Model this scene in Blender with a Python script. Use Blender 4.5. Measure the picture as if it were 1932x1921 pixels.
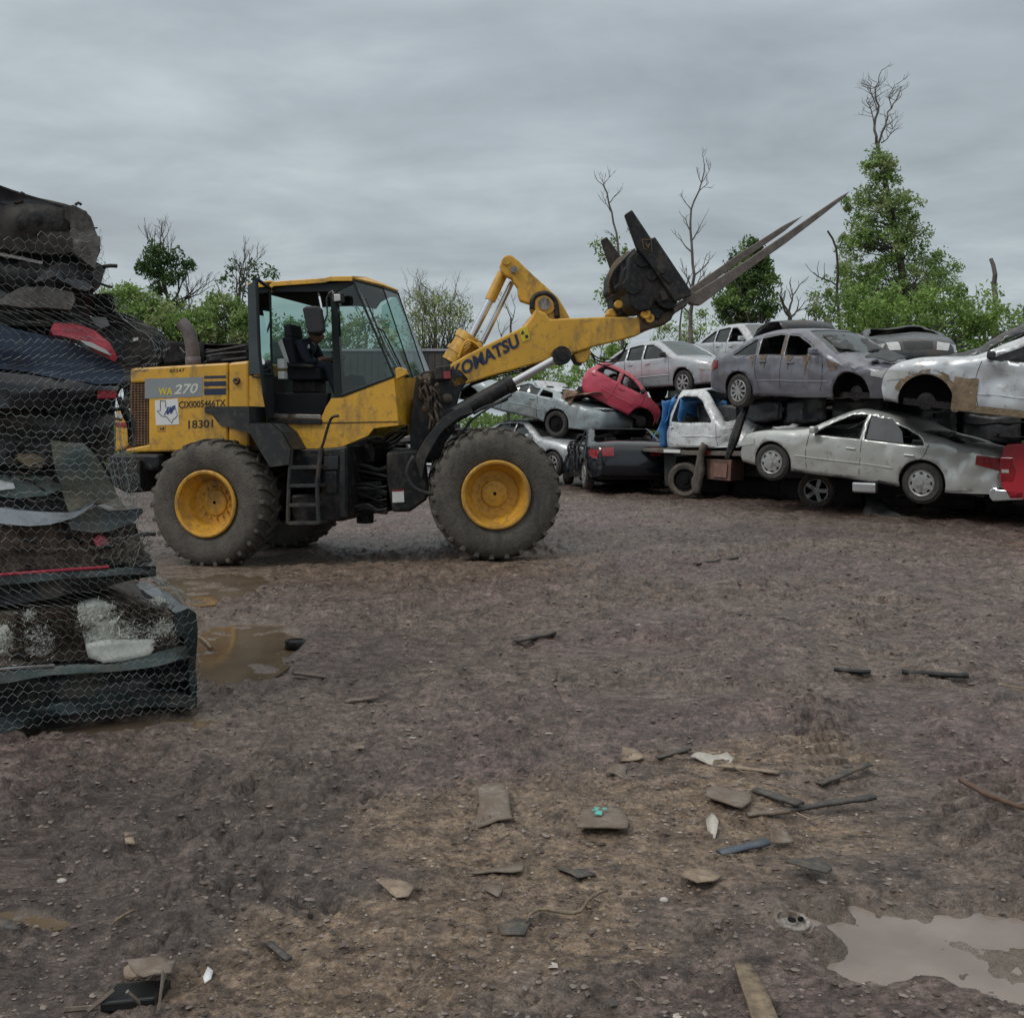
import bpy, bmesh, math, random
import numpy as np
from mathutils import Vector, Matrix, noise as mnoise
from mathutils.geometry import delaunay_2d_cdt
R = math.radians
SC = bpy.context.scene
for o in list(bpy.data.objects): bpy.data.objects.remove(o)
COL = SC.collection

# ------------------------------------------------------------------ camera, sky, sun, exposure
EYE = 1.62; FPX = 1932.0; CX = 966.0; HV = 805.0
cam_d = bpy.data.cameras.new('camera'); cam = bpy.data.objects.new('camera', cam_d); COL.objects.link(cam)
cam.location = (0, 0, EYE); cam.rotation_euler = (R(90), 0, 0)
cam_d.sensor_width = 36; cam_d.lens = 36; cam_d.shift_y = -155.5 / 1932; cam_d.clip_end = 2000; cam_d.clip_start = .05
SC.camera = cam
SUN_EL, SUN_AZ = 48, 300
world = bpy.data.worlds.new('World'); SC.world = world; world.use_nodes = True
def build_world():
    nt = world.node_tree; N = nt.nodes; L = nt.links
    bg = N['Background']; bg.inputs['Strength'].default_value = 0.1
    sky = N.new('ShaderNodeTexSky'); sky.sky_type = 'NISHITA'; sky.sun_disc = False
    sky.sun_elevation = R(SUN_EL); sky.sun_rotation = R(SUN_AZ); sky.air_density = 1.5; sky.dust_density = 3
    tc = N.new('ShaderNodeTexCoord'); sep = N.new('ShaderNodeSeparateXYZ'); L.new(tc.outputs['Generated'], sep.inputs[0])
    def m(op, a, b=None, clamp=False):
        n = N.new('ShaderNodeMath'); n.operation = op; n.use_clamp = clamp
        for i, v in enumerate((a, b)):
            if v is None: continue
            if isinstance(v, (int, float)): n.inputs[i].default_value = v
            else: L.new(v, n.inputs[i])
        return n.outputs[0]
    zz = m('ADD', m('MAXIMUM', sep.outputs['Z'], 0.0), 0.13)
    cmb = N.new('ShaderNodeCombineXYZ')
    L.new(m('DIVIDE', sep.outputs['X'], zz), cmb.inputs[0]); L.new(m('DIVIDE', sep.outputs['Y'], zz), cmb.inputs[1])
    n1 = N.new('ShaderNodeTexNoise'); n1.inputs['Scale'].default_value = 1.5; n1.inputs['Detail'].default_value = 8; n1.inputs['Roughness'].default_value = .56; n1.inputs['Distortion'].default_value = .2
    mp = N.new('ShaderNodeMapping'); mp.inputs['Scale'].default_value = (1, 1.25, 1); mp.inputs['Location'].default_value = (3.1, 1.7, 0); mp.inputs['Rotation'].default_value = (0, 0, R(14))
    L.new(cmb.outputs[0], mp.inputs[0]); L.new(mp.outputs[0], n1.inputs['Vector'])
    n2 = N.new('ShaderNodeTexNoise'); n2.inputs['Scale'].default_value = 0.33; n2.inputs['Detail'].default_value = 3; L.new(mp.outputs[0], n2.inputs['Vector'])
    f = m('ADD', m('MULTIPLY', n1.outputs['Fac'], .62), m('MULTIPLY', n2.outputs['Fac'], .38))
    cr = N.new('ShaderNodeValToRGB'); L.new(f, cr.inputs[0])
    e = cr.color_ramp.elements
    e[0].position = .34; e[0].color = (3.2, 3.65, 4.0, 1)
    e[1].position = .66; e[1].color = (5.9, 6.6, 6.95, 1)
    x = e.new(.48); x.color = (4.15, 4.75, 5.15, 1)
    zen = N.new('ShaderNodeMapRange'); L.new(sep.outputs['Z'], zen.inputs[0])
    for i, v in enumerate((.36, .85, 1.0, 2.15)): zen.inputs[i + 1].default_value = v
    mul = N.new('ShaderNodeVectorMath'); mul.operation = 'SCALE'; L.new(cr.outputs[0], mul.inputs[0]); L.new(zen.outputs[0], mul.inputs['Scale'])
    tf = m('MULTIPLY', m('SUBTRACT', sep.outputs['Z'], .36), 3.0, True)
    warm = N.new('ShaderNodeMixRGB'); warm.blend_type = 'MULTIPLY'; L.new(tf, warm.inputs[0]); L.new(mul.outputs[0], warm.inputs[1]); warm.inputs[2].default_value = (1.10, 1.0, .91, 1)
    mix = N.new('ShaderNodeMixRGB'); mix.inputs[0].default_value = .93; L.new(sky.outputs[0], mix.inputs[1]); L.new(warm.outputs[0], mix.inputs[2])
    L.new(mix.outputs[0], bg.inputs['Color'])
build_world()
sl = bpy.data.lights.new('sun', 'SUN'); sl.energy = 1.25; sl.angle = R(16); sl.color = (1, .97, .93)
so = bpy.data.objects.new('sun', sl); COL.objects.link(so)
so.rotation_euler = (R(90 - SUN_EL), 0, R(-60)); so.location = (0, 0, 30)
SC.view_settings.view_transform = 'Standard'; SC.view_settings.look = 'None'; SC.view_settings.gamma = 1
SC.view_settings.exposure = 0.0

# ------------------------------------------------------------------ placing: a pixel of the photo plus a distance gives a point
def at(u, v, Y): return Vector(((u - CX) * Y / FPX, Y, EYE - (v - HV) * Y / FPX))
def zm(ox, oy, k): return lambda x, y: (ox + x * k, oy + y * k)
ZA = zm(194.25, 485.6, .32022); ZB = zm(728.45, 339.9, .46921); ZD = zm(1327.4, 582.8, .31295)
ZF = zm(0, 809.4, .3203); ZE = zm(0, 323.8, .28651); ZG = zm(453.3, 518.0, .16853); ZC = zm(1117, 388.5, .1264)
class Frame:
    """vertical plane with near-face origin P0 (x,y), heading deg; w = distance behind the near plane"""
    def __init__(s, P0, deg):
        s.P = Vector((P0[0], P0[1])); a = R(deg); s.r = Vector((math.cos(a), math.sin(a))); s.l = Vector((-math.sin(a), math.cos(a)))
    def pt(s, u, v, w=0.0):
        k = (u - CX) / FPX
        b = s.P + s.l * w
        t = (k * b.y - b.x) / (s.r.x - k * s.r.y)
        q = b + s.r * t
        return Vector((q.x, q.y, EYE - (v - HV) * q.y / FPX))
    def sz(s, a, z, w=0.0):
        q = s.P + s.l * w + s.r * a
        return Vector((q.x, q.y, z))
    def L3(s): return Vector((s.l.x, s.l.y, 0))
    def R3(s): return Vector((s.r.x, s.r.y, 0))

# ------------------------------------------------------------------ materials
MATS = {}
def M(name, col, rough=.6, metal=0., var=.15, scale=5, dirt=None, bump=0., bscale=25, coat=0., spec=.5, alpha=None, bdist=.02):
    if name in MATS: return MATS[name]
    m = bpy.data.materials.new(name); m.use_nodes = True; MATS[name] = m
    nt = m.node_tree; N = nt.nodes; L = nt.links; b = N['Principled BSDF']
    tc = N.new('ShaderNodeTexCoord')
    n = N.new('ShaderNodeTexNoise'); n.inputs['Scale'].default_value = scale; n.inputs['Detail'].default_value = 6; n.inputs['Roughness'].default_value = .6
    L.new(tc.outputs['Object'], n.inputs['Vector'])
    cr = N.new('ShaderNodeValToRGB'); L.new(n.outputs['Fac'], cr.inputs[0])
    c = Vector(col)
    cr.color_ramp.elements[0].position = .3; cr.color_ramp.elements[1].position = .7
    cr.color_ramp.elements[0].color = (*(c * (1 - var)), 1); cr.color_ramp.elements[1].color = (*[min(1, q) for q in c * (1 + var)], 1)
    out = cr.outputs[0]; rsock = None
    if dirt:
        dc, amt, dsc = dirt
        for k, (s_, str_, lo) in enumerate(((dsc, (1, 1, .35), .62), (dsc * 4.3, (1, 1, 1), .6))):
            n2 = N.new('ShaderNodeTexNoise'); n2.inputs['Scale'].default_value = s_; n2.inputs['Detail'].default_value = 9; n2.inputs['Roughness'].default_value = .68
            mp = N.new('ShaderNodeMapping'); mp.inputs['Scale'].default_value = str_; mp.inputs['Location'].default_value = (k * 3, 1, 2)
            L.new(tc.outputs['Object'], mp.inputs[0]); L.new(mp.outputs[0], n2.inputs['Vector'])
            mr = N.new('ShaderNodeMapRange'); L.new(n2.outputs['Fac'], mr.inputs[0])
            t = lo - amt * .35
            mr.inputs[1].default_value = t; mr.inputs[2].default_value = t + .14; mr.inputs[3].default_value = 0; mr.inputs[4].default_value = .9 if k == 0 else .6
            mx = N.new('ShaderNodeMixRGB'); L.new(mr.outputs[0], mx.inputs[0]); L.new(out, mx.inputs[1]); mx.inputs[2].default_value = (*dc, 1)
            out = mx.outputs[0]
            if k == 0:
                rr = N.new('ShaderNodeMapRange'); L.new(mr.outputs[0], rr.inputs[0]); rr.inputs[3].default_value = rough; rr.inputs[4].default_value = .85; rsock = rr.outputs[0]
    L.new(out, b.inputs['Base Color'])
    if rsock: L.new(rsock, b.inputs['Roughness'])
    else: b.inputs['Roughness'].default_value = rough
    b.inputs['Metallic'].default_value = metal; b.inputs['Coat Weight'].default_value = coat; b.inputs['Coat Roughness'].default_value = .12
    b.inputs['Specular IOR Level'].default_value = spec
    if bump:
        n3 = N.new('ShaderNodeTexNoise'); n3.inputs['Scale'].default_value = bscale; n3.inputs['Detail'].default_value = 7; L.new(tc.outputs['Object'], n3.inputs['Vector'])
        bp = N.new('ShaderNodeBump'); bp.inputs['Strength'].default_value = bump; bp.inputs['Distance'].default_value = bdist
        L.new(n3.outputs['Fac'], bp.inputs['Height']); L.new(bp.outputs[0], b.inputs['Normal'])
    return m
def glass_mat(name, tint, refl=.25, rough=.05, dirt=.0):
    if name in MATS: return MATS[name]
    m = bpy.data.materials.new(name); m.use_nodes = True; MATS[name] = m
    nt = m.node_tree; N = nt.nodes; L = nt.links; N.remove(N['Principled BSDF'])
    out = N['Material Output']
    tr = N.new('ShaderNodeBsdfTransparent'); tr.inputs[0].default_value = (*tint, 1)
    gl = N.new('ShaderNodeBsdfGlossy'); gl.inputs['Roughness'].default_value = rough; gl.inputs[0].default_value = (.9, .95, .95, 1)
    fr = N.new('ShaderNodeFresnel'); fr.inputs[0].default_value = 1.5
    ad = N.new('ShaderNodeMath'); ad.operation = 'ADD'; ad.use_clamp = True; L.new(fr.outputs[0], ad.inputs[0]); ad.inputs[1].default_value = refl * .3
    mx = N.new('ShaderNodeMixShader'); L.new(ad.outputs[0], mx.inputs[0]); L.new(tr.outputs[0], mx.inputs[1]); L.new(gl.outputs[0], mx.inputs[2])
    res = mx.outputs[0]
    if dirt:
        df = N.new('ShaderNodeBsdfDiffuse'); df.inputs[0].default_value = (.25, .27, .25, 1)
        tc = N.new('ShaderNodeTexCoord'); n = N.new('ShaderNodeTexNoise'); n.inputs['Scale'].default_value = 3; n.inputs['Detail'].default_value = 8; L.new(tc.outputs['Object'], n.inputs['Vector'])
        mr = N.new('ShaderNodeMapRange'); L.new(n.outputs['Fac'], mr.inputs[0]); mr.inputs[1].default_value = .35; mr.inputs[2].default_value = .75; mr.inputs[3].default_value = dirt * .3; mr.inputs[4].default_value = dirt
        m2 = N.new('ShaderNodeMixShader'); L.new(mr.outputs[0], m2.inputs[0]); L.new(res, m2.inputs[1]); L.new(df.outputs[0], m2.inputs[2]); res = m2.outputs[0]
    L.new(res, out.inputs['Surface'])
    return m
MUD = (.10, .078, .062)
YEL = M('loader_yellow', (.62, .335, .033), .42, var=.12, scale=2.5, dirt=((.17, .115, .055), .24, 2.2), coat=.1)
YELRIM = M('rim_yellow', (.58, .30, .03), .5, var=.15, scale=4, dirt=((.22, .13, .05), .3, 4))
BLK = M('black_metal', (.012, .013, .015), .5, spec=.28, var=.3, dirt=((.07, .058, .048), .3, 3), bump=.15, bscale=12)
DKG = M('dark_grey_plastic', (.026, .028, .030), .55, spec=.3, var=.2, dirt=((.09, .075, .06), .25, 3))
RUB = M('muddy_rubber', (.092, .080, .066), .82, var=.25, scale=7, dirt=((.045, .041, .037), .3, 4), bump=.5, bscale=40)
TYRE = M('car_tyre_rubber', (.028, .028, .028), .75, var=.3, dirt=((.09, .07, .055), .3, 6), bump=.2, bscale=40)
STEEL = M('worn_steel', (.30, .28, .26), .38, metal=.7, var=.2, dirt=((.10, .065, .045), .3, 6))
CHROME = M('chrome_rod', (.62, .63, .65), .22, metal=.9, var=.05)
FORKM = M('rusty_fork_steel', (.115, .095, .085), .55, metal=.3, var=.25, dirt=((.2, .17, .14), .3, 5), bump=.2)
ALLOY = M('alloy_rim', (.42, .42, .42), .4, metal=.55, var=.1, dirt=((.07, .06, .05), .25, 6))
STEELRIM = M('tan_steel_rim', (.42, .36, .27), .6, var=.2, dirt=((.08, .06, .04), .35, 8))
DARK = M('dark_interior', (.008, .008, .009), .85, spec=.15, var=.4)
JUNK = M('dark_junk_metal', (.012, .012, .014), .6, spec=.25, var=.7, scale=8, dirt=((.055, .042, .032), .3, 6), bump=.4, bscale=10)
WHT = M('white_sticker', (.66, .67, .66), .5, var=.06)
NAVY = M('navy_print', (.012, .022, .06), .5, var=.1)
RUST = M('rusty_sheet', (.16, .09, .055), .8, var=.35, scale=8, dirt=((.3, .22, .17), .35, 5), bump=.4)
GLS = glass_mat('green_cab_glass', (.50, .70, .64), .12, .03)
CGLS = glass_mat('car_window_glass', (.08, .10, .11), .08, .06, .12)
CGLSB = glass_mat('clear_car_glass', (.35, .45, .44), .2, .08, .22)
LENSW = M('lamp_lens', (.42, .43, .42), .2, var=.15, coat=.6)
LENSR = M('red_lens', (.26, .012, .018), .2, var=.35, scale=12, coat=.6)

# ------------------------------------------------------------------ mesh collector
class MB:
    def __init__(s): s.v = []; s.f = []; s.m = []; s.mats = []
    def mi(s, m):
        if m not in s.mats: s.mats.append(m)
        return s.mats.index(m)
    def add(s, vs, fs, m=None):
        b = len(s.v); s.v += [Vector(q) for q in vs]; k = s.mi(m) if m else 0
        for f in fs: s.f.append([b + i for i in f]); s.m.append(k)
    def prism(s, near, far, m=None):
        n = len(near)
        fs = [list(range(n)), list(range(2 * n - 1, n - 1, -1))]
        for i in range(n): fs.append([i, n + i, n + (i + 1) % n, (i + 1) % n])
        s.add(list(near) + list(far), fs, m)
    def box(s, c, hx, hy, hz, m=None):
        """c centre; hx,hy,hz half-axis VECTORS"""
        c = Vector(c); hx, hy, hz = Vector(hx), Vector(hy), Vector(hz)
        q = [c - hx - hy, c + hx - hy, c + hx + hy, c - hx + hy]
        s.prism([p - hz for p in q], [p + hz for p in q], m)
    def cube(s, x0, x1, y0, y1, z0, z1, m=None):
        s.box(((x0 + x1) / 2, (y0 + y1) / 2, (z0 + z1) / 2), ((x1 - x0) / 2, 0, 0), (0, (y1 - y0) / 2, 0), (0, 0, (z1 - z0) / 2), m)
    def tube(s, path, rad, n=8, m=None, cap=True):
        path = [Vector(p) for p in path]; k = len(path)
        rads = rad if isinstance(rad, (list, tuple)) else [rad] * k
        vs = []; prev = None
        for i, p in enumerate(path):
            d = (path[min(i + 1, k - 1)] - path[max(i - 1, 0)])
            if d.length < 1e-9: d = Vector((0, 0, 1))
            d.normalize()
            if prev is None:
                a = d.orthogonal().normalized()
            else:
                a = prev - d * prev.dot(d)
                a = a.normalized() if a.length > 1e-6 else d.orthogonal().normalized()
            prev = a; b = d.cross(a)
            for j in range(n):
                t = 2 * math.pi * j / n
                vs.append(p + (a * math.cos(t) + b * math.sin(t)) * rads[i])
        fs = []
        for i in range(k - 1):
            for j in range(n):
                fs.append([i * n + j, i * n + (j + 1) % n, (i + 1) * n + (j + 1) % n, (i + 1) * n + j])
        if cap: fs.append(list(range(n))[::-1]); fs.append([(k - 1) * n + j for j in range(n)])
        s.add(vs, fs, m)
    def lathe(s, prof, c, ax, n=48, m=None, closed=False):
        """prof: list (radius, along) ; c centre, ax axis"""
        c = Vector(c); ax = Vector(ax).normalized(); a = ax.orthogonal().normalized(); b = ax.cross(a); k = len(prof)
        vs = []
        for j in range(n):
            t = 2 * math.pi * j / n; e = a * math.cos(t) + b * math.sin(t)
            for r_, h in prof: vs.append(c + ax * h + e * r_)
        fs = []
        for j in range(n):
            j2 = (j + 1) % n
            for i in range(k if closed else k - 1):
                i2 = (i + 1) % k
                fs.append([j * k + i, j2 * k + i, j2 * k + i2, j * k + i2])
        s.add(vs, fs, m)
    def grid(s, P, m=None):
        """P: 2D list of points"""
        a = len(P); b = len(P[0]); fs = []
        for i in range(a - 1):
            for j in range(b - 1): fs.append([i * b + j, i * b + j + 1, (i + 1) * b + j + 1, (i + 1) * b + j])
        s.add([q for row in P for q in row], fs, m)
    def xf(s, fn): s.v = [fn(q) for q in s.v]
    def build(s, name, mat=None, parent=None, smooth=False, bevel=0, solid=0, label=None, org=None, seg=2, sub=0, auto=None):
        me = bpy.data.meshes.new(name)
        o3 = Vector((0, 0, 0)) if org is None else Vector(org)
        if parent is not None and org is None: o3 = Vector(parent.get('_o', (0, 0, 0)))
        me.from_pydata([tuple(q - o3) for q in s.v], [], s.f)
        if s.mats:
            for q in s.mats: me.materials.append(q)
            for p, k in zip(me.polygons, s.m): p.material_index = k
        elif mat: me.materials.append(mat)
        me.validate()
        bm = bmesh.new(); bm.from_mesh(me)
        bmesh.ops.remove_doubles(bm, verts=bm.verts, dist=1e-5)
        bmesh.ops.recalc_face_normals(bm, faces=bm.faces)
        bm.to_mesh(me); bm.free()
        if smooth or auto:
            me.polygons.foreach_set('use_smooth', [True] * len(me.polygons))
            if auto: me.set_sharp_from_angle(angle=R(auto))
        o = bpy.data.objects.new(name, me); COL.objects.link(o)
        if parent is not None: o.parent = parent
        elif org is not None: o.location = o3
        o['_o'] = tuple(o3)
        if sub:
            q = o.modifiers.new('sub', 'SUBSURF'); q.levels = sub; q.render_levels = sub
        if solid:
            q = o.modifiers.new('sol', 'SOLIDIFY'); q.thickness = solid; q.offset = 0
        if bevel:
            q = o.modifiers.new('bev', 'BEVEL'); q.width = bevel; q.segments = seg; q.limit_method = 'ANGLE'; q.angle_limit = R(35); q.harden_normals = False
        if label: o['label'] = label
        return o
def thing(name, label, cat, loc=(0, 0, 0), group=None):
    o = bpy.data.objects.new(name, None); COL.objects.link(o); o.empty_display_size = .2
    o.location = loc; o['_o'] = tuple(loc); o['label'] = label; o['category'] = cat
    if group: o['group'] = group
    return o
def tag(o, label, cat, group=None):
    o['label'] = label; o['category'] = cat
    if group: o['group'] = group
    return o
def struct(o, kind='structure'):
    o['kind'] = kind; return o
def nz(x, y=0, z=0, s=1.0): return mnoise.noise(Vector((x * s, y * s, z * s)))
def nzv(p, s=1.0): return mnoise.noise_vector(Vector(p) * s)
def inpoly(x, y, poly):
    c = False; n = len(poly); j = n - 1
    for i in range(n):
        xi, yi = poly[i]; xj, yj = poly[j]
        if (yi > y) != (yj > y) and x < (xj - xi) * (y - yi) / (yj - yi + 1e-12) + xi: c = not c
        j = i
    return c
def lerp(a, b, t): return a + (b - a) * t
def interp(x, pts):
    if x <= pts[0][0]: return pts[0][1]
    for (a, b), (c, d) in zip(pts, pts[1:]):
        if x <= c: return lerp(b, d, (x - a) / (c - a + 1e-9))
    return pts[-1][1]
def catmull(P, step, closed=False):
    """P list of tuples -> dense list"""
    out = []; n = len(P)
    for i in range(n if closed else n - 1):
        if closed: p0, p1, p2, p3 = P[(i - 1) % n], P[i], P[(i + 1) % n], P[(i + 2) % n]
        else: p0, p1, p2, p3 = P[max(i - 1, 0)], P[i], P[i + 1], P[min(i + 2, n - 1)]
        p0, p1, p2, p3 = [Vector(q) for q in (p0, p1, p2, p3)]
        d = (p2 - p1).length; k = max(1, int(math.ceil(d / step)))
        for j in range(k):
            t = j / k
            out.append(.5 * ((2 * p1) + (p2 - p0) * t + (2 * p0 - 5 * p1 + 4 * p2 - p3) * t * t + (3 * p1 - p0 - 3 * p2 + p3) * t ** 3))
    if not closed: out.append(Vector(P[-1]))
    return out
def textmesh(txt, quad, mat, name, parent, thick=.004, shear=0, bold=0.0, toward=Vector((0, -1, 0))):
    """text stretched into quad (tl,tr,br,bl)"""
    cu = bpy.data.curves.new('t', 'FONT'); cu.body = txt; cu.size = 1; cu.extrude = .01; cu.offset = bold; cu.shear = shear; cu.resolution_u = 3
    ob = bpy.data.objects.new('t', cu); COL.objects.link(ob)
    dg = bpy.context.evaluated_depsgraph_get(); dg.update()
    me = bpy.data.meshes.new_from_object(ob.evaluated_get(dg)); bpy.data.objects.remove(ob)
    xs = [v.co.x for v in me.vertices]; ys = [v.co.y for v in me.vertices]
    x0, x1, y0, y1 = min(xs), max(xs), min(ys), max(ys)
    tl, tr, br, bl = [Vector(q) for q in quad]
    o3 = Vector(parent.get('_o', (0, 0, 0)))
    for v in me.vertices:
        a = (v.co.x - x0) / (x1 - x0); b = (v.co.y - y0) / (y1 - y0)
        p = (bl.lerp(br, a)).lerp(tl.lerp(tr, a), b)
        v.co = p + toward * (thick if v.co.z > 0 else -.001) - o3
    me.materials.append(mat)
    o = bpy.data.objects.new(name, me); COL.objects.link(o); o.parent = parent; o['_o'] = tuple(o3)
    return o
def crumple_sheet(mb, P00, P10, P11, P01, nu, nv, amp, sc=2.0, seed=0, m=None, bulge=0):
    P00, P10, P11, P01 = [Vector(p) for p in (P00, P10, P11, P01)]; rows = []
    nrm = (P10 - P00).cross(P01 - P00)
    nrm = nrm.normalized() if nrm.length > 0 else Vector((0, 0, 1))
    for i in range(nu + 1):
        row = []
        for j in range(nv + 1):
            a, b = i / nu, j / nv; q = P00.lerp(P10, a).lerp(P01.lerp(P11, a), b)
            f = mnoise.noise_vector(q * sc + Vector((seed * 3.1, 0, seed))); g = mnoise.noise_vector(q * sc * 3 + Vector((seed, 5, 2)))
            row.append(q + f * amp + g * amp * .35 + nrm * bulge * math.sin(math.pi * a) * math.sin(math.pi * b))
        rows.append(row)
    mb.grid(rows, m)
# ------------------------------------------------------------------ ground: muddy yard
def vnoise(x, y, seed=0):
    x = np.asarray(x, dtype=np.float64); y = np.asarray(y, dtype=np.float64)
    xi = np.floor(x).astype(np.int64); yi = np.floor(y).astype(np.int64)
    fx = x - xi; fy = y - yi
    fx = fx * fx * fx * (fx * (fx * 6 - 15) + 10); fy = fy * fy * fy * (fy * (fy * 6 - 15) + 10)
    def h(a, b):
        n = (a * 374761393 + b * 668265263 + seed * 974634777) & 0xffffffff
        n = ((n ^ (n >> 13)) * 1274126177) & 0xffffffff
        return ((n ^ (n >> 16)) & 0xffff) / 65535.0
    return (h(xi, yi) * (1 - fx) + h(xi + 1, yi) * fx) * (1 - fy) + (h(xi, yi + 1) * (1 - fx) + h(xi + 1, yi + 1) * fx) * fy
def fbm(x, y, sc, oct=4, seed=0, gain=.5):
    t = 0; a = 1; n = 0
    for i in range(oct):
        c, s_ = math.cos(.7 * i + seed), math.sin(.7 * i + seed)
        t = t + a * (vnoise((x * c - y * s_) * sc, (x * s_ + y * c) * sc, seed + i * 7) - .5); n += a; a *= gain; sc *= 2.03
    return t / n
def bil(x, y, sc, oct=5, seed=0, gain=.55):
    """billowy noise: rounded lumps parted by sharp creases, 0..1"""
    t = 0; a = 1; n = 0
    for i in range(oct):
        c, s_ = math.cos(.9 * i + seed), math.sin(.9 * i + seed)
        t = t + a * np.abs(2 * vnoise((x * c - y * s_) * sc, (x * s_ + y * c) * sc, seed + i * 5) - 1); n += a; a *= gain; sc *= 2.1
    return t / n
def blob(x, y, cx, cy, rx, ry, ang=0, soft=.35, wob=.35, seed=3):
    c, s_ = math.cos(R(ang)), math.sin(R(ang)); dx, dy = x - cx, y - cy
    d = np.sqrt(((dx * c + dy * s_) / rx) ** 2 + ((-dx * s_ + dy * c) / ry) ** 2) + wob * 2 * fbm(x, y, 1.3 / max(rx, ry) * 2, 4, seed)
    t = np.clip((1 - d) / soft + .5, 0, 1); return t * t * (3 - 2 * t)
def gpx(u, v, z=0.0):
    Y = (EYE - z) * FPX / (v - HV); return ((u - CX) * Y / FPX, Y)
# puddles: (pixel centre, rx, ry metres, water level, colour kind)
P1 = gpx(435, 1212); P2 = gpx(1950, 1812); P3 = gpx(10, 1715); P4 = gpx(235, 1360); P2b = gpx(1785, 1738)
PUD = [(P1, .40, .85, 12, -.050), (P2, .60, .28, -26, -.056), (P3, .15, .06, 0, -.05), (P4, .45, .13, 20, -.045), (P2b, .24, .11, -35, -.056), (gpx(400, 1100), .45, .75, 0, -.05)]
def ground_parts(x, y):
    x = np.asarray(x, dtype=np.float64); y = np.asarray(y, dtype=np.float64)
    base = np.clip(.07 + .035 * x, -.07, .13) * np.clip((y - 7.5) / 4, 0, 1)
    base = base + .05 * fbm(x, y, .25, 3, 11)
    near = 1.0
    sand = blob(x, y, *gpx(1170, 1560), .95, .58, 12, .5, .45, 5)
    sand = np.maximum(sand, blob(x, y, *gpx(820, 1780), .75, .34, 25, .5, .5, 8))
    sand = np.maximum(sand, .9 * blob(x, y, *gpx(1480, 1430), .62, .32, 20, .6, .5, 9))
    sand = np.maximum(sand, .95 * blob(x, y, *gpx(560, 1870), .36, .22, 0, .6, .5, 19))
    sand = np.maximum(sand, .6 * blob(x, y, *gpx(620, 1065), 3.2, .9, 0, .8, .4, 29))
    cl = fbm(x, y, 2.2, 5, 21)
    clod = np.maximum(0, cl - .02) ** 1.0
    mid = fbm(x, y, 5.5, 5, 31, .6)
    fine = fbm(x, y, 22, 4, 41, .65)
    ridge = 1 - np.abs(fbm(x, y * 1.6, 4.2, 4, 51)) * 4.5
    rough = 1 - .55 * sand
    roughl = blob(x, y, *gpx(180, 1650), 1.3, 1.2, 0, .7, .5, 61)
    wx = x + .10 * fbm(x, y, 3.1, 3, 81) * 2; wy = y + .10 * fbm(x, y, 3.1, 3, 82) * 2
    lump = bil(wx, wy, 2.6, 5, 23, .62); small = bil(wx, wy, 11, 4, 33, .62)
    act = np.clip(.55 + 2.2 * fbm(x, y, .8, 3, 44), .25, 1.15)
    def terr(v, n):
        v = v * n; f = np.floor(v); r_ = np.clip((v - f - .38) / .24, 0, 1); return (f + r_ * r_ * (3 - 2 * r_)) / n
    def crack(sc, wd, sd): return np.exp(-(fbm(wx, wy, sc, 3, sd, .55) / wd) ** 2)
    m1 = np.clip(.5 + 3.5 * fbm(x, y, 1.1, 3, 46), 0, 1); m2 = np.clip(.5 + 3.5 * fbm(x, y, 1.9, 3, 47), 0, 1)
    ra = (.75 + .8 * roughl) * rough
    z = base + .17 * (terr(fbm(wx, wy, 1.9, 4, 23, .55) + .5, 13) - .5) * ra + .075 * (terr(fbm(wx, wy, 6.5, 4, 33, .6) + .5, 9) - .5) * ra * act
    z = z - .040 * crack(3.2, .028, 61) * m1 * ra - .020 * crack(7.5, .04, 62) * m2 * ra - .006 * crack(17, .05, 63) * act
    z = z + .020 * (small - .38) * act + .010 * fbm(x, y, 26, 3, 41, .65) * 2 * (.5 + act) + .10 * clod * rough
    # curved tyre-lug tracks on the right
    tx, ty = gpx(1740, 1440); 
    tr = blob(x, y, tx, ty, .50, 1.15, 12, .5, .3, 71)
    ph = (y * 1.0 + .25 * np.sin(x * 2.2) + .10 * fbm(x, y, 1.6, 3, 72)) / .155
    fr_ = ph % 1; z = z + tr * (.026 * (1 - fr_) - .022 * np.exp(-((fr_ - .90) / .10) ** 2) - .01) * (.6 + .8 * m1)
    # long shallow ruts across the yard
    for (x0, y0, x1, y1, wd, dp) in ((-3.5, 9.6, 9, 14.5, .5, .035), (-3, 12.4, 12, 16, .55, .03), (1.5, 4, 3.4, 9, .35, .05), (-6, 11.2, 6, 11.0, .4, .03), (-1.5, 7.0, 8, 9.2, .3, .05), (.6, 6.2, 7, 7.0, .26, .045), (0, 9.0, 9, 11.6, .35, .05), (2.4, 5.2, 6.0, 8.2, .25, .05)):
        dx, dy = x1 - x0, y1 - y0; ln = math.hypot(dx, dy)
        t = ((x - x0) * dx + (y - y0) * dy) / ln / ln; d = np.abs((x - x0) * dy - (y - y0) * dx) / ln + .3 * fbm(x, y, .8, 3, 77)
        w = np.exp(-(d / wd) ** 2) * (t > -.05) * (t < 1.05)
        z = z - 1.3 * dp * w + .4 * dp * np.exp(-((d - wd * 1.5) / (wd * .5)) ** 2) * (t > 0) * (t < 1)
        lug = np.sin((t * ln + .12 * (d / wd) + .1 * fbm(x, y, 2, 2, 78)) / .24 * math.pi * 2)
        z = z + .016 * np.clip(lug * 2, -1, 1) * w
    pd = 0
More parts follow.
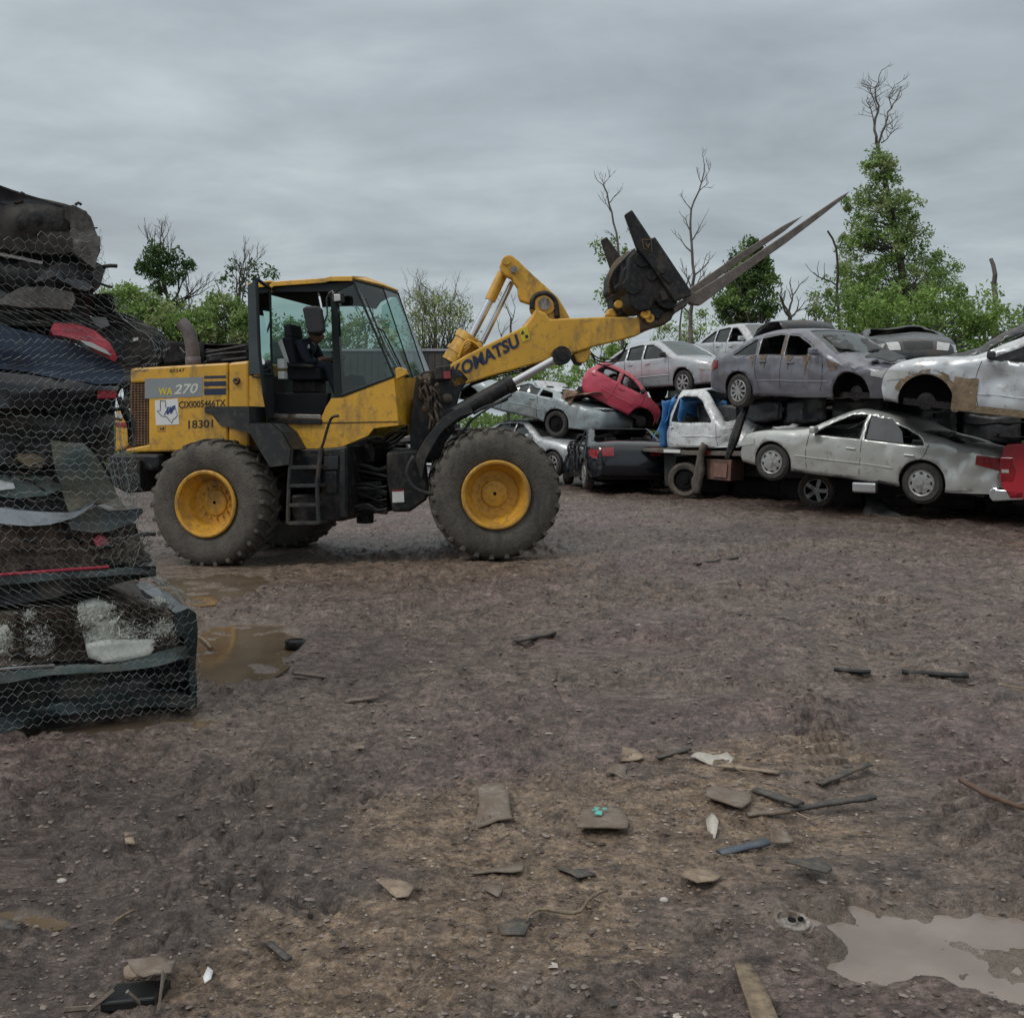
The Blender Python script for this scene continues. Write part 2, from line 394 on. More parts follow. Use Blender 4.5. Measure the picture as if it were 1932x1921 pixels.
    for (c, rx, ry, ang, lv) in PUD:
        b_ = blob(x, y, c[0], c[1], rx * 1.15, ry * 1.15, ang, .6, .45, 90)
        tgt = lv - .016 + .060 * fbm(x, y, 4, 5, 91, .6) * 2 + .05 * np.maximum(0, bil(x, y, 5, 4, 93) - .52)
        b2 = np.clip(b_ * 1.3, 0, 1); z = z * (1 - b2) + tgt * b2; pd = np.maximum(pd, b_)
    z = np.maximum(z, -.042 - .3 * pd)
    far = np.clip((y - 30) / 60, 0, 1)
    z = z * (1 - far)
    return z, sand, roughl, pd
def gz(x, y): return float(ground_parts(np.array([x]), np.array([y]))[0][0])
def gp(u, v):
    """ground point under a photo pixel"""
    z = 0.0
    for _ in range(4):
        x, y = gpx(u, v, z); z = gz(x, y)
    return Vector((x, y, z))
def axis(lo, hi, s0, g, c=0.0):
    a = [c]; s = s0
    while a[-1] < hi: a.append(a[-1] + s); s = s0 + g * max(0, a[-1] - c)
    b = [c]; 
    while b[-1] > lo: b.append(b[-1] - (s0 + g * max(0, c - b[-1])))
    return np.array(b[:0:-1] + a)
def build_ground():
    xs = np.concatenate([-axis(0, 400, .011, .0)[(axis(0, 400, .011, .0) <= 3.3)][::-1][:-1] if False else np.arange(-3.3, 3.3, .0115), ])
    right = [3.3]; 
    while right[-1] < 450: right.append(right[-1] + max(.0115, (right[-1] - 2.6) * .02))
    left = [-3.3115]
    while left[-1] > -450: left.append(left[-1] - max(.0115, (-left[-1] - 2.6) * .02))
    xs = np.array(left[::-1] + list(xs[:-1]) + right)
    ys = [2.3]
    while ys[-1] < 700: ys.append(ys[-1] + max(.0085, ys[-1] * .0042 if ys[-1] < 32 else ys[-1] * .05))
    pre = [2.3 - .03]
    while pre[-1] > -60: pre.append(pre[-1] - max(.03, (2.3 - pre[-1]) * .12))
    ys = np.array(pre[::-1] + ys)
    X, Y = np.meshgrid(xs, ys); nx, ny = len(xs), len(ys)
    z, sand, rl, pd = ground_parts(X.ravel(), Y.ravel())
    co = np.stack([X.ravel(), Y.ravel(), z], 1)
    me = bpy.data.meshes.new('ground'); n = nx * ny
    idx = np.arange(n).reshape(ny, nx)
    q = np.stack([idx[:-1, :-1], idx[:-1, 1:], idx[1:, 1:], idx[1:, :-1]], -1).reshape(-1, 4)
    me.vertices.add(n); me.vertices.foreach_set('co', co.astype(np.float32).ravel())
    me.loops.add(q.size); me.loops.foreach_set('vertex_index', q.ravel().astype(np.int32))
    me.polygons.add(len(q)); me.polygons.foreach_set('loop_start', (np.arange(len(q)) * 4).astype(np.int32))
    me.polygons.foreach_set('use_smooth', np.ones(len(q), dtype=bool))
    me.update(calc_edges=True)
    for nm, arr in (('sand', sand), ('rough_mud', rl), ('pud', pd)):
        a = me.attributes.new(nm, 'FLOAT', 'POINT'); a.data.foreach_set('value', arr.astype(np.float32))
    o = bpy.data.objects.new('ground', me); COL.objects.link(o); struct(o)
    m = bpy.data.materials.new('mud_ground'); m.use_nodes = True; me.materials.append(m)
    nt = m.node_tree; N = nt.nodes; L = nt.links; b = N['Principled BSDF']
    geo = N.new('ShaderNodeNewGeometry')
    def noise(sc, det=6, ro=.6, off=0, st=(1, 1, 1)):
        mp = N.new('ShaderNodeMapping'); mp.inputs['Location'].default_value = (off, off * 2, 0); mp.inputs['Scale'].default_value = st; L.new(geo.outputs['Position'], mp.inputs[0])
        k = N.new('ShaderNodeTexNoise'); k.inputs['Scale'].default_value = sc; k.inputs['Detail'].default_value = det; k.inputs['Roughness'].default_value = ro; L.new(mp.outputs[0], k.inputs['Vector']); return k.outputs['Fac']
    def ramp(f, p0, c0, p1, c1):
        k = N.new('ShaderNodeValToRGB'); L.new(f, k.inputs[0]); e = k.color_ramp.elements
        e[0].position = p0; e[1].position = p1; e[0].color = (*c0, 1); e[1].color = (*c1, 1); return k.outputs[0]
    def mr(f, a, b_, c=0., d=1.):
        k = N.new('ShaderNodeMapRange'); L.new(f, k.inputs[0])
        for i, v in enumerate((a, b_, c, d)): k.inputs[i + 1].default_value = v
        return k.outputs[0]
    def mix(f, a, b_):
        k = N.new('ShaderNodeMixRGB'); L.new(f, k.inputs[0]); L.new(a, k.inputs[1]); L.new(b_, k.inputs[2]); return k.outputs[0]
    def at_(nm):
        k = N.new('ShaderNodeAttribute'); k.attribute_name = nm; return k.outputs['Fac']
    def mth(op, a, b_):
        k = N.new('ShaderNodeMath'); k.operation = op; k.use_clamp = True
        for i, v in enumerate((a, b_)):
            if isinstance(v, (int, float)): k.inputs[i].default_value = v
            else: L.new(v, k.inputs[i])
        return k.outputs[0]
    mudc = ramp(noise(2.2, 8, .65), .3, (.072, .047, .042), .70, (.205, .150, .135))
    mud2 = ramp(noise(3.4, 8, .65, 9), .3, (.080, .057, .043), .70, (.215, .168, .135))
    purple = mix(mr(noise(.55, 4, .6, 5), .40, .60), mudc, mud2)
    dk = ramp(noise(6, 8, .7, 3), .3, (.036, .028, .023), .72, (.125, .098, .080))
    c1 = mix(mth('MULTIPLY', at_('rough_mud'), .75), purple, dk)
    darkp = mr(noise(13, 10, .8, 13), .53, .66, 0, .75); blk = ramp(noise(30, 3), .3, (.025, .02, .018), .7, (.05, .04, .036))
    c2 = mix(darkp, c1, blk)
    sandc = ramp(noise(14, 9, .75, 21), .28, (.12, .08, .05), .72, (.30, .225, .155))
    sm = mth('MULTIPLY', at_('sand'), mr(noise(5, 8, .7, 17), .30, .55, .25, 1))
    c3 = mix(sm, c2, sandc)
    # small pale grit and dark specks
    vo = N.new('ShaderNodeTexVoronoi'); vo.inputs['Scale'].default_value = 42; L.new(geo.outputs['Position'], vo.inputs['Vector'])
    g1 = mr(vo.outputs['Distance'], .10, .16, 1, 0); g2 = mr(noise(11, 4, .6, 31), .56, .64)
    grit = ramp(noise(50, 2), .3, (.25, .20, .15), .7, (.44, .38, .31))
    c4 = mix(mth('MULTIPLY', mth('MULTIPLY', g1, g2), .85), c3, grit)
    def mulc(col, f):
        k = N.new('ShaderNodeMixRGB'); k.blend_type = 'MULTIPLY'; k.inputs[0].default_value = 1; L.new(col, k.inputs[1]); L.new(f, k.inputs[2]); return k.outputs[0]
    c4 = mulc(c4, ramp(noise(9, 10, .78, 51, (.8, 1.25, 1)), .38, (.34, .31, .30), .60, (1.40, 1.38, 1.38)))
    c4 = mulc(c4, ramp(noise(34, 8, .8, 57, (.75, 1.3, 1)), .38, (.38, .35, .34), .60, (1.42, 1.42, 1.42)))
    puc = ramp(noise(5, 4), .3, (.15, .115, .085), .7, (.22, .18, .15))
    c5 = mix(mth('MULTIPLY', at_('pud'), .85), c4, puc)
    L.new(c5, b.inputs['Base Color'])
    wet = mth('ADD', mr(noise(1.3, 6, .6, 41), .36, .62, .26, .64), mth('MULTIPLY', at_('sand'), .2)); wet = mth('ADD', wet, mr(noise(16, 8, .75, 61), .40, .60, -.22, .16)); wet = mth('SUBTRACT', wet, mth('MULTIPLY', at_('pud'), .3)); L.new(wet, b.inputs['Roughness'])
    b.inputs['Specular IOR Level'].default_value = .6
    bp = N.new('ShaderNodeBump'); bp.inputs['Strength'].default_value = 1.0; bp.inputs['Distance'].default_value = .022; L.new(noise(26, 9, .68, 2), bp.inputs['Height'])
    bp2 = N.new('ShaderNodeBump'); bp2.inputs['Strength'].default_value = .8; bp2.inputs['Distance'].default_value = .06; L.new(noise(6.5, 7, .65, 6), bp2.inputs['Height']); L.new(bp.outputs[0], bp2.inputs['Normal'])
    L.new(bp2.outputs[0], b.inputs['Normal'])
build_ground()
def water_mat(name, col, ro):
    m = bpy.data.materials.new(name); m.use_nodes = True; nt = m.node_tree; N = nt.nodes; L = nt.links; b = N['Principled BSDF']
    geo = N.new('ShaderNodeNewGeometry'); n = N.new('ShaderNodeTexNoise'); n.inputs['Scale'].default_value = 4; n.inputs['Detail'].default_value = 8; L.new(geo.outputs['Position'], n.inputs['Vector'])
    cr = N.new('ShaderNodeValToRGB'); L.new(n.outputs['Fac'], cr.inputs[0]); c = Vector(col)
    cr.color_ramp.elements[0].position = .35; cr.color_ramp.elements[1].position = .65
    cr.color_ramp.elements[0].color = (*(c * .85), 1); cr.color_ramp.elements[1].color = (*(c * 1.12), 1); L.new(cr.outputs[0], b.inputs['Base Color'])
    b.inputs['Roughness'].default_value = ro; b.inputs['IOR'].default_value = 1.33
    n2 = N.new('ShaderNodeTexNoise'); n2.inputs['Scale'].default_value = 14; L.new(geo.outputs['Position'], n2.inputs['Vector'])
    bp = N.new('ShaderNodeBump'); bp.inputs['Strength'].default_value = .08; bp.inputs['Distance'].default_value = .004; L.new(n2.outputs['Fac'], bp.inputs['Height']); L.new(bp.outputs[0], b.inputs['Normal'])
    return m
WBR = water_mat('brown_puddle_water', (.135, .10, .068), .07); WGR = water_mat('grey_puddle_water', (.22, .18, .155), .16)
for i, (c, rx, ry, ang, lv) in enumerate(PUD):
    if i == 4: continue
    mb = MB(); vs = []
    n = 56; c_, s_ = math.cos(R(ang)), math.sin(R(ang))
    for j in range(n):
        t = 2 * math.pi * j / n; k = (1.45 if i != 1 else 2.3) + .1 * math.sin(3 * t + i)
        a, b_ = rx * k * math.cos(t), ry * k * math.sin(t)
        vs.append((c[0] + a * c_ - b_ * s_, c[1] + a * s_ + b_ * c_, lv))
    mb.add(vs, [list(range(n))], None)
    struct(mb.build('puddle', WGR if i in (1, 4) else WBR))
# ------------------------------------------------------------------ wheel loader
FR = Frame((-3.64, 12.15), -14)     # rear frame, near face heading
FF = Frame((-.183, 11.8), 5)        # front frame
LO = thing('wheel_loader', 'large yellow wheel loader with raised pallet forks in the middle of the yard', 'wheel loader', (-1.9, 12.9, 0.0))
def poly(fr, pts, w, Z=ZA): return [fr.pt(*Z(p[0], p[1]), w if len(p) < 3 else p[2]) for p in pts]
def slab(mb, fr, pts, w0, w1, Z=ZA, m=None):
    """traced outline at depth w0, extruded straight back to w1"""
    near = poly(fr, pts, w0, Z); d = fr.L3() * (w1 - w0)
    mb.prism(near, [p + d for p in near], m)
def part(name, fr, pts, w0, w1, mat, Z=ZA, parent=None, bevel=.015, **k):
    mb = MB(); slab(mb, fr, pts, w0, w1, Z)
    return mb.build(name, mat, parent or LO, bevel=bevel, **k)

# ---- wheels
def big_wheel(c, ax, seed, flip=1):
    """c = centre of outer face ; ax = unit vector from outer face inwards"""
    c = Vector(c); ax = Vector(ax)
    e = bpy.data.objects.new('wheel', None); COL.objects.link(e); e.parent = LO; e['_o'] = LO['_o']
    mb = MB(); r = .75; rr = .372; W = .52
    prof = [(rr - .01, .07), (rr + .01, .035), (rr + .05, .015), (.50, -.012), (.60, -.012), (.655, .004), (.69, .03), (.712, .07), (.722, .14), (.724, .26), (.722, .38), (.712, .45), (.69, .49), (.6, .53), (.5, .53), (rr, .47)]
    mb.lathe(prof, c, ax, 72)
    a = ax.orthogonal().normalized(); b = ax.cross(a); n = 26
    rnd = random.Random(seed)
    for side in (0, 1):
        for j in range(n):
            t0 = 2 * math.pi * (j + .5 * side) / n
            # lug runs from the shoulder to the centre, slanted
            for (h0, h1, s0, s1, wd) in ((.015, .13, 0, .018, .30), (.13, .30, .018, .075, .27)):
                q = []
                for (h, sft) in ((h0, s0), (h1, s1)):
                    hh = h if side == 0 else W - h
                    for sg in (-1, 1):
                        tt = t0 + sft * 2.2 + sg * wd * math.pi / n
                        for rad in (.70 if h > .05 else .655, (.75 if h > .05 else .728) - rnd.random() * .006):
                            q.append(c + ax * hh + (a * math.cos(tt) + b * math.sin(tt)) * rad)
                # q order: h0:-in,-out,+in,+out ; h1: ...
                fs = [[0, 1, 3, 2], [4, 6, 7, 5], [1, 5, 7, 3], [0, 4, 5, 1], [2, 3, 7, 6], [0, 2, 6, 4]]
                mb.add(q, fs)
    K_ = 1.035; mb.xf(lambda q: c + ax * (q - c).dot(ax) + ((q - c) - ax * (q - c).dot(ax)) * K_)
    mb.build('tyre', RUB, e, bevel=.006, auto=40, seg=1)
    mb = MB()
    mb.lathe([(rr + .012, .05), (rr + .03, .012), (rr + .03, -.008), (rr + .012, -.018), (rr - .012, -.012), (rr - .022, .02), (rr - .032, .06), (rr - .045, .10), (.30, .13), (.285, .20), (.27, .235), (.16, .245), (.15, .22), (.11, .21), (.02, .21)], c, ax, 64)
    for j in range(14):
        t = 2 * math.pi * j / 14; p = c + ax * .235 + (a * math.cos(t) + b * math.sin(t)) * .19
        mb.tube([p, p - ax * .028], .014, 6)
    mb.build('rim', YELRIM, e, auto=35)
    return e
ru, rv = 387, 951
rc = FR.pt(ru, rv, 0); fc = FF.pt(936, 934, 0)
big_wheel(rc, FR.L3(), 1); big_wheel(rc + FR.L3() * 2.50, -FR.L3(), 2)
big_wheel(fc, FF.L3(), 3); big_wheel(fc + FF.L3() * 2.50, -FF.L3(), 4)
def axle(fr, c):
    mb = MB(); l = fr.L3()
    mb.tube([c + l * .25, c + l * .6, c + l * .95, c + l * 1.25, c + l * 1.55, c + l * 1.9, c + l * 2.25], [.26, .17, .19, .30, .19, .17, .26], 16)
    mb.build('axle', BLK, LO, smooth=True)
axle(FR, rc); axle(FF, fc)

# ---- rear frame
part('chassis', FR, [(200, 1150), (1010, 1140), (1440, 1120), (1445, 1240), (1000, 1270), (200, 1300)], .75, 1.75, BLK)
part('counterweight', FR, [(15, 1165), (215, 1158), (330, 1160), (330, 1250), (235, 1270), (235, 1385), (130, 1392), (75, 1362), (18, 1330)], .42, 2.08, BLK, bevel=.04)
part('tow_bracket', FR, [(150, 1200), (215, 1195), (222, 1350), (180, 1385), (145, 1360)], .34, .42, BLK)
hood = part('engine_hood', FR, [(160, 655), (735, 622), (735, 1140), (400, 1145), (275, 1148), (132, 1152), (132, 1130), (268, 1104), (268, 738), (160, 742)], .52, 1.98, YEL, bevel=.035)
part('hood_panel', FR, [(739, 622), (858, 610), (862, 1148), (739, 1146)], .52, 1.98, YEL, bevel=.03)
part('rear_cowl', FR, [(70, 905), (158, 900), (158, 1100), (130, 1128), (70, 1150)], .62, 1.88, YEL, bevel=.03)
mb = MB(); slab(mb, FR, [(80, 920), (150, 925), (150, 950), (80, 945)], .612, .62, m=WHT); slab(mb, FR, [(76, 972), (140, 975), (140, 1002), (76, 1000)], .612, .62, m=LENSR); mb.build('reflective_tape', None, LO)
# hood side grille, perforated brown mesh
mb = MB(); slab(mb, FR, [(160, 742), (268, 738), (268, 1104), (160, 1120)], .56, .60, m=M('grille_back', (.05, .03, .02), .8))
mg = M('brown_grille', (.17, .095, .05), .7, var=.4, scale=12)
for i in range(23):
    y = 752 + i * 15.6
    mb.tube([FR.pt(*ZA(162, y + 2), .55), FR.pt(*ZA(268, y), .55)], .0085, 4, mg)
for i in range(6):
    x = 170 + i * 19
    mb.tube([FR.pt(*ZA(x, 745), .545), FR.pt(*ZA(x, 1106), .545)], .008, 4, mg)
mb.build('hood_grille', None, LO)
# exhaust
mb = MB(); pe = [FR.pt(*ZA(x, y), 1.2) for x, y in catmull([(532, 660), (530, 600), (527, 540), (515, 475), (492, 420), (463, 388)], 14)]
mb.tube(pe, .088, 14, cap=False); mb.tube([p for p in pe], .075, 14, cap=False)
mb.tube([pe[0], pe[6]], .098, 14)
mb.build('exhaust_pipe', M('exhaust_steel', (.13, .11, .115), .6, .3, .2, dirt=((.06, .05, .045), .3, 8)), LO, smooth=True)
# decals
def qd(fr, a, w, Z=ZA): return [fr.pt(*Z(*p), w) for p in a]
part('decal_band', FR, [(247, 716), (588, 706), (588, 820), (247, 834)], .5165, .523, M('grey_decal', (.22, .24, .25), .5, var=.08), bevel=0, parent=hood)
mb = MB()
for (y0, y1) in ((697, 713), (730, 758), (772, 810)): slab(mb, FR, [(596, y0 + 3), (724, y0), (724, y1), (596, y1 + 2)], .5165, .523)
mb.build('decal_stripes', NAVY, hood)
CREAM = M('cream_print', (.55, .55, .50), .5, var=.1); YPR = M('yellow_print', (.62, .48, .03), .5, var=.1); BKP = M('black_print', (.02, .018, .015), .6, var=.2)
tw = -FR.L3()
textmesh('WA', qd(FR, [(328, 770), (410, 768), (410, 812), (328, 815)], .5165), YPR, 'lettering', hood, .003, bold=.02, toward=tw)
textmesh('270', qd(FR, [(420, 752), (562, 742), (560, 802), (418, 810)], .5165), CREAM, 'lettering', hood, .003, shear=.2, bold=.025, toward=tw)
textmesh('CIXI005466TX', qd(FR, [(448, 850), (722, 838), (722, 876), (448, 892)], .519), BKP, 'lettering', hood, .003, bold=.012, toward=tw)
textmesh('18301', qd(FR, [(503, 962), (648, 955), (648, 1002), (503, 1010)], .519), BKP, 'lettering', hood, .003, bold=.012, toward=tw)
textmesh('60347', qd(FR, [(393, 660), (480, 656), (480, 676), (393, 680)], .519), BKP, 'lettering', hood, .003, toward=tw)
stk = part('sticker', FR, [(305, 845), (440, 832), (448, 985), (312, 990)], .5165, .523, WHT, bevel=0, parent=hood)
tex = [(338, 845), (368, 846), (370, 885), (395, 888), (428, 890), (432, 915), (440, 930), (428, 945), (410, 960), (405, 978), (390, 960), (375, 940), (358, 938), (345, 935), (318, 905), (338, 903)]
mb = MB(); mb.tube([FR.pt(*ZA(*p), .515) for p in tex + tex[:1]], .0045, 4); mb.build('state_outline', NAVY, stk)
textmesh('AMP', qd(FR, [(368, 885), (428, 872), (422, 915), (360, 930)], .5145), M('blue_print', (.02, .05, .2), .5), 'lettering', stk, .003, shear=.35, bold=.03, toward=tw)
part('notice', FR, [(318, 995), (368, 992), (368, 1028), (318, 1030)], .5165, .523, M('amber_sticker', (.45, .24, .03), .5), bevel=0, parent=hood)
mb = MB(); slab(mb, FR, [(338, 1004), (350, 1010), (338, 1018)], .514, .517); slab(mb, FR, [(352, 1000), (362, 1004), (356, 1022), (350, 1018)], .514, .517); mb.build('warning_symbol', BKP, hood)
p = FR.pt(*ZA(786, 728), .51)
mb = MB(); mb.lathe([(.012, -.008), (.02, -.02), (.04, -.02), (.048, 0), (.05, .02)], p, FR.L3(), 20); mb.build('filler_port', M('port_brown', (.12, .07, .05), .5), LO, smooth=True)
# fender, ladder
mb = MB()
fp = [(597, 880), (862, 878), (862, 978), (985, 980), (1050, 1030), (1105, 1130), (1095, 1222), (985, 1236), (930, 1150), (868, 1040), (742, 1000), (690, 992), (640, 925), (600, 915)]
slab(mb, FR, fp, .08, .13); slab(mb, FR, fp, .50, .53)
top = [(597, 880), (862, 878), (864, 976), (985, 980), (1050, 1030), (1105, 1130)]
nr = poly(FR, top, .08); mb.grid([nr, [q + FR.L3() * .44 for q in nr]])
mb.build('rear_fender', DKG, LO, bevel=.015)
lad = MB()
def tb(mb, fr, pts, rad, n=8, Z=ZA, m=None): mb.tube([fr.pt(*Z(q[0], q[1]), q[2]) for q in pts], rad, n, m)
for w in (.12,):
    tb(lad, FR, [(1112, 1125, w), (1097, 1330, w), (1092, 1470, w), (1090, 1572, w)], .026)
    tb(lad, FR, [(1285, 1125, w), (1262, 1330, w), (1266, 1470, w), (1272, 1572, w)], .026)
for (y, x0, x1) in ((1348, 1096, 1262), (1462, 1092, 1266), (1568, 1090, 1274), (1240, 1104, 1274)):
    slab(lad, FR, [(x0, y - 10), (x1, y - 12), (x1, y + 8), (x0, y + 10)], .10, .34)
ladder = lad.build('ladder', DKG, LO, bevel=.004)
mb = MB(); tb(mb, FR, [(q[0], q[1], .16) for q in catmull([(1388, 935), (1352, 942), (1330, 985), (1300, 1090), (1280, 1160), (1268, 1320)], 25)], .017)
mb.build('handrail', BLK, ladder)
part('step_box', FR, [(1110, 1135), (1285, 1130), (1275, 1345), (1102, 1350)], .36, .9, BLK)
part('fuel_tank', FR, [(1290, 1128), (1440, 1110), (1438, 1540), (1400, 1556), (1115, 1562), (1105, 1400), (1280, 1390)], .42, 2.05, BLK, bevel=.03)
mb = MB()
for (x0, y0, x1, y1) in ((1300, 1175, 1385, 1250), (1310, 1265, 1375, 1390), (1395, 1140, 1425, 1530)): slab(mb, FR, [(x0, y0), (x1, y0 - 3), (x1, y1), (x0, y1 + 3)], .395, .42)
mb.build('access_panel', DKG, LO, bevel=.006)
# ---- cab
cabw0, cabw1 = .50, 2.0
cab = part('cab', FR, [(862, 700), (928, 690), (966, 948), (1283, 955), (1312, 885), (1345, 832), (1402, 828), (1700, 712), (1735, 655), (1790, 680)], .5, .56, YEL, bevel=0)
bpy.data.objects.remove(cab)
cab = bpy.data.objects.new('cab', None); COL.objects.link(cab); cab.parent = LO; cab['_o'] = LO['_o']
CP = dict(parent=cab)
def nose(mb, loop0, loop1, m=None):
    """loop0 side contour at near side, loop1 the same contour further back/forward; joins them and mirrors"""
    mb.grid([loop0, loop1], m)
# nose geometry shared by body and windscreen (near edge w=.5, facet edge w=.95, mirrored)
A_t, A_b = (1472, 135), (1715, 702)           # windscreen near edge top / bottom
def fpt(x, y, w): return FR.pt(*ZA(x, y), w)
TA, BA = fpt(*A_t, .5), fpt(*A_b, .5)
TB, BB = fpt(1650, 182, .98), fpt(1826, 712, .98)
lw = FR.L3()
TC, BC = TB + lw * .54, BB + lw * .54
TD, BD = TA + lw * 1.5, BA + lw * 1.5
# lower body side panels (near and far) and nose facets
yb = MB()
side = [(862, 700), (928, 690), (966, 948), (1283, 955), (1312, 885), (1345, 832), (1402, 828), (1715, 706), (1740, 990), (1595, 1008), (1560, 1052), (1392, 1122), (1100, 1132), (1050, 1030), (985, 978), (862, 976)]
s0 = poly(FR, side, .5); yb.prism(s0, [q + lw * .05 for q in s0])
sf = [q + lw * 1.45 for q in s0]; yb.prism(sf, [q + lw * .05 for q in sf])
nb = [BA, fpt(1740, 990, .5)]; nm = [BB, fpt(1812, 985, .98)]; nc = [q + lw * .54 for q in nm]; nd = [q + lw * 1.5 for q in nb]
yb.grid([nb, nm]); yb.grid([nm, nc]); yb.grid([nc, nd])
cb = yb.build('cab_body', YEL, cab, bevel=.008, solid=0)
# seam line, lower skirt crease
mb = MB(); tb(mb, FR, [(862, 975, .497), (1060, 978, .497), (1400, 975, .497), (1738, 968, .497)], .006, 4); mb.build('seam', BLK, cb)
mb = MB(); slab(mb, FR, [(966, 950), (1283, 956), (1283, 985), (966, 978)], .46, 1.9); mb.build('cab_floor', BLK, cab, bevel=.005)
part('cab_rear_wall', FR, [(858, 690), (925, 690), (960, 945), (866, 945)], .56, 1.94, BLK, **CP)
part('door_sill', FR, [(966, 922), (1280, 928), (1283, 952), (966, 945)], .485, .56, STEEL, bevel=.004, **CP)
part('foot_panel', FR, [(1005, 800), (1330, 800), (1315, 880), (1285, 930), (980, 925)], .9, 1.0, M('cab_grey_panel', (.016, .019, .023), .6, spec=.3), **CP)
# posts
post = dict(mat=M('cab_frame_black', (.008, .013, .013), .45, var=.2, spec=.3), parent=cab, bevel=.008)
part('rear_post', FR, [(850, 165), (892, 150), (908, 690), (860, 690)], .5, .6, **post)
part('rear_post', FR, [(850, 165), (892, 150), (908, 690), (860, 690)], 1.9, 2.0, **post)
part('door_post', FR, [(1338, 200), (1375, 200), (1408, 825), (1360, 832)], .5, .58, **post)
part('door_post', FR, [(1338, 200), (1375, 200), (1408, 825), (1360, 832)], 1.92, 2.0, **post)
part('window_rail', FR, [(1398, 806), (1712, 694), (1716, 708), (1402, 828)], .49, .52, **post)
part('upper_rail', FR, [(985, 175), (1380, 150), (1475, 140), (1478, 158), (1380, 205), (985, 205)], .5, .58, **post)
part('upper_rail', FR, [(985, 175), (1380, 150), (1475, 140), (1478, 158), (1380, 205), (985, 205)], 1.92, 2.0, **post)
mb = MB(); mb.tube([TA, BA], .016, 6); mb.tube([TD, BD], .016, 6); mb.tube([TB, BB], .009, 6); mb.tube([TC, BC], .009, 6); mb.tube([TA, TB, TC, TD], .014, 6)
mb.build('windscreen_seal', post['mat'], cab)
part('headliner', FR, [(985, 190), (1380, 165), (1470, 150), (1400, 190), (1370, 235), (1250, 215), (985, 225)], .58, 1.92, DARK, **CP)
# roof
rf = MB(); a0 = poly(FR, [(985, 165), (1010, 148), (1300, 128), (1340, 118), (1470, 117)], .47)
ridge = [q + lw * .45 + Vector((0, 0, .05)) for q in a0]; ridge2 = [q + lw * .63 for q in ridge]; a1 = [q + lw * 1.56 for q in a0]
rf.grid([[q - Vector((0, 0, .05)) for q in a0], a0, ridge, ridge2, a1, [q - Vector((0, 0, .05)) for q in a1]])
rt = [a0[-1], ridge[-1], ridge2[-1], a1[-1]]; rf.grid([rt, [TA + Vector((0, 0, .02)), TB + Vector((0, 0, .03)), TC + Vector((0, 0, .03)), TD + Vector((0, 0, .02))]])
rb = [a0[0], ridge[0], ridge2[0], a1[0]]; rf.grid([rb, [q - Vector((0, 0, .09)) for q in rb]])
q0 = poly(FR, [(850, 160), (985, 142)], .5); rf.grid([q0, [q + lw * 1.5 for q in q0]])
rf.build('cab_roof', YEL, cab, solid=.025, bevel=.01)
# glass
def gl(name, pts, mat=GLS, par=None):
    mb = MB(); mb.add(pts, [list(range(len(pts)))]); return mb.build(name, mat, par or cab)
g0 = poly(FR, [(1376, 205), (1474, 140), (1713, 700), (1402, 808)], .51)
gl('side_window', g0); gl('side_window', [q + lw * 1.48 for q in g0])
g1 = poly(FR, [(900, 205), (1338, 205), (1360, 830), (910, 830)], 1.96); gl('side_window', g1)
ws = MB(); ws.grid([[TA, BA], [TB, BB]]); ws.grid([[TB, BB], [TC, BC]]); ws.grid([[TC, BC], [TD, BD]]); ws.build('windscreen', GLS, cab)
gl('rear_window', [fpt(870, 200, .6), fpt(870, 200, 1.9), fpt(880, 680, 1.9), fpt(880, 680, .6)])
# open door folded back against the rear corner, seen nearly edge-on
D0 = fpt(995, 190, .48); D1 = fpt(968, 945, .48)
dv = Vector((-FR.r.x * .30 - FR.l.x * .75, -FR.r.y * .30 - FR.l.y * .75, 0)).normalized()
dt, dm, db = fpt(900, 128, .1), fpt(930, 690, .1), fpt(965, 945, .3)
door = bpy.data.objects.new('door', None); COL.objects.link(door); door.parent = cab; door['_o'] = LO['_o']
dl = [fpt(905, 128, .18), fpt(922, 560, .18), fpt(948, 800, .2), fpt(975, 945, .3)]
dr = [fpt(985, 185, .47), fpt(992, 560, .47), fpt(1000, 800, .47), fpt(1003, 945, .47)]
mb = MB(); mb.tube(dl, .022, 6); mb.tube(dr, .016, 6); mb.tube([dl[0], dr[0]], .022, 6); mb.tube([dl[3], dr[3]], .022, 6); mb.tube([dl[1].lerp(dl[2], .55), dr[1].lerp(dr[2], .55)], .03, 6)
mb.build('door_frame', post['mat'], door)
mb = MB(); mb.grid([[dl[0], dl[1], dl[1].lerp(dl[2], .55)], [dr[0], dr[1], dr[1].lerp(dr[2], .55)]]); mb.build('door_glass', GLS, door)
mb = MB(); mb.grid([[dl[1].lerp(dl[2], .55), dl[2], dl[3]], [dr[1].lerp(dr[2], .55), dr[2], dr[3]]]); mb.build('door_panel', M('cab_grey_panel', (.03, .033, .038), .6), door, solid=.03)
rp = MB(); slab(rp, FR, [(852, 168), (905, 128), (922, 500), (935, 690), (862, 690)], .40, .46); rp.build('corner_glass', glass_mat('dark_green_glass', (.10, .17, .16), .2), cab)
mb = MB(); mb.tube(catmull([fpt(880, 690, .42), fpt(885, 705, .42), fpt(925, 708, .42), fpt(930, 700, .42)], .02), .012, 6); mb.build('grab_handle', BLK, cab)
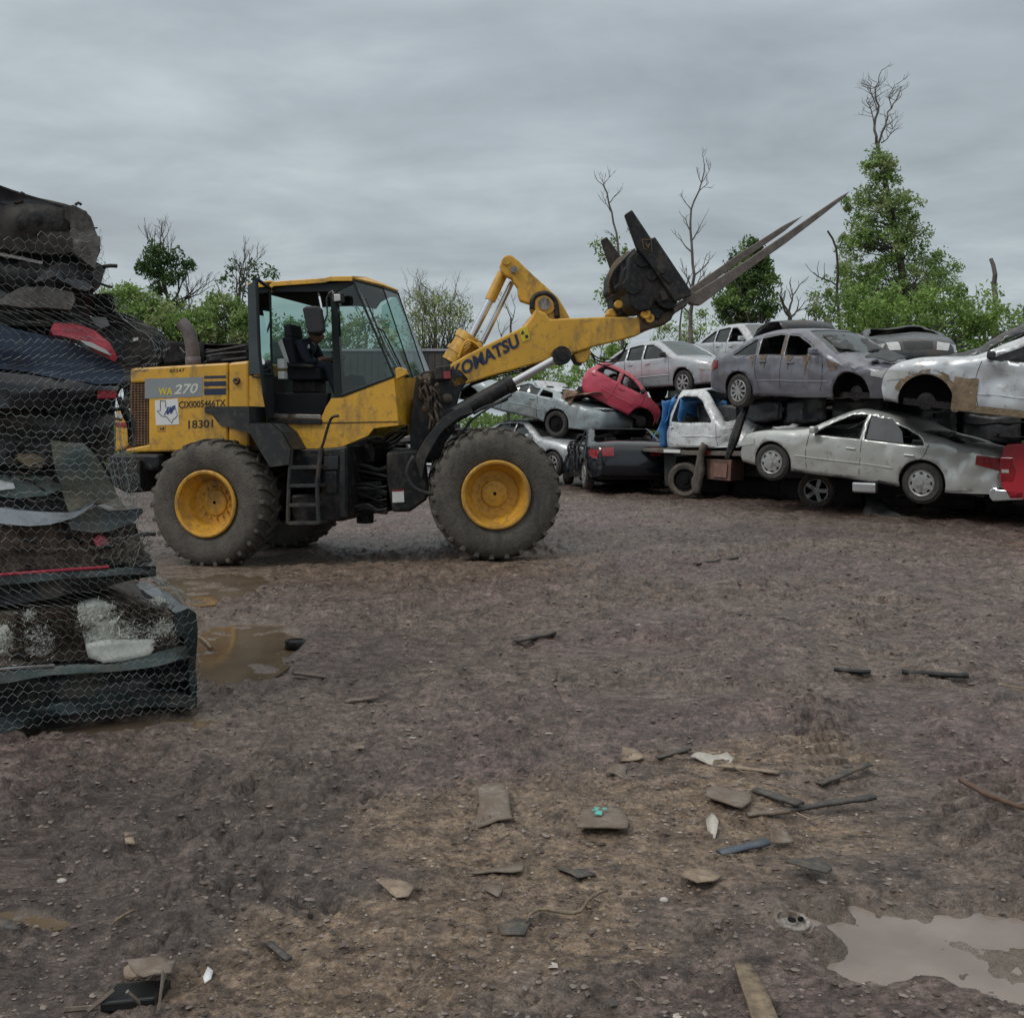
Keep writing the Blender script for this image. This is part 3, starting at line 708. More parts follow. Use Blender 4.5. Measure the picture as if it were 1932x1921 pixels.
# mirror and arm, work lamp, wiper
mir = part('mirror', FR, [(1172, 300), (1195, 288), (1262, 286), (1282, 305), (1300, 430), (1285, 446), (1215, 448), (1200, 435), (1175, 320)], .22, .30, M('mirror_housing', (.022, .024, .026), .5, spec=.3), bevel=.03, **CP)
mb = MB(); tb(mb, FR, [(1270, 215, .5), (1275, 235, .4), (1298, 345, .3), (1300, 370, .3)], .012, 6, m=CHROME); tb(mb, FR, [(1335, 205, .48), (1318, 240, .36), (1322, 340, .3), (1300, 400, .28)], .010, 6, m=BLK)
mb.build('mirror_arm', None, mir)
lamp = part('work_lamp', FR, [(1345, 215), (1400, 210), (1402, 262), (1350, 268)], .32, .44, DKG, bevel=.012, **CP)
part('lens', FR, [(1360, 220), (1396, 218), (1398, 256), (1362, 260)], .31, .325, LENSW, bevel=.004, parent=lamp)
mb = MB(); tb(mb, FR, [(1338, 235, .45), (1336, 210, .38), (1350, 200, .36), (1360, 215, .36)], .012, 6); mb.build('lamp_bracket', STEEL, lamp)
def onws(s_, t_): return TA.lerp(TB, s_).lerp(BA.lerp(BB, s_), t_) - lw * .035 + Vector((.01, -.02, .01))
mb = MB(); mb.tube([onws(.18, .20), onws(.18, .45), onws(.14, .80)], .014, 4); mb.tube([onws(.17, .5), onws(.38, .53), onws(.62, .98)], .010, 4); mb.tube([onws(.25, .5), onws(.52, .98)], .006, 4)
mb.build('wiper', BLK, cab)
mb = MB(); slab(mb, FR, [(1722, 655), (1750, 648), (1782, 662), (1790, 690), (1728, 720)], .44, .5, m=YEL); mb.tube([onws(.55, .97), onws(.75, 1.0)], .022, 8, BLK); mb.build('wiper_motor', None, cab, bevel=.006)
# interior: seat, console, steering wheel, first aid box
seat = MB()
def seatbox(x0, y0, x1, y1, w0, w1, m): slab(seat, FR, [(x0, y0), (x1, y0), (x1, y1), (x0, y1)], w0, w1, m=m)
SF = M('seat_fabric', (.015, .017, .024), .9)
slab(seat, FR, [(1050, 470), (1110, 470), (1145, 700), (1085, 700)], .95, 1.5, m=SF); slab(seat, FR, [(1060, 395), (1105, 392), (1120, 470), (1065, 475)], 1.08, 1.4, m=SF)
slab(seat, FR, [(1080, 660), (1270, 655), (1280, 720), (1090, 725)], .95, 1.5, m=SF); slab(seat, FR, [(1110, 725), (1250, 725), (1250, 800), (1110, 800)], 1.05, 1.4, m=BLK)
slab(seat, FR, [(1085, 625), (1240, 630), (1240, 655), (1085, 650)], .86, .93, m=BLK)
seat.build('seat', None, cab, bevel=.03)
mb = MB(); slab(mb, FR, [(1028, 500), (1052, 480), (1090, 600), (1095, 625), (1070, 610)], .93, .95, m=WHT); slab(mb, FR, [(1025, 600), (1062, 598), (1068, 655), (1028, 658)], .7, .8, m=WHT); slab(mb, FR, [(1028, 672), (1065, 672), (1068, 718), (1030, 718)], .7, .8, m=WHT)
mb.build('white_bottle', None, cab, bevel=.015)
mb = MB(); slab(mb, FR, [(1400, 720), (1460, 690), (1500, 780), (1520, 900), (1400, 940), (1360, 820)], 1.1, 1.5, m=DARK)
swc = fpt(1345, 625, 1.25); swn = (FR.R3() * .55 + Vector((0, 0, -1))).normalized()
mb.lathe([(.19, 0), (.20, .012), (.21, 0), (.20, -.012)], swc, swn, 28, BLK, closed=True); mb.tube([swc + swn * .02, swc + swn * .5], .03, 8, BLK)
for j in range(3):
    q = swn.orthogonal().normalized(); q.rotate(Matrix.Rotation(j * 2.09, 3, swn)); mb.tube([swc, swc + q * .2], .012, 6, BLK)
mb.build('steering_console', None, cab, bevel=.01)
part('rear_console', FR, [(960, 760), (1080, 700), (1090, 925), (975, 925)], 1.5, 1.9, DARK, **CP)

# ---- articulation joint, hoses
mb = MB()
slab(mb, FR, [(1400, 1120), (1560, 1060), (1600, 1130), (1600, 1210), (1430, 1210)], .95, 1.6, m=BLK)
slab(mb, FR, [(1430, 1430), (1640, 1430), (1680, 1500), (1480, 1520), (1425, 1500)], .9, 1.6, m=BLK)
slab(mb, FR, [(1430, 1210), (1600, 1210), (1620, 1430), (1430, 1430)], 1.15, 1.5, m=DARK)
slab(mb, FR, [(1440, 1330), (1640, 1320), (1650, 1420), (1440, 1430)], .8, 1.0, m=BLK)
q = FR.pt(*ZA(1545, 1450), 1.25)
mb.tube([q - Vector((0, 0, .25)), q + Vector((0, 0, .75))], .11, 14, BLK)
mb.build('articulation_joint', None, LO, bevel=.01)
rnd = random.Random(5); mb = MB()
for k in range(15):
    y0 = 1215 + k * 19; w = .55 + rnd.random() * .4
    tb(mb, FR, [(a, b_, w) for a, b_ in catmull([(1425, y0), (1480, y0 + rnd.uniform(-14, 10)), (1560, y0 + rnd.uniform(-12, 24)), (1620, y0 + 15 + rnd.uniform(-20, 26)), (1675, y0 + 20)], 25)], rnd.choice((.014, .02, .028)), 6, m=rnd.choice((BLK, STEEL if k < 3 else BLK, DKG)))
for k in range(8):
    tb(mb, FR, [(a, b_, .8 + .1 * k) for a, b_ in catmull([(1560, 1060 + rnd.uniform(0, 40)), (1640, 1090 + rnd.uniform(-30, 30)), (1700, 1060 + rnd.uniform(-50, 40)), (1790, 1010 + rnd.uniform(-20, 60))], 25)], .02, 6, m=rnd.choice((BLK, BLK, STEEL)))
mb.build('hydraulic_hoses', None, LO, smooth=True)

# ---- front frame
part('front_frame', FF, [(1670, 1150), (1850, 1135), (1905, 1200), (1925, 1380), (1905, 1432), (1810, 1500), (1705, 1503), (1672, 1300)], .5, 2.0, BLK, bevel=.03)
part('notice', FF, [(1704, 1378), (1772, 1372), (1775, 1442), (1706, 1446)], .492, .499, WHT, bevel=0)
part('notice', FF, [(1706, 1372), (1768, 1367), (1770, 1378), (1706, 1382)], .4905, .498, LENSR, bevel=0)
tow = [(95, 990), (120, 790), (150, 770), (215, 760), (300, 760), (335, 800), (300, 850), (260, 1000), (215, 1120), (100, 1130)]
part('loader_tower', FF, tow, .62, .70, BLK, ZB, bevel=.012); part('loader_tower', FF, tow, 1.80, 1.88, BLK, ZB, bevel=.012)
part('tower_crossmember', FF, [(110, 880), (230, 880), (280, 1000), (200, 1110), (100, 1110)], .70, 1.80, BLK, ZB)
mb = MB()
for (x, y, r_) in ((165, 800, 26), (150, 870, 22), (200, 850, 20), (245, 880, 24), (215, 940, 22), (160, 920, 18)):
    q = FF.pt(*ZB(x, y), .6); mb.tube([q, q + FF.L3() * .12], r_ * .0028, 10)
for k in range(9):
    tb(mb, FF, [(a, b_, .5 + rnd.random() * .15) for a, b_ in catmull([(130 + rnd.uniform(-15, 80), 790 + rnd.uniform(0, 30)), (170 + rnd.uniform(-40, 40), 860), (150 + rnd.uniform(-20, 90), 930), (190 + rnd.uniform(-30, 60), 1010)], 20)], .018, 6, ZB)
mb.build('tower_hoses', M('dirty_hose', (.05, .042, .036), .7, dirt=((.14, .09, .05), .4, 6)), LO, smooth=True)
# curved front fender (strip following the tyre) and its inner side
mb = MB()
arc = catmull([(338, 905), (285, 925), (235, 955), (190, 1005), (150, 1060), (122, 1115), (105, 1190)], 18)
arc2 = catmull([(350, 935), (300, 950), (258, 980), (220, 1015), (182, 1075), (155, 1130), (142, 1200)], 18)
o_, i_ = [FF.pt(*ZB(*p), .10) for p in arc], [FF.pt(*ZB(*p), .10) for p in arc2]
n = min(len(o_), len(i_)); o_, i_ = o_[:n], i_[:n]
l_ = FF.L3() * .45
mb.grid([i_, o_, [q + l_ for q in o_], [q + l_ for q in i_], i_])
mb.build('front_fender', DKG, LO, smooth=False, bevel=.01, solid=.02)
mb = MB(); tb(mb, FF, [(a, b_, .06) for a, b_ in catmull([(112, 1110), (90, 1150), (85, 1190), (110, 1235), (160, 1258), (200, 1262)], 20)], .024, 8, ZB)
mb.build('hydraulic_hoses', DKG, LO, smooth=True)
# lift cylinders
def cyl(name, fr, a, b, w, rad, rrod, frac, Z=ZB, mat=BLK, rod=CHROME):
    A, B = fr.pt(*Z(*a), w), fr.pt(*Z(*b), w); mid = A.lerp(B, frac); d = (B - A).normalized()
    mb = MB(); mb.tube([A, mid - d * .05], rad, 18); mb.tube([mid - d * .06, mid + d * .03], rad * 1.14, 18)
    e = mb.build(name, mat, LO, auto=40)
    mb = MB(); mb.tube([mid, B], rrod, 14); mb.build('rod', rod, e, auto=40)
    for P, rr_ in ((A, rad * 1.1), (B, rad * 1.15)): mb = MB(); mb.lathe([(.001, -.115), (rr_ * .5, -.115), (rr_ * .5, -.10), (rr_, -.10), (rr_, .10), (rr_ * .5, .10), (rr_ * .5, .115), (.001, .115)], P, fr.L3(), 18); mb.build('pin_end', BLK, e, auto=40)
for w in (.42, 1.98): cyl('lift_cylinder', FF, (255, 955), (703, 708), w, .098, .05, .55)
mb = MB(); tb(mb, FF, [(q[0], q[1], .3) for q in catmull([(505, 865), (460, 890), (400, 925), (345, 965), (310, 1010), (270, 1045)], 25)], .014, 6, ZB); tb(mb, FF, [(q[0], q[1], .32) for q in catmull([(490, 880), (440, 900), (395, 915), (350, 940)], 25)], .02, 6, ZB, m=None)
mb.build('hydraulic_hoses', DKG, LO, smooth=True)
# boom arms
boom = [(258, 742), (330, 700), (430, 650), (520, 606), (560, 585), (588, 548), (600, 520), (640, 535), (660, 560), (742, 556), (880, 550), (1020, 552), (1048, 575), (1040, 610), (1005, 628), (930, 648), (830, 672), (760, 695), (700, 712), (560, 750), (420, 790), (330, 820), (272, 838), (256, 800)]
bA = part('boom', FF, boom, .62, .74, YEL, ZB, bevel=.02)
part('boom', FF, boom, 1.76, 1.88, YEL, ZB, bevel=.02)
mb = MB()
slab(mb, FF, [(560, 590), (600, 525), (650, 540), (665, 600), (640, 660), (580, 660)], .74, 1.76, ZB)
slab(mb, FF, [(900, 560), (960, 560), (960, 630), (905, 640)], .74, 1.76, ZB)
mb.build('boom_crosstube', YEL, LO, bevel=.03)
mb = MB(); slab(mb, FF, [(752, 700), (780, 688), (818, 676), (826, 700), (800, 738), (770, 735)], .66, .72, ZB); mb.build('boom_stop', YEL, LO, bevel=.02)
mb = MB(); slab(mb, FF, [(748, 705), (768, 690), (780, 715), (790, 745), (768, 738)], .72, 1.0, ZB); slab(mb, FF, [(690, 690), (735, 680), (745, 710), (700, 725)], .5, .62, ZB); mb.build('boom_bracket', BLK, LO, bevel=.012)
kt = -FF.L3()
textmesh('KOMATSU', [FF.pt(*ZB(*p), .617) for p in [(262, 752), (524, 618), (540, 668), (272, 806)]], NAVY, 'lettering', bA, .004, bold=.035, toward=kt)
part('warning_sticker', FF, [(532, 602), (568, 590), (580, 640), (548, 652)], .612, .619, YPR, ZB, bevel=0, parent=bA)
mb = MB(); slab(mb, FF, [(548, 604), (558, 618), (541, 622)], .609, .6115, ZB); slab(mb, FF, [(558, 625), (570, 622), (573, 634), (561, 638)], .609, .6115, ZB); mb.build('warning_symbol', BKP, bA)
mb = MB(); slab(mb, FF, [(192, 770), (200, 750), (258, 742), (262, 800), (200, 805)], .5, .62, ZB); mb.build('boom_pivot', BLK, LO, bevel=.02)
part('reflector', FF, [(230, 770), (258, 768), (260, 798), (232, 800)], .485, .5, LENSR, ZB, bevel=.003)
q = FF.pt(*ZB(235, 775), .48)
# bellcrank
bc = [(458, 345), (466, 318), (482, 302), (505, 302), (530, 322), (590, 380), (640, 425), (690, 470), (718, 515), (742, 560), (735, 575), (665, 570), (640, 560), (606, 525), (585, 502), (540, 487), (532, 462), (530, 435), (505, 398), (478, 384), (462, 368)]
bk = part('bell_crank', FF, bc, 1.02, 1.14, YEL, ZB, bevel=.02); part('bell_crank', FF, bc, 1.36, 1.48, YEL, ZB, bevel=.02)
for (x, y, r0, m_) in ((637, 497, .14, YEL), (637, 497, .10, STEEL), (515, 360, .055, STEEL), (484, 325, .05, YEL)):
    a_ = FF.pt(*ZB(x, y), .985 if m_ is YEL else .96); mb = MB(); mb.tube([a_, a_ + FF.L3() * (.52 if r0 != .10 else .57)], r0 if m_ is YEL else r0 * .8, 24, m_); mb.build('pivot_pin', None, bk, auto=40)
mb = MB(); tb(mb, FF, [(q[0], q[1], 1.0) for q in catmull([(588, 520), (592, 480), (615, 460), (650, 458), (680, 490), (688, 555)], 18)], .035, 8, ZB); mb.build('bell_crank_collar', BLK, LO, smooth=True)
# tilt cylinder: yellow barrel below, yellow sleeve and rod above
mb = MB(); tb(mb, FF, [(270, 740, 1.25), (335, 640, 1.25)], .165, 20, ZB); tb(mb, FF, [(290, 705, 1.25), (300, 692, 1.25)], .18, 20, ZB); tb(mb, FF, [(325, 655, 1.25), (342, 630, 1.25)], .19, 20, ZB)
tc = mb.build('tilt_cylinder', YEL, LO, auto=40)
mb = MB(); tb(mb, FF, [(342, 632, 1.22), (425, 470, 1.22)], .05, 12, ZB); tb(mb, FF, [(385, 655, 1.34), (505, 410, 1.34)], .04, 12, ZB); mb.build('rod', CHROME, tc, auto=40)
mb = MB(); tb(mb, FF, [(418, 485, 1.22), (470, 375, 1.22)], .07, 12, ZB); mb.build('rod_sleeve', YEL, tc, auto=40)
mb = MB()
for k in range(5): tb(mb, FF, [(q[0], q[1], .95 + .05 * k) for q in catmull([(290, 720 - k * 6), (320, 650 + k * 12), (355, 655), (385, 690 - k * 8), (370, 720), (330, 740)], 15)], .014, 6, ZB, m=YEL if k < 4 else BLK)
mb.build('tilt_hoses', None, LO, smooth=True)
# cables under the boom
mb = MB()
for k in range(3): tb(mb, FF, [(q[0], q[1], .70) for q in catmull([(820, 690), (850, 715 + k * 12), (905, 722 + k * 10), (945, 700 + 6 * k), (970, 655)], 15)], .009, 5, ZB)
for k in range(3): tb(mb, FF, [(q[0], q[1], .66 + .05 * k) for q in catmull([(300, 850), (350, 815 + 4 * k), (450, 775 + 8 * k), (560, 755 + 6 * k), (680, 712), (740, 700)], 25)], .010, 5, ZB)
mb.build('boom_cables', BLK, LO)

# ---- fork carriage
car_ = bpy.data.objects.new('fork_carriage', None); COL.objects.link(car_); car_.parent = LO; car_['_o'] = LO['_o']
K = dict(Z=ZC, parent=car_)
part('side_plate', FF, [(490, 130), (598, 58), (888, 492), (942, 462), (1478, 1262), (1490, 1345), (1385, 1378), (1235, 1442), (1132, 1255), (862, 872), (672, 640)], .42, .50, BLK, **K)
part('side_plate', FF, [(135, 512), (222, 462), (470, 800), (560, 780), (1000, 1400), (900, 1500), (700, 1300), (420, 1150), (285, 965)], 2.10, 2.18, BLK, **K)
part('carriage_frame', FF, [(672, 640), (760, 700), (862, 870), (1132, 1252), (1210, 1432), (1110, 1512), (950, 1420), (880, 1560), (700, 1600), (560, 1500), (500, 1100), (560, 760)], .5, 1.0, M('carriage_black', (.008, .009, .010), .55, spec=.3, var=.4, dirt=((.05, .04, .035), .3, 5)), bevel=.03, **K)
part('quick_coupler', FF, [(300, 960), (400, 850), (480, 800), (560, 900), (600, 1100), (700, 1600), (420, 1660), (325, 1560), (290, 1330), (235, 1300), (255, 1060)], 1.35, 1.75, M('carriage_black', (.012,) * 3), bevel=.03, **K)
part('coupler_arm', FF, [(455, 1040), (470, 940), (530, 895), (600, 905), (668, 965), (800, 1180), (980, 1490), (1085, 1560), (1010, 1700), (770, 1640), (690, 1500), (615, 1380), (470, 1160)], .56, .70, BLK, bevel=.02, **K)
part('coupler_arm', FF, [(455, 1040), (470, 940), (530, 895), (600, 905), (668, 965), (800, 1180), (980, 1490), (1085, 1560), (1010, 1700), (770, 1640), (690, 1500), (615, 1380), (470, 1160)], 1.80, 1.94, BLK, bevel=.02, **K)
part('boom_tip', FF, [(700, 1570), (770, 1500), (1000, 1500), (1090, 1565), (1225, 1520), (1385, 1385), (1440, 1480), (1222, 1620), (1190, 1700), (1080, 1780), (905, 1832), (715, 1905)], .60, .76, M('greasy_brown_steel', (.05, .038, .028), .5, metal=.3, dirt=((.16, .09, .03), .35, 6)), bevel=.03, **K)
part('boom_tip', FF, [(700, 1570), (770, 1500), (1000, 1500), (1090, 1565), (1225, 1520), (1385, 1385), (1440, 1480), (1222, 1620), (1190, 1700), (1080, 1780), (905, 1832), (715, 1905)], 1.74, 1.9, M('greasy_brown_steel', (.05,) * 3), bevel=.03, **K)
for (x, y, ro_, ri, w) in ((805, 1610, .062, .03, .52), (868, 1680, .055, .025, .53)):
    c_ = FF.pt(*ZC(x, y), w); mb = MB(); mb.lathe([(.001, .015), (ri, .015), (ri, 0), (ro_, 0), (ro_, .06), (.001, .06)], c_, FF.L3(), 22, YELRIM); mb.build('coupler_pin', None, car_, bevel=.006)
mb = MB(); c_ = FF.pt(*ZC(402, 1470), .74); mb.tube([c_, c_ + FF.L3() * .08], .05, 14, YEL); mb.build('coupler_pin', None, car_, bevel=.006)
for (x, y, w_) in ((760, 1420, .53), (1155, 1090, .40)): mb = MB(); c_ = FF.pt(*ZC(x, y), w_); mb.tube([c_, c_ + FF.L3() * .05], .022, 8, CHROME); mb.build('bolt', None, car_)
part('linkage_lug', FF, [(220, 1640), (250, 1540), (320, 1530), (385, 1640), (330, 1672)], .9, 1.1, YEL, bevel=.02, **K)
mb = MB(); slab(mb, FF, [(960, 940), (1020, 880), (1100, 890), (1165, 1010), (1220, 1110), (1160, 1170), (1080, 1100), (1000, 1020)], .395, .42, ZC); c_ = FF.pt(*ZC(1060, 965), .37); mb.tube([c_, c_ + FF.L3() * .06], .045, 12)
slab(mb, FF, [(1010, 1290), (1090, 1270), (1150, 1400), (1060, 1420)], .38, .5, ZC); slab(mb, FF, [(820, 1440), (890, 1420), (910, 1490), (850, 1510)], .53, .56, ZC, m=None); mb.build('latch', BLK, car_, bevel=.01)
emb = MB(); dm = [(750, 505), (880, 510), (895, 695), (775, 645)]
emb.tube([FF.pt(*ZC(*p), .415) for p in dm + dm[:1]], .006, 4); g_ = M('dull_gold_mark', (.16, .11, .05), .6, metal=.3)
emb.tube([FF.pt(*ZC(*p), .415) for p in ((800, 560), (835, 620), (860, 570))], .008, 4); emb.tube([FF.pt(*ZC(*p), .415) for p in ((810, 590), (850, 640))], .008, 4)
emb.build('emblem', g_, car_)
# hoses behind the carriage
mb = MB()
for k in range(7): tb(mb, FF, [(q[0], q[1], .75 + .06 * k) for q in catmull([(640 - k * 8, 650 + k * 8), (480 - k * 14, 800), (330 - k * 12, 960 + k * 8), (250 + k * 6, 1150), (260 + k * 14, 1320)], 60)], .018, 6, ZC)
mb.build('carriage_hoses', M('dirty_hose', (.05,) * 3), car_, smooth=True)
mb = MB()
for (x, y, r_) in ((760, 800, .10), (900, 1040, .07), (1130, 1380, .13), (620, 1180, .12)):
    c_ = FF.pt(*ZC(x, y), .48); mb.tube([c_, c_ + FF.L3() * 1.3], r_, 14)
slab(mb, FF, [(640, 900), (760, 860), (1000, 1280), (880, 1340)], .9, 1.9, ZC)
mb.build('cross_tube', M('carriage_black', (.012,) * 3), car_, bevel=.01)
def V2(fr, pts, w): return [fr.pt(p[0], p[1], w) for p in pts]
def fork(w):
    # L-shaped blade: shank up the carriage face, tapered tine; traced on the near fork and repeated
    if w < 1: out = [(1302, 550), (1312, 553), (1330, 541), (1400, 498), (1480, 444), (1545, 399), (1585, 372), (1604, 361), (1594, 373), (1550, 408), (1482, 460), (1402, 517), (1340, 563), (1322, 576), (1304, 574), (1292, 562), (1240, 480), (1250, 474)]
    else: out = [(1232, 470), (1280, 535), (1297, 548), (1400, 476), (1480, 425), (1516, 407), (1480, 437), (1400, 492), (1312, 556), (1298, 560), (1278, 552), (1222, 478)]
    n0 = V2(FF, out, w)
    mb = MB(); d = FF.L3()
    mb.prism(n0, [q + d * .12 for q in n0])
    return mb.build('fork', FORKM, car_, bevel=.008)
fork(.62)
f2 = fork(1.72)
part('fork_beam', FF, [(1225, 1520), (1385, 1385), (1440, 1395), (1450, 1450), (1225, 1600)], .5, 2.1, FORKM, bevel=.01, **K)

# ---- driver
drv = None
def build_driver():
    PT = lambda x, y, w: FR.pt(*ZG(x, y), w)
    hip = PT(700, 1060, 1.22); chest = PT(700, 860, 1.2); neck = PT(790, 745, 1.2); head = PT(850, 670, 1.2)
    root = thing('person', 'driver in dark navy work clothes seated in the loader cab holding the steering wheel', 'person', hip)
    V = []; E = []; Rr = []
    def add(p, r_, par=None):
        V.append(p); Rr.append(r_)
        if par is not None: E.append((par, len(V) - 1))
        return len(V) - 1
    up = Vector((0, 0, 1)); f = FR.R3(); l = FR.L3()
    h = add(hip, .16); a = add(hip.lerp(chest, .5), .15, h); c = add(chest, .17, a); s = add(chest.lerp(neck, .62), .13, c); n = add(neck, .062, s); add(neck.lerp(head, .5), .055, n)
    ends = []
    for sg in (-1, 1):
        sh = chest.lerp(neck, .55) + l * sg * .19; i1 = add(sh, .075, s)
        el = sh + f * .13 - up * .24 + l * sg * .05; i2 = add(el, .052, i1)
        ha = PT(960, 960, 1.2) + l * sg * .12; 
        wr = el.lerp(ha, .85); i3 = add(wr, .034, i2); ends.append((el, ha, sg))
        hp = hip + l * sg * .10; j0 = add(hp, .11, h); kn = hip + f * .42 + up * .04 + l * sg * .14; j1 = add(kn, .075, j0); an = kn + f * .12 - up * .38; j2 = add(an, .05, j1); add(an + f * .16 - up * .03, .045, j2)
    me = bpy.data.meshes.new('clothing'); o3 = Vector(root['_o'])
    me.from_pydata([tuple(q - o3) for q in V], E, []); me.materials.append(M('navy_workwear', (.012, .016, .03), .85, var=.2, bump=.3, bscale=20))
    o = bpy.data.objects.new('body', me); COL.objects.link(o); o.parent = root
    o.modifiers.new('skin', 'SKIN'); sk = me.skin_vertices[0].data
    for i, r_ in enumerate(Rr): sk[i].radius = (r_, r_)
    sk[0].use_root = True; ss = o.modifiers.new('sub', 'SUBSURF'); ss.levels = 2; ss.render_levels = 2
    skin = M('skin_brown', (.20, .10, .068), .5, var=.1)
    # head with face
    bm = bmesh.new(); bmesh.ops.create_icosphere(bm, subdivisions=4, radius=1)
    fd = (f - up * .25).normalized(); ud = (up + f * .25).normalized(); ld = fd.cross(ud)
    for v in bm.verts:
        x, y, z = v.co
        q = Vector((x * .098, y * .076, z * .122))
        if z < 0: q.x += .012 * -z; q.y *= 1 + z * .22
        if x > .55:
            q.x += .028 * math.exp(-((y / .16) ** 2) - ((z + .12) / .17) ** 2)      # nose
            for sy in (-1, 1): q.x -= .013 * math.exp(-(((y - sy * .38) / .17) ** 2) - ((z - .07) / .11) ** 2)   # eye sockets
            q.x += .008 * math.exp(-((y / .35) ** 2) - ((z + .42) / .07) ** 2); q.x -= .006 * math.exp(-((y / .4) ** 2) - ((z + .47) / .03) ** 2)
        for sy in (-1, 1): q.y += sy * .018 * math.exp(-((x + .02) / .14) ** 2 - ((z - .02) / .24) ** 2) if y * sy > .8 else 0
        v.co = head - o3 + fd * q.x + ld * q.y + ud * q.z
    me2 = bpy.data.meshes.new('head'); bm.to_mesh(me2); bm.free(); me2.materials.append(skin)
    for p in me2.polygons: p.use_smooth = True
    o2 = bpy.data.objects.new('head', me2); COL.objects.link(o2); o2.parent = root
    mb = MB(); mb.v = []; 
    prof = [(.001, .132), (.05, .125), (.085, .095), (.1, .05), (.104, .01), (.1, -.02)]
    mb.lathe(prof, head - fd * .012, ud, 20); mb.build('hair', M('black_hair', (.012, .01, .009), .8), root, smooth=True)
    for (el, ha, sg) in ends:
        mb = MB(); d = (ha - el).normalized(); sd = d.cross(up).normalized()
        mb.tube([ha - d * .07, ha - d * .03, ha + d * .03, ha + d * .055], [.026, .036, .038, .028], 10)
        for k in range(4):
            b0 = ha + d * .05 + sd * (k - 1.5) * .019; ln = (.07, .08, .075, .06)[k]
            mb.tube([b0, b0 + d * ln * .45 - up * .004, b0 + d * ln * .7 - up * .03, b0 + d * ln * .55 - up * .055], [.0095, .009, .0085, .007], 6)
        t0 = ha - sd * sg * .03; mb.tube([t0, t0 - sd * sg * .025 + d * .02, t0 - sd * sg * .02 + d * .05 - up * .02], [.012, .011, .008], 6)
        mb.build('hand', skin, root, smooth=True)
    mb = MB(); c0 = chest.lerp(neck, .35) - l * .155 + f * .10; mb.box(c0, f * .03, l * .006, up * .025); mb.build('badge', WHT, root)
    mb = MB(); mb.tube([neck + l * .03 - f * .01, neck + f * .05 - up * .05, neck - l * .05 + f * .03 - up * .02], .008, 5); mb.build('collar', WHT, root)
build_driver()
# ------------------------------------------------------------------ wrecked cars
# a car is built in its own frame: x forward from the rear axle, y to its left, z up from the tyre contact
WHEELC = {}
def wheel_meshes(r, kind, width=.2):
    key = (round(r, 3), kind)
    if key in WHEELC: return WHEELC[key]
    res = []
    mb = MB(); rr = r * .64
    mb.lathe([(rr, .012), (rr + .02, 0), (r * .88, -.004), (r * .97, .02), (r, .05), (r, width - .05), (r * .97, width - .02), (r * .88, width), (rr, width - .02)], (0, 0, 0), (0, 1, 0), 40)
    n = 44
    for j in range(n):     # shallow shoulder blocks
        t = 2 * math.pi * j / n
        e = Vector((math.cos(t), 0, math.sin(t))); s_ = Vector((-math.sin(t), 0, math.cos(t)))
        mb.box(e * (r - .002) + Vector((0, .045, 0)), s_ * .014, (0, .022, 0), e * .006)
    res.append((mb, TYRE, 'tyre'))
    mb = MB()
    mb.lathe([(rr + .004, .004), (rr - .004, -.006), (rr - .018, 0), (rr - .024, .03), (rr - .03, .09)], (0, 0, 0), (0, 1, 0), 40)
    rim = ALLOY
    if kind == 'steel':
        mb.lathe([(rr - .02, .05), (rr * .8, .035), (rr * .62, .02), (rr * .45, .03), (rr * .4, .005), (rr * .25, -.005), (.001, -.005)], (0, 0, 0), (0, 1, 0), 32); rim = STEELRIM
        for j in range(4):
            t = j * math.pi / 2 + .4; c = Vector((math.cos(t), 0, math.sin(t))) * rr * .72
            mb.lathe([(.001, -.006), (rr * .11, -.004), (rr * .12, .01)], c + Vector((0, .026, 0)), (0, 1, 0), 10, DARK)
    elif kind == 'cap':      # slotted star cap
        mb.lathe([(rr - .02, .02), (rr * .9, .0), (rr * .55, -.012), (rr * .2, -.01), (.001, -.01)], (0, 0, 0), (0, 1, 0), 32, ALLOY)
        for j in range(8):
            t = 2 * math.pi * (j + .5) / 8; e = Vector((math.cos(t), 0, math.sin(t))); s_ = Vector((-math.sin(t), 0, math.cos(t)))
            mb.box(e * rr * .78 + Vector((0, -.006, 0)), s_ * rr * .12, (0, .008, 0), e * rr * .055, DARK)
        mb.lathe([(rr * .2, -.022), (.001, -.024)], (0, 0, 0), (0, 1, 0), 16, ALLOY)
    else:
        ns = {'ten': 10, 'five': 5, 'seven': 7}.get(kind, 8)
        for j in range(ns):
            t = 2 * math.pi * j / ns; e = Vector((math.cos(t), 0, math.sin(t))); s_ = Vector((-math.sin(t), 0, math.cos(t)))
            w0, w1 = rr * (.42 / ns * 2 + .02), rr * (.30 / ns * 2 + .05)
            a = [e * rr * .18 + s_ * w0 * .8, e * rr * .18 - s_ * w0 * .8, e * rr * .96 - s_ * w1, e * rr * .96 + s_ * w1]
            mb.prism([q + Vector((0, -.008, 0)) for q in a], [q + Vector((0, .03, 0)) for q in a], ALLOY)
        mb.lathe([(.001, -.012), (rr * .22, -.01), (rr * .26, .02)], (0, 0, 0), (0, 1, 0), 20, ALLOY)
        mb.lathe([(rr * .95, .06), (.001, .06)], (0, 0, 0), (0, 1, 0), 24, DARK)
    if kind == 'steel': pass
    mb.mi(rim)
    for i, k in enumerate(mb.m):
        pass
    res.append((mb, rim, 'rim'))
    out = []
    for mb, mt, nm in res:
        if mb.mats:
            # faces added without a material belong to the rim metal
            pass
        o = mb.build(nm, mt, None, auto=35); out.append((nm, o.data)); bpy.data.objects.remove(o)
    WHEELC[key] = out
    return out
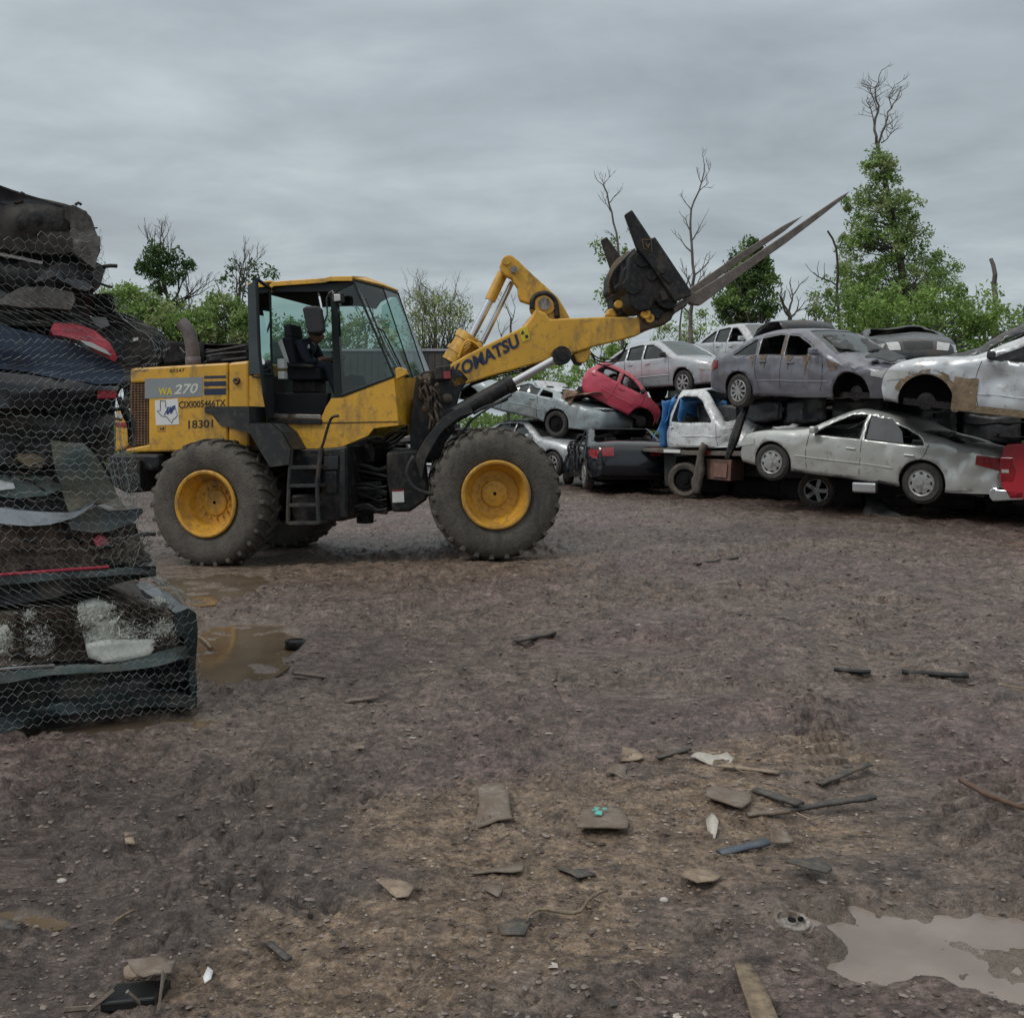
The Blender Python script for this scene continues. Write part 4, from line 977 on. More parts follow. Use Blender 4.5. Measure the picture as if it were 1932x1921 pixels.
def put_wheel(parent, c, r, kind, side, tilt=0, name='wheel', flat=0, width=.2):
    e = bpy.data.objects.new(name, None); COL.objects.link(e); e.parent = parent; e.location = c
    e.rotation_euler = (0, random.Random(c[0] + c[2]).random() * 6, 0 if side < 0 else math.pi)
    e.rotation_mode = 'XYZ'
    if flat: e.scale = (1, 1, 1)
    for nm, me in wheel_meshes(r, kind, width):
        q = bpy.data.objects.new(nm, me); COL.objects.link(q); q.parent = e
    return e
def arc_pts(cx, cz, r, z0, n=14):
    a0 = math.asin(max(-1, min(1, (z0 - cz) / r))) if abs(z0 - cz) < r else 0
    return [(cx + r * math.cos(t), cz + r * math.sin(t)) for t in [a0 + (math.pi - 2 * a0) * i / n for i in range(n + 1)]]
def cdt_panel(outline, holes, step):
    vs = []; es = []
    def loop(P):
        b = len(vs)
        for q in P: vs.append(Vector((q[0], q[1])))
        for i in range(len(P)): es.append((b + i, b + (i + 1) % len(P)))
    loop(outline)
    for h in holes: loop(h)
    x0 = min(p[0] for p in outline); x1 = max(p[0] for p in outline); z0 = min(p[1] for p in outline); z1 = max(p[1] for p in outline)
    nx = int((x1 - x0) / step); nzz = int((z1 - z0) / step)
    for i in range(1, nx):
        for j in range(1, nzz):
            x, z = x0 + (x1 - x0) * (i + .5 * (j % 2)) / nx, z0 + (z1 - z0) * j / nzz
            if inpoly(x, z, outline) and not any(inpoly(x, z, h) for h in holes):
                if min((Vector((x, z)) - q).length for q in vs[:len(outline) + sum(len(h) for h in holes)]) > step * .35: vs.append(Vector((x, z)))
    V, E, F, *_ = delaunay_2d_cdt(vs, es, [], 0, 1e-5)
    out = []
    for f in F:
        cx = sum(V[i].x for i in f) / len(f); cz = sum(V[i].y for i in f) / len(f)
        if inpoly(cx, cz, outline) and not any(inpoly(cx, cz, h) for h in holes): out.append(list(f))
    return [(v.x, v.y) for v in V], out
def dens(P, step=.09, closed=True):
    out = []; n = len(P)
    for i in range(n if closed else n - 1):
        a, b = Vector(P[i]), Vector(P[(i + 1) % n]); k = max(1, int((b - a).length / step))
        for j in range(k): q = a.lerp(b, j / k); out.append((q.x, q.y))
    if not closed: out.append(tuple(P[-1]))
    return out
def smooth_poly(P, step=.09): return [(q.x, q.y) for q in catmull([(p[0], p[1], 0) for p in P], step, True)]
def pose_hubs(ur, vr, Yr, uf, vf, nearer, wb, hw, r, roll=0, front_right=True):
    Pr = at(ur, vr, Yr); k = (uf - CX) / FPX; kz = -(vf - HV) / FPX
    A = k * k + 1 + kz * kz; d = Vector((Pr.x, Pr.y, Pr.z - EYE))
    Bq = -2 * (k * d.x + d.y + kz * d.z); Cq = d.length_squared - wb * wb
    disc = Bq * Bq - 4 * A * Cq
    Yf = -Bq / 2 / A if disc < 0 else (-Bq + (-1 if nearer else 1) * math.sqrt(disc)) / 2 / A
    Pf = at(uf, vf, Yf); ex = (Pf - Pr).normalized()
    sd = -1 if front_right else 1
    up = Matrix.Rotation(R(roll), 3, ex) @ Vector((0, 0, 1)); ey = up.cross(ex).normalized(); ez = ex.cross(ey)
    O = Pr - ey * sd * hw - ez * r
    m = Matrix((ex, ey, ez)).transposed().to_4x4(); m.translation = O
    return m
SEDAN = dict(wb=2.72, hw=.89, r=.325, belt=.93, arch=.375,
    top=[(-.98, .34, 'rb'), (-1.03, .55, 'rb'), (-1.00, .74, 'rb'), (-.96, .92, 'tr'), (-.80, 1.02, 'tr'), (-.42, 1.06, 'rg'), (-.10, 1.22, 'rg'), (.28, 1.38, 'rf'), (.75, 1.455, 'rf'), (1.20, 1.46, 'rf'), (1.50, 1.42, 'ws'), (1.90, 1.22, 'ws'), (2.32, .99, 'hd'), (2.8, .92, 'hd'), (3.2, .84, 'hd'), (3.45, .74, 'fb'), (3.60, .58, 'fb'), (3.62, .42, 'fb'), (3.55, .26, 'fb')],
    win=[[(-.22, .99), (.05, 1.16), (.30, 1.30), (.40, 1.31), (.44, 1.0)], [(.52, 1.0), (.50, 1.33), (.95, 1.375), (1.06, 1.36), (1.08, .985)], [(1.17, .98), (1.15, 1.36), (1.42, 1.34), (1.75, 1.18), (2.02, 1.0), (2.02, .975)]],
    seams=[[(.47, 1.0), (.47, .62), (.58, .36)], [(1.12, .98), (1.12, .36)], [(2.12, .96), (2.14, .60), (2.08, .36)]], handles=[(.68, .87), (1.36, .85)], sill=.24)
SEDAN90 = dict(SEDAN, wb=2.67, hw=.885, r=.32,
    top=[(-1.12, .30, 'rb'), (-1.16, .50, 'rb'), (-1.14, .72, 'rb'), (-1.10, .86, 'tr'), (-.95, .93, 'tr'), (-.48, .97, 'rg'), (-.15, 1.13, 'rg'), (.18, 1.30, 'rf'), (.55, 1.36, 'rf'), (1.05, 1.365, 'rf'), (1.35, 1.34, 'ws'), (1.75, 1.14, 'ws'), (2.12, .95, 'hd'), (2.65, .88, 'hd'), (3.1, .80, 'hd'), (3.38, .70, 'fb'), (3.46, .55, 'fb'), (3.46, .38, 'fb'), (3.38, .24, 'fb')],
    win=[[(.02, .92), (.16, 1.16), (.36, 1.27), (1.0, 1.30), (1.0, .90)], [(1.08, .90), (1.06, 1.305), (1.30, 1.28), (1.6, 1.12), (1.88, .93), (1.88, .90)]],
    seams=[[(-.06, .94), (.02, .72), (.30, .50), (.36, .32)], [(1.04, .9), (1.04, .30)], [(1.98, .92), (2.02, .58), (2.0, .30)]], handles=[(.22, .74), (1.22, .73)], belt=.88, sill=.22)
COUPE70 = dict(SEDAN, wb=2.85, hw=.93, r=.33, belt=.90, arch=.39,
    top=[(-1.22, .42, 'rb'), (-1.28, .60, 'rb'), (-1.24, .82, 'rb'), (-1.1, .88, 'tr'), (-.30, .95, 'rg'), (.05, 1.12, 'rg'), (.25, 1.25, 'rf'), (.7, 1.30, 'rf'), (1.15, 1.28, 'ws'), (1.5, 1.08, 'ws'), (1.72, .93, 'hd'), (2.4, .88, 'hd'), (3.2, .84, 'hd'), (3.62, .80, 'fb'), (3.68, .6, 'fb'), (3.66, .42, 'fb'), (3.6, .34, 'fb')],
    win=[[(.22, .95), (.30, 1.17), (.62, 1.22), (.62, .93)], [(.70, .93), (.70, 1.225), (1.10, 1.20), (1.38, 1.04), (1.50, .93)]],
    seams=[[(.66, .9), (.62, .35)], [(1.74, .9), (1.78, .35)]], handles=[(.82, .80)], sill=.30)
HATCH = dict(SEDAN, wb=1.66, hw=.82, r=.27, belt=.84, arch=.33,
    top=[(-0.018, .34, 'rb'), (-0.092, .52, 'rb'), (-0.110, .78, 'rb'), (-0.018, .92, 'rg'), (0.092, 1.10, 'rg'), (0.202, 1.19, 'rf'), (0.644, 1.23, 'rf'), (1.030, 1.20, 'ws'), (1.380, 1.02, 'ws'), (1.582, .86, 'hd'), (1.822, .79, 'hd'), (1.969, .70, 'fb'), (2.006, .55, 'fb'), (2.006, .40, 'fb')],
    win=[[(0.110, .90), (0.221, 1.10), (0.313, 1.13), (0.644, 1.15), (0.681, .88)], [(0.773, .88), (0.754, 1.16), (1.012, 1.13), (1.233, 1.02), (1.398, .88)]],
    seams=[[(0.727, .88), (0.727, .55), (0.644, .32)], [(1.472, .86), (1.490, .55), (1.454, .32)]], handles=[(0.092, .78), (0.865, .76)], sill=.26)
PICKUPCAB = dict(SEDAN, wb=2.0, hw=.92, r=.36, belt=1.14, arch=.42,
    top=[(.02, .60, 'rb'), (-.02, .85, 'rb'), (-.02, 1.15, 'rb'), (.06, 1.55, 'rb'), (.14, 1.76, 'rf'), (.3, 1.80, 'rf'), (.8, 1.80, 'ws'), (1.15, 1.52, 'ws'), (1.48, 1.20, 'hd'), (1.7, 1.12, 'hd'), (1.95, 1.05, 'fb'), (2.02, .9, 'fb'), (1.95, .62, 'fb')],
    win=[[(.17, 1.14), (.24, 1.62), (.34, 1.68), (.74, 1.68), (.92, 1.58), (1.28, 1.18), (1.28, 1.14)]],
    seams=[[(.08, 1.12), (.06, .66)], [(1.40, 1.16), (1.43, .66)], [(.06, .66), (1.43, .66)]], handles=[(.22, 1.02)], sill=.58)
def make_car(name, label, spec, mat4, paint, wheels='rf', kind='seven', near=-1, glass=(), ws=True, rg=True, seed=1, dent=.012, warp=.0, crush=None, dents=(), lights=True, mirror=True, nowheel=(), roofmat=None, nohood=False, trim=None, door_seams=True, extra=None, group=None, only_x=None, cat='car', seats=True, glassmat=None, farglass=True):
    """near: -1 when the right side faces the camera, +1 the left side"""
    root = thing(name, label, cat, group=group); root['_o'] = (0, 0, 0); root.matrix_world = mat4
    S = spec; hw = S['hw']; belt = S['belt']; r = S['r']; wb = S['wb']
    def keep(o): return o
    raw = [(p[0], p[1], 0) for p in S['top']]; tags = [p[2] for p in S['top']]
    T = []; TG = []
    for i in range(len(raw) - 1):
        seg = catmull([raw[max(i - 1, 0)], raw[i], raw[i + 1], raw[min(i + 2, len(raw) - 1)]], .11)
        # middle span only
        p0, p1, p2, p3 = [Vector(raw[min(max(j, 0), len(raw) - 1)]) for j in (i - 1, i, i + 1, i + 2)]
        k = max(1, int(math.ceil((p2 - p1).length / .10)))
        for j in range(k):
            t = j / k; q = .5 * ((2 * p1) + (p2 - p0) * t + (2 * p0 - 5 * p1 + 4 * p2 - p3) * t * t + (3 * p1 - p0 - 3 * p2 + p3) * t ** 3)
            T.append((q.x, q.y)); TG.append(tags[i])
    T.append(raw[-1][:2]); TG.append(tags[-1])
    xr, xf = min(p[0] for p in T), max(p[0] for p in T); zroof = max(p[1] for p in T)
    srt = sorted([(p[0], p[1]) for p, g in zip(T, TG)], key=lambda q: q[0])
    def ztop(x):
        best = 0
        for a, b in zip(T, T[1:]):
            if min(a[0], b[0]) <= x <= max(a[0], b[0]) and abs(a[0] - b[0]) > 1e-4:
                best = max(best, lerp(a[1], b[1], (x - a[0]) / (b[0] - a[0])))
        return best or T[0][1]
    def W(x, z):
        w = hw
        if z > belt: w -= .30 * (z - belt) + .25 * (z - belt) ** 2
        else:
            w -= .035 * ((belt - z) / (belt - .2)) ** 2
            w += .012 * math.exp(-((z - .62 * belt - .1) / .12) ** 2)
        if z < .42: w -= .25 * (.42 - z) ** 1.3
        for e_, ln, am in ((x - xr, .75, .20), (xf - x, .95, .26)):
            if e_ < ln: w -= am * (1 - max(e_, 0) / ln) ** 2.2
        dz = ztop(x) - z
        if dz < .10: w -= .055 * (1 - max(dz, 0) / .10) ** 2
        return w
    rnd = random.Random(seed); off = rnd.random() * 50
    def D(v):
        x, y, z = v
        q = Vector(v)
        n_ = mnoise.noise(Vector((x * 1.6 + off, z * 1.6, (y > 0) * 7.0))); n2 = mnoise.noise(Vector((x * 5 + off, z * 5, y * 3)))
        q.y += (n_ * dent * 1.6 + n2 * dent * .5) * (1 if y > 0 else -1)
        q.z += (mnoise.noise(Vector((x * 1.3 + off, y * 1.5, 3.3))) * dent * 1.2 + mnoise.noise(Vector((x * 4 + off, y * 4, 1.3))) * dent * .7)
        cr_ = max(0, 1 - abs(mnoise.noise(Vector((x * 1.7 + off, z * 2.6, (y > 0) * 3.0)))) * 5) * dent * 1.3; q.y -= cr_ * (1 if y > 0 else -1)
        if warp:
            f = mnoise.noise_vector(Vector((x * 2.2 + off, y * 2.0, z * 2.2))); q += f * warp
            f = mnoise.noise_vector(Vector((x * 6 + off, y * 6, z * 6))); q += f * warp * .35
        for (dx, dz_, dr, dp) in dents:
            k = math.exp(-(((x - dx) ** 2 + (z - dz_) ** 2) / dr ** 2))
            if y * near > 0: q.y -= near * dp * k * (1 + .8 * n2)
        if crush: q = crush(q)
        return q
    # side panels
    bot = []
    zs = S['sill']; arch = S['arch']
    if T[-1][0] > wb + arch: bot += [(T[-1][0] - .05, T[-1][1])]
    if 'cab' in name or S is PICKUPCAB: bot = [(1.95, .60), (.02, .58)]
    else:
        bot += [(p[0], p[1]) for p in arc_pts(wb, r, arch, zs)] + (dens([(wb - arch - .02, zs), (arch + .02, zs)], .15, False) + [(p[0], p[1]) for p in arc_pts(0, r, arch, zs)] if S is not HATCH else dens([(wb - arch - .02, zs), (.05, zs)], .15, False))
    outline = T + bot
    holes = [smooth_poly(w_, .08) if True else w_ for w_ in [dens(h, .5) for h in S['win']]]
    holes = [dens(h, .09) for h in S['win']]
    V2_, F2 = cdt_panel(outline, holes, .068)
    body = MB(); mp = body.mi(paint)
    for sd in (1, -1):
        body.add([D((x, sd * W(x, z), z)) for x, z in V2_], F2, paint)
    nt_ = 12
    def strip(i0, i1, t0, t1, n, lift=0.0):
        rows = []
        for i in range(i0, i1 + 1):
            x, z = T[i]; w = W(x, z); row = []
            a, b = T[max(i - 1, 0)], T[min(i + 1, len(T) - 1)]; nn = Vector((-(b[1] - a[1]), b[0] - a[0])).normalized()
            for j in range(n + 1):
                t = lerp(t0, t1, j / n); c = .055 * (1 - t * t) * w / .9 + lift
                row.append(D((x + nn.x * c, w * t, z + nn.y * c)))
            rows.append(row)
        return rows
    i = 0; glob = []
    while i < len(T) - 1:
        j = i
        while j < len(T) - 1 and TG[j] == TG[i]: j += 1
        g = TG[i]; glob.append((g, i, j))
        if g in ('ws', 'rg'):
            body.grid(strip(i, j, -1, -.90, 1), paint); body.grid(strip(i, j, .90, 1, 1), paint)
            body.grid(strip(i, min(i + 1, j), -.9, .9, 8), DARK) if False else None
            on = ws if g == 'ws' else rg
            if on:
                mb = MB(); mb.grid(strip(i, j, -.90, .90, 8)); mb.build('windscreen' if g == 'ws' else 'rear_window', glassmat or CGLSB, root, smooth=True)
        elif g == 'hd' and nohood: pass
        elif g == 'rf' and roofmat:
            mb = MB(); mb.grid(strip(i, j, -1, 1, nt_)); mb.build('roof', roofmat, root, smooth=True)
        else: body.grid(strip(i, j, -1, 1, nt_), paint)
        i = j
    body.build('body', None, root, auto=38, solid=.022)
    # arch liners, floor, engine block
    if S is not PICKUPCAB:
        for cx in ((0, wb) if spec is not HATCH else (wb,)):
            for sd in (1, -1):
                pts = arc_pts(cx, r, arch + .004, zs, 12)
                lin = MB(); a = [Vector((p[0], sd * (W(p[0], p[1]) - .015), p[1])) for p in pts]; b = [Vector((p[0], sd * (hw - .36), p[1])) for p in pts]
                lin.grid([a, b]); lin.add(b, [list(range(len(b)))]); lin.build('arch_liner', DARK, root)
    fl = MB(); fl.cube(xr + .25, xf - .35, -hw * .78, hw * .78, zs + .0, zs + .10)
    if S is not PICKUPCAB:
        fl.cube(wb + .0, xf - .25, -hw * .5, hw * .5, zs + .1, zs + .42); fl.cube(arch + .05, wb - arch - .05, -hw * .94, hw * .94, zs + .0, zs + .08)
    fl.build('underbody', JUNK, root)
    # seats and dash
    if seats:
        st = MB(); xs_ = [p[0] for h in S['win'] for p in h]; xa, xb = min(xs_), max(xs_)
        for (sx, ys) in (((xb * .55 + xa * .45), (-.38, .38)), (xa + .25, (-.3, .3))) if len(S['win']) > 1 else (((xa + .25), (-.35, .35)),):
            for yy in ys:
                st.cube(sx - .05, sx + .42, yy - .24, yy + .24, zs + .12, belt - .42)
                b0 = Vector((sx - .08, yy, (belt + zs) / 2 + .05)); st.box(b0, (.06, 0, 0), (0, .23, 0), (-.09, 0, .34)); st.box(b0 + Vector((-.11, 0, .44)), (.045, 0, 0), (0, .12, 0), (-.02, 0, .08))
        st.cube(xb - .22, xb + .12, -hw * .8, hw * .8, belt - .25, belt - .06)
        c = Vector((xb - .38, .36, belt - .03)); st.lathe([(.17, 0), (.185, .012), (.19, 0), (.185, -.012)], c, (1, 0, .45), 20, closed=True)
        st.build('seat', M('dark_upholstery', (.03, .028, .026), .9, var=.4), root, bevel=.02)
    # side glass, trim round the openings, seams, handles
    for k, h in enumerate(holes):
        for sd in (1, -1):
            if k in glass and (sd == near or farglass):
                vv, ff = cdt_panel(h, [], .12); mb = MB(); mb.add([D((x, sd * (W(x, z) - .012), z)) for x, z in vv], ff)
                mb.build('window', glassmat if isinstance(glassmat, bpy.types.Material) else CGLS, root, smooth=True)
    tr = MB(); tm = trim or M('black_window_trim', (.015, .015, .016), .5)
    for h in holes:
        for sd in (near,):
            P = [D((x, sd * (W(x, z) + .006), z)) for x, z in h]; tr.tube(P + P[:1], .011, 4, cap=False)
    tr.build('window_trim', tm, root)
    if door_seams:
        sm = MB()
        for s_ in S['seams']:
            P = [D((x, near * (W(x, z) + .010), z)) for x, z in dens([(q.x, q.y) for q in catmull([(a, b, 0) for a, b in s_], .1)], .1, False)]
            sm.tube(P, .0055, 4, cap=False)
        sm.build('door_seam', DARK, root)
        mb = None
        for (x, z) in S['handles']:
            mb = MB(); c = D((x, near * (W(x, z) + .03), z)); mb.box(c, (.085, 0, 0), (0, .012, 0), (0, 0, .014)); mb.build('door_handle', paint, root, bevel=.008)
        zt = zs + .28; ml = MB()
        P0 = [D((x, near * (W(x, zt) + .014), zt)) for x in np.linspace(arch + .12, wb - arch - .08, 14)]; ml.tube([Vector(q) for q in P0], .012, 5)
        ml.build('side_moulding', paint, root)
    if mirror:
        xb = S['win'][-1][-1][0]; zb = belt + .06
        for sd in (1, -1):
            mb = MB(); c = D((xb - .02, sd * (W(xb, zb) + .12), zb + .05)); mb.box(c, (.055, 0, 0), (0, .085, 0), (0, 0, .06)); mb.build('mirror', DKG if isinstance(mirror, str) else paint, root, bevel=.03)
    # lamps, grille and bumper strip on the ends
    if lights:
        for g, i0, i1 in glob:
            if g not in ('fb', 'rb'): continue
            zt_, zb_ = max(T[i0][1], T[i1][1]), min(T[i0][1], T[i1][1]); H = zt_ - zb_
            idx = [i for i in range(i0, i1 + 1)]
            def rng(lo, hi):
                q = [i for i in idx if zb_ + H * lo <= T[i][1] <= zb_ + H * hi]
                return (min(q), max(q)) if len(q) > 1 else (idx[0], idx[1])
            lo, hi = rng(.62, 1.02)
            for sg in (1, -1):
                mb = MB(); mb.grid(strip(lo, hi, sg * .62, sg * 1.0, 6, .024)); 
                # wrap round the corner
                xe, ze = T[(lo + hi) // 2]; dx = -1 if g == 'fb' else 1
                zz0, zz1 = zb_ + H * .62, zb_ + H * .95
                sidep = [[D((xe + dx * (.02 + .34 * a), sg * (W(xe + dx * (.02 + .34 * a), z) + .022), z)) for z in (zz0 + .06 * a, (zz0 + zz1) / 2 + .01, zz1 + .02)] for a in (0, .25, .5, .75, 1)]
                mb.grid(sidep)
                mb.build('headlight' if g == 'fb' else 'taillight', LENSW if g == 'fb' else LENSR, root, smooth=True)
            if g == 'fb':
                mb = MB(); rows = strip(lo, hi, -.5, .5, 10, .014); mb.grid(rows); mb.build('grille', M('black_grille', (.012, .012, .013), .5, bump=.3, bscale=60), root)
    # wheels
    for nm, cx in (('rear', 0), ('front', wb)):
        for sd in (1, -1):
            if (nm, 'near' if sd == near else 'far') in nowheel or nm in nowheel: 
                hb = MB(); hb.lathe([(.001, 0), (.06, 0), (.13, .02), (.13, .03), (.05, .04), (.05, .25)], (cx, sd * (hw - .18), r), (0, -sd, 0), 18); hb.build('hub', JUNK, root, auto=40)
                continue
            if S is PICKUPCAB: continue
            put_wheel(root, (cx, sd * (hw - .015), r), r, kind, sd)
    LAST.update(W=W, D=D, near=near, root=root)
    return root
LAST = {}
def stain(name, mat, polys, lift=.007):
    W, D, near, root = LAST['W'], LAST['D'], LAST['near'], LAST['root']; mb = MB()
    for P in polys:
        out = dens(P, .04); vv, ff = cdt_panel([(x + .015 * nz(x * 14, z * 14), z) for x, z in out], [], .07)
        mb.add([D((x, near * (W(x, z) + lift + .011), z)) for x, z in vv], ff)
    return mb.build(name, mat, root, smooth=True)
def PAINT(name, col, rough=.32, metal=.35, dirt=((.11, .085, .065), .32, 2.2), **k): return M(name, col, rough, metal, var=.06, scale=1.5, dirt=dirt, coat=.35, **k)
P_SILV = PAINT('champagne_silver_paint', (.50, .51, .49), rough=.28, dirt=((.22, .20, .17), .10, 1.8))
P_GREY = PAINT('violet_grey_paint', (.165, .165, .195), dirt=((.12, .095, .075), .22, 2.2))
P_WHITE = PAINT('dirty_white_paint', (.60, .62, .63), .4, 0, dirt=((.20, .15, .11), .20, 2.0))
P_WSIL = PAINT('bright_silver_paint', (.54, .56, .58), dirt=((.20, .15, .12), .20, 2.0))
P_RED = PAINT('faded_red_paint', (.46, .045, .08), .45, 0, dirt=((.30, .09, .09), .25, 2.0))
P_RED2 = PAINT('red_pickup_paint', (.40, .018, .03), .3, 0, dirt=((.12, .05, .04), .1, 2.0))
P_BLUE = PAINT('pale_blue_grey_paint', (.30, .35, .37), .5, .1, dirt=((.20, .17, .14), .28, 2.0))
P_BLK = PAINT('black_car_paint', (.006, .008, .013), .14, 0, dirt=((.04, .036, .032), .1, 2.5))
P_DARK = PAINT('charcoal_car_paint', (.035, .038, .044), .4, .3, dirt=((.10, .08, .065), .3, 2.5))
P_DBLU = PAINT('dark_blue_paint', (.012, .028, .06), .3, .2, dirt=((.07, .06, .05), .15, 2.5))
MUDDY = M('caked_mud', (.19, .14, .09), .9, var=.35, scale=9, bump=.6)

G_BLK3 = M('black_crushed_sheet', (.014, .015, .017), .45, metal=.2, var=.5, scale=9, dirt=((.06, .05, .045), .25, 5))
# light silver sedan lying across the bottom wrecks, nose to the left
def cr_silver(q):
    # pushed-down rear of the roof
    k = math.exp(-(((q.x - .05) / .55) ** 2)) * max(0, (q.z - 1.0)) / .35
    q.z -= .22 * k; return q
m4 = pose_hubs(ZD(1310, 1052)[0], ZD(1310, 1052)[1], 16.2, ZD(406, 925)[0], ZD(406, 925)[1], False, 2.67, .885, .32, 0, False)
silv = make_car('crushed_sedan', 'light silver sedan with star hubcaps tilted on the bottom wrecks beside the red pickup', SEDAN90, m4, P_SILV, kind='cap', near=1, glass=(), ws=False, rg=True, seed=3, dent=.013, crush=cr_silver, dents=((-.45, .70, .22, .09), (-.95, .62, .15, .08), (-.8, .35, .2, .04)))
mb = MB(); hp = dens([(.05, .90), (.20, 1.17), (.36, 1.26), (.98, 1.29), (.98, .90), (.5, .90)], .1); hp = [(x, z) for x, z in hp if x > -.1 and x + (z - .9) * .2 > .3 or z > .89]
vv, ff = cdt_panel(dens([(.35, .90), (.42, 1.10), (.62, 1.285), (.98, 1.285), (.98, .90)], .1), [], .12)
mb.add([(x, .885 - .30 * max(0, z - .88) - .02, z) for x, z in vv], ff); mb.build('blanked_window', M('matte_grey_panel', (.10, .105, .115), .7), silv)

# violet grey sedan on the second layer, nose right and towards the camera
m4 = pose_hubs(1391.5, 737.7, 19.6, 1600, 742, True, 2.72, .89, .325, 0, True)
grey = make_car('crushed_sedan', 'violet grey sedan missing its front wheel, stacked above the light silver sedan', SEDAN, m4, P_GREY, kind='ten', near=-1, glass=(0,), glassmat=CGLS, ws=True, rg=True, seed=8, dent=.014, nowheel=('front',), dents=((2.55, .85, .25, .05), (.1, .8, .2, .03)), trim=M('chrome_strip', (.35, .35, .36), .3, metal=.7),
    crush=lambda q: Vector((q.x, q.y, q.z - .10 * math.exp(-((q.x - 3.0) / .5) ** 2) * max(0, q.z - .6) / .3 + (.09 * mnoise.noise(q * 3.2) + .05 * mnoise.noise(q * 8)) * (1 if q.x > 2.25 and q.z > .78 else 0))))
mb = MB(); rnd = random.Random(4)
for (x0, x1, z0) in ((.98, 1.16, 1.36), (.42, .5, .98), (.85, .95, .98), (1.55, 1.7, .96)):   # brown stains running down from roof and sills
    pass
RS = M('brown_dried_stain', (.15, .11, .085), .85, var=.4, scale=14)
stain('dried_stain', RS, [[(.60, .99), (.78, .99), (.74, .85), (.72, .70), (.70, .84), (.66, .93), (.63, .80)], [(.30, .98), (.42, .98), (.40, .86), (.37, .74), (.34, .9)], [(1.20, .97), (1.42, .97), (1.33, .85), (1.30, .72), (1.27, .88)], [(1.60, .97), (1.86, .97), (1.78, .87), (1.72, .60), (1.70, .86)], [(2.2, .92), (2.5, .88), (2.42, .80), (2.5, .74), (2.3, .70), (2.24, .8)], [(1.09, 1.36), (1.14, 1.36), (1.15, 1.0), (1.12, .84), (1.09, 1.0)]])
mb = MB(); crumple_sheet(mb, (2.25, -.55, 1.05), (2.20, .6, 1.08), (1.72, .6, 1.36), (1.70, -.5, 1.36), 10, 8, .07, 3, 4); crumple_sheet(mb, (2.9, -.7, .93), (3.3, -.6, .86), (3.0, .3, 1.0), (2.5, .1, 1.08), 8, 8, .06, 3, 5)
mb.build('torn_sheet', G_BLK3, grey, solid=.01, auto=40)
# white car with mud-caked arch at the right edge, nose left
m4 = pose_hubs(2150, 800, 13.9, 1744, 757, False, 2.75, .92, .34, 0, False)
WC = dict(SEDAN, hw=.92, wb=2.75, r=.34, belt=1.0, arch=.40,
    top=[(-.85, .40, 'rb'), (-.92, .6, 'rb'), (-.86, .95, 'rb'), (-.7, 1.15, 'rg'), (-.3, 1.45, 'rg'), (.1, 1.56, 'rf'), (.8, 1.60, 'rf'), (1.25, 1.56, 'ws'), (1.75, 1.30, 'ws'), (2.2, 1.05, 'hd'), (2.7, .98, 'hd'), (3.15, .88, 'hd'), (3.35, .75, 'fb'), (3.42, .55, 'fb'), (3.36, .30, 'fb')],
    win=[[(.12, 1.08), (.2, 1.40), (.95, 1.45), (.95, 1.05)], [(1.03, 1.05), (1.03, 1.45), (1.25, 1.43), (1.65, 1.2), (1.95, 1.04)]], seams=[[(.99, 1.05), (.99, .4)], [(2.05, 1.02), (2.1, .7), (2.02, .36)]], handles=[(1.2, .9)], sill=.26)
whi = make_car('crushed_suv', 'bright silver car with a mud-caked empty wheel arch, topmost at the right edge', WC, m4, P_WSIL, kind='seven', near=1, glass=(), ws=False, rg=False, seed=12, dent=.02, nowheel=('front',), mirror='dark', dents=((1.75, .72, .2, .08), (2.3, .5, .15, .04)))
mb = MB()
arcm = [(2.75 + rr_ * math.cos(t), .34 + rr_ * math.sin(t)) for rr_ in (.40, .46) for t in np.linspace(-.1, 3.2, 20)]
def wside(x, z): return .92 - (.035 * ((1.0 - z) / .8) ** 2) - (.26 * (1 - max(3.42 - x, 0) / .95) ** 2.2 if 3.42 - x < .95 else 0)
rows = [[Vector((2.75 + rr_ * math.cos(t), wside(2.75 + rr_ * math.cos(t), .34 + rr_ * math.sin(t)) + .018 + .02 * nz(t * 5, rr_ * 30), .34 + rr_ * math.sin(t))) for t in np.linspace(.3, 3.4, 26)] for rr_ in (.395, .42, .45 + 0, .485)]
for i_, row in enumerate(rows):
    if i_ == 3:
        for j_, q in enumerate(row): q.z += .05 * nz(j_ * .9, 3); q.x += .05 * nz(j_ * .9, 8)
mb.grid(rows)
rows = [[Vector((x, wside(x, z) + .02 + .02 * nz(x * 9, z * 9), z + .04 * nz(x * 7, 1))) for z in (.26, .34, .42, .5, .62, .74)] for x in np.linspace(2.05, 2.38, 8)]; mb.grid(rows)
rows = [[Vector((x, wside(x, z) + .012, z + .012 * nz(x * 7, 1))) for z in (.25, .30, .35)] for x in np.linspace(.5, 2.1, 14)]; mb.grid(rows)
mb.build('mud_crust', MUDDY, whi, smooth=True)

# silver sedan behind the red shell
m4 = pose_hubs(1158, 732, 27.5, 1287, 722, True, 2.6, .86, .31, 0, True)
FOC = dict(SEDAN, wb=2.6, hw=.86, r=.31)
make_car('crushed_sedan', 'silver sedan with all its dark windows whole, behind the red hatchback shell', FOC, m4, PAINT('silver_paint', (.42, .44, .46), dirt=((.30, .12, .12), .14, 1.4)), kind='seven', near=-1, glass=(0, 1, 2), seed=21, dent=.01, mirror='dark')
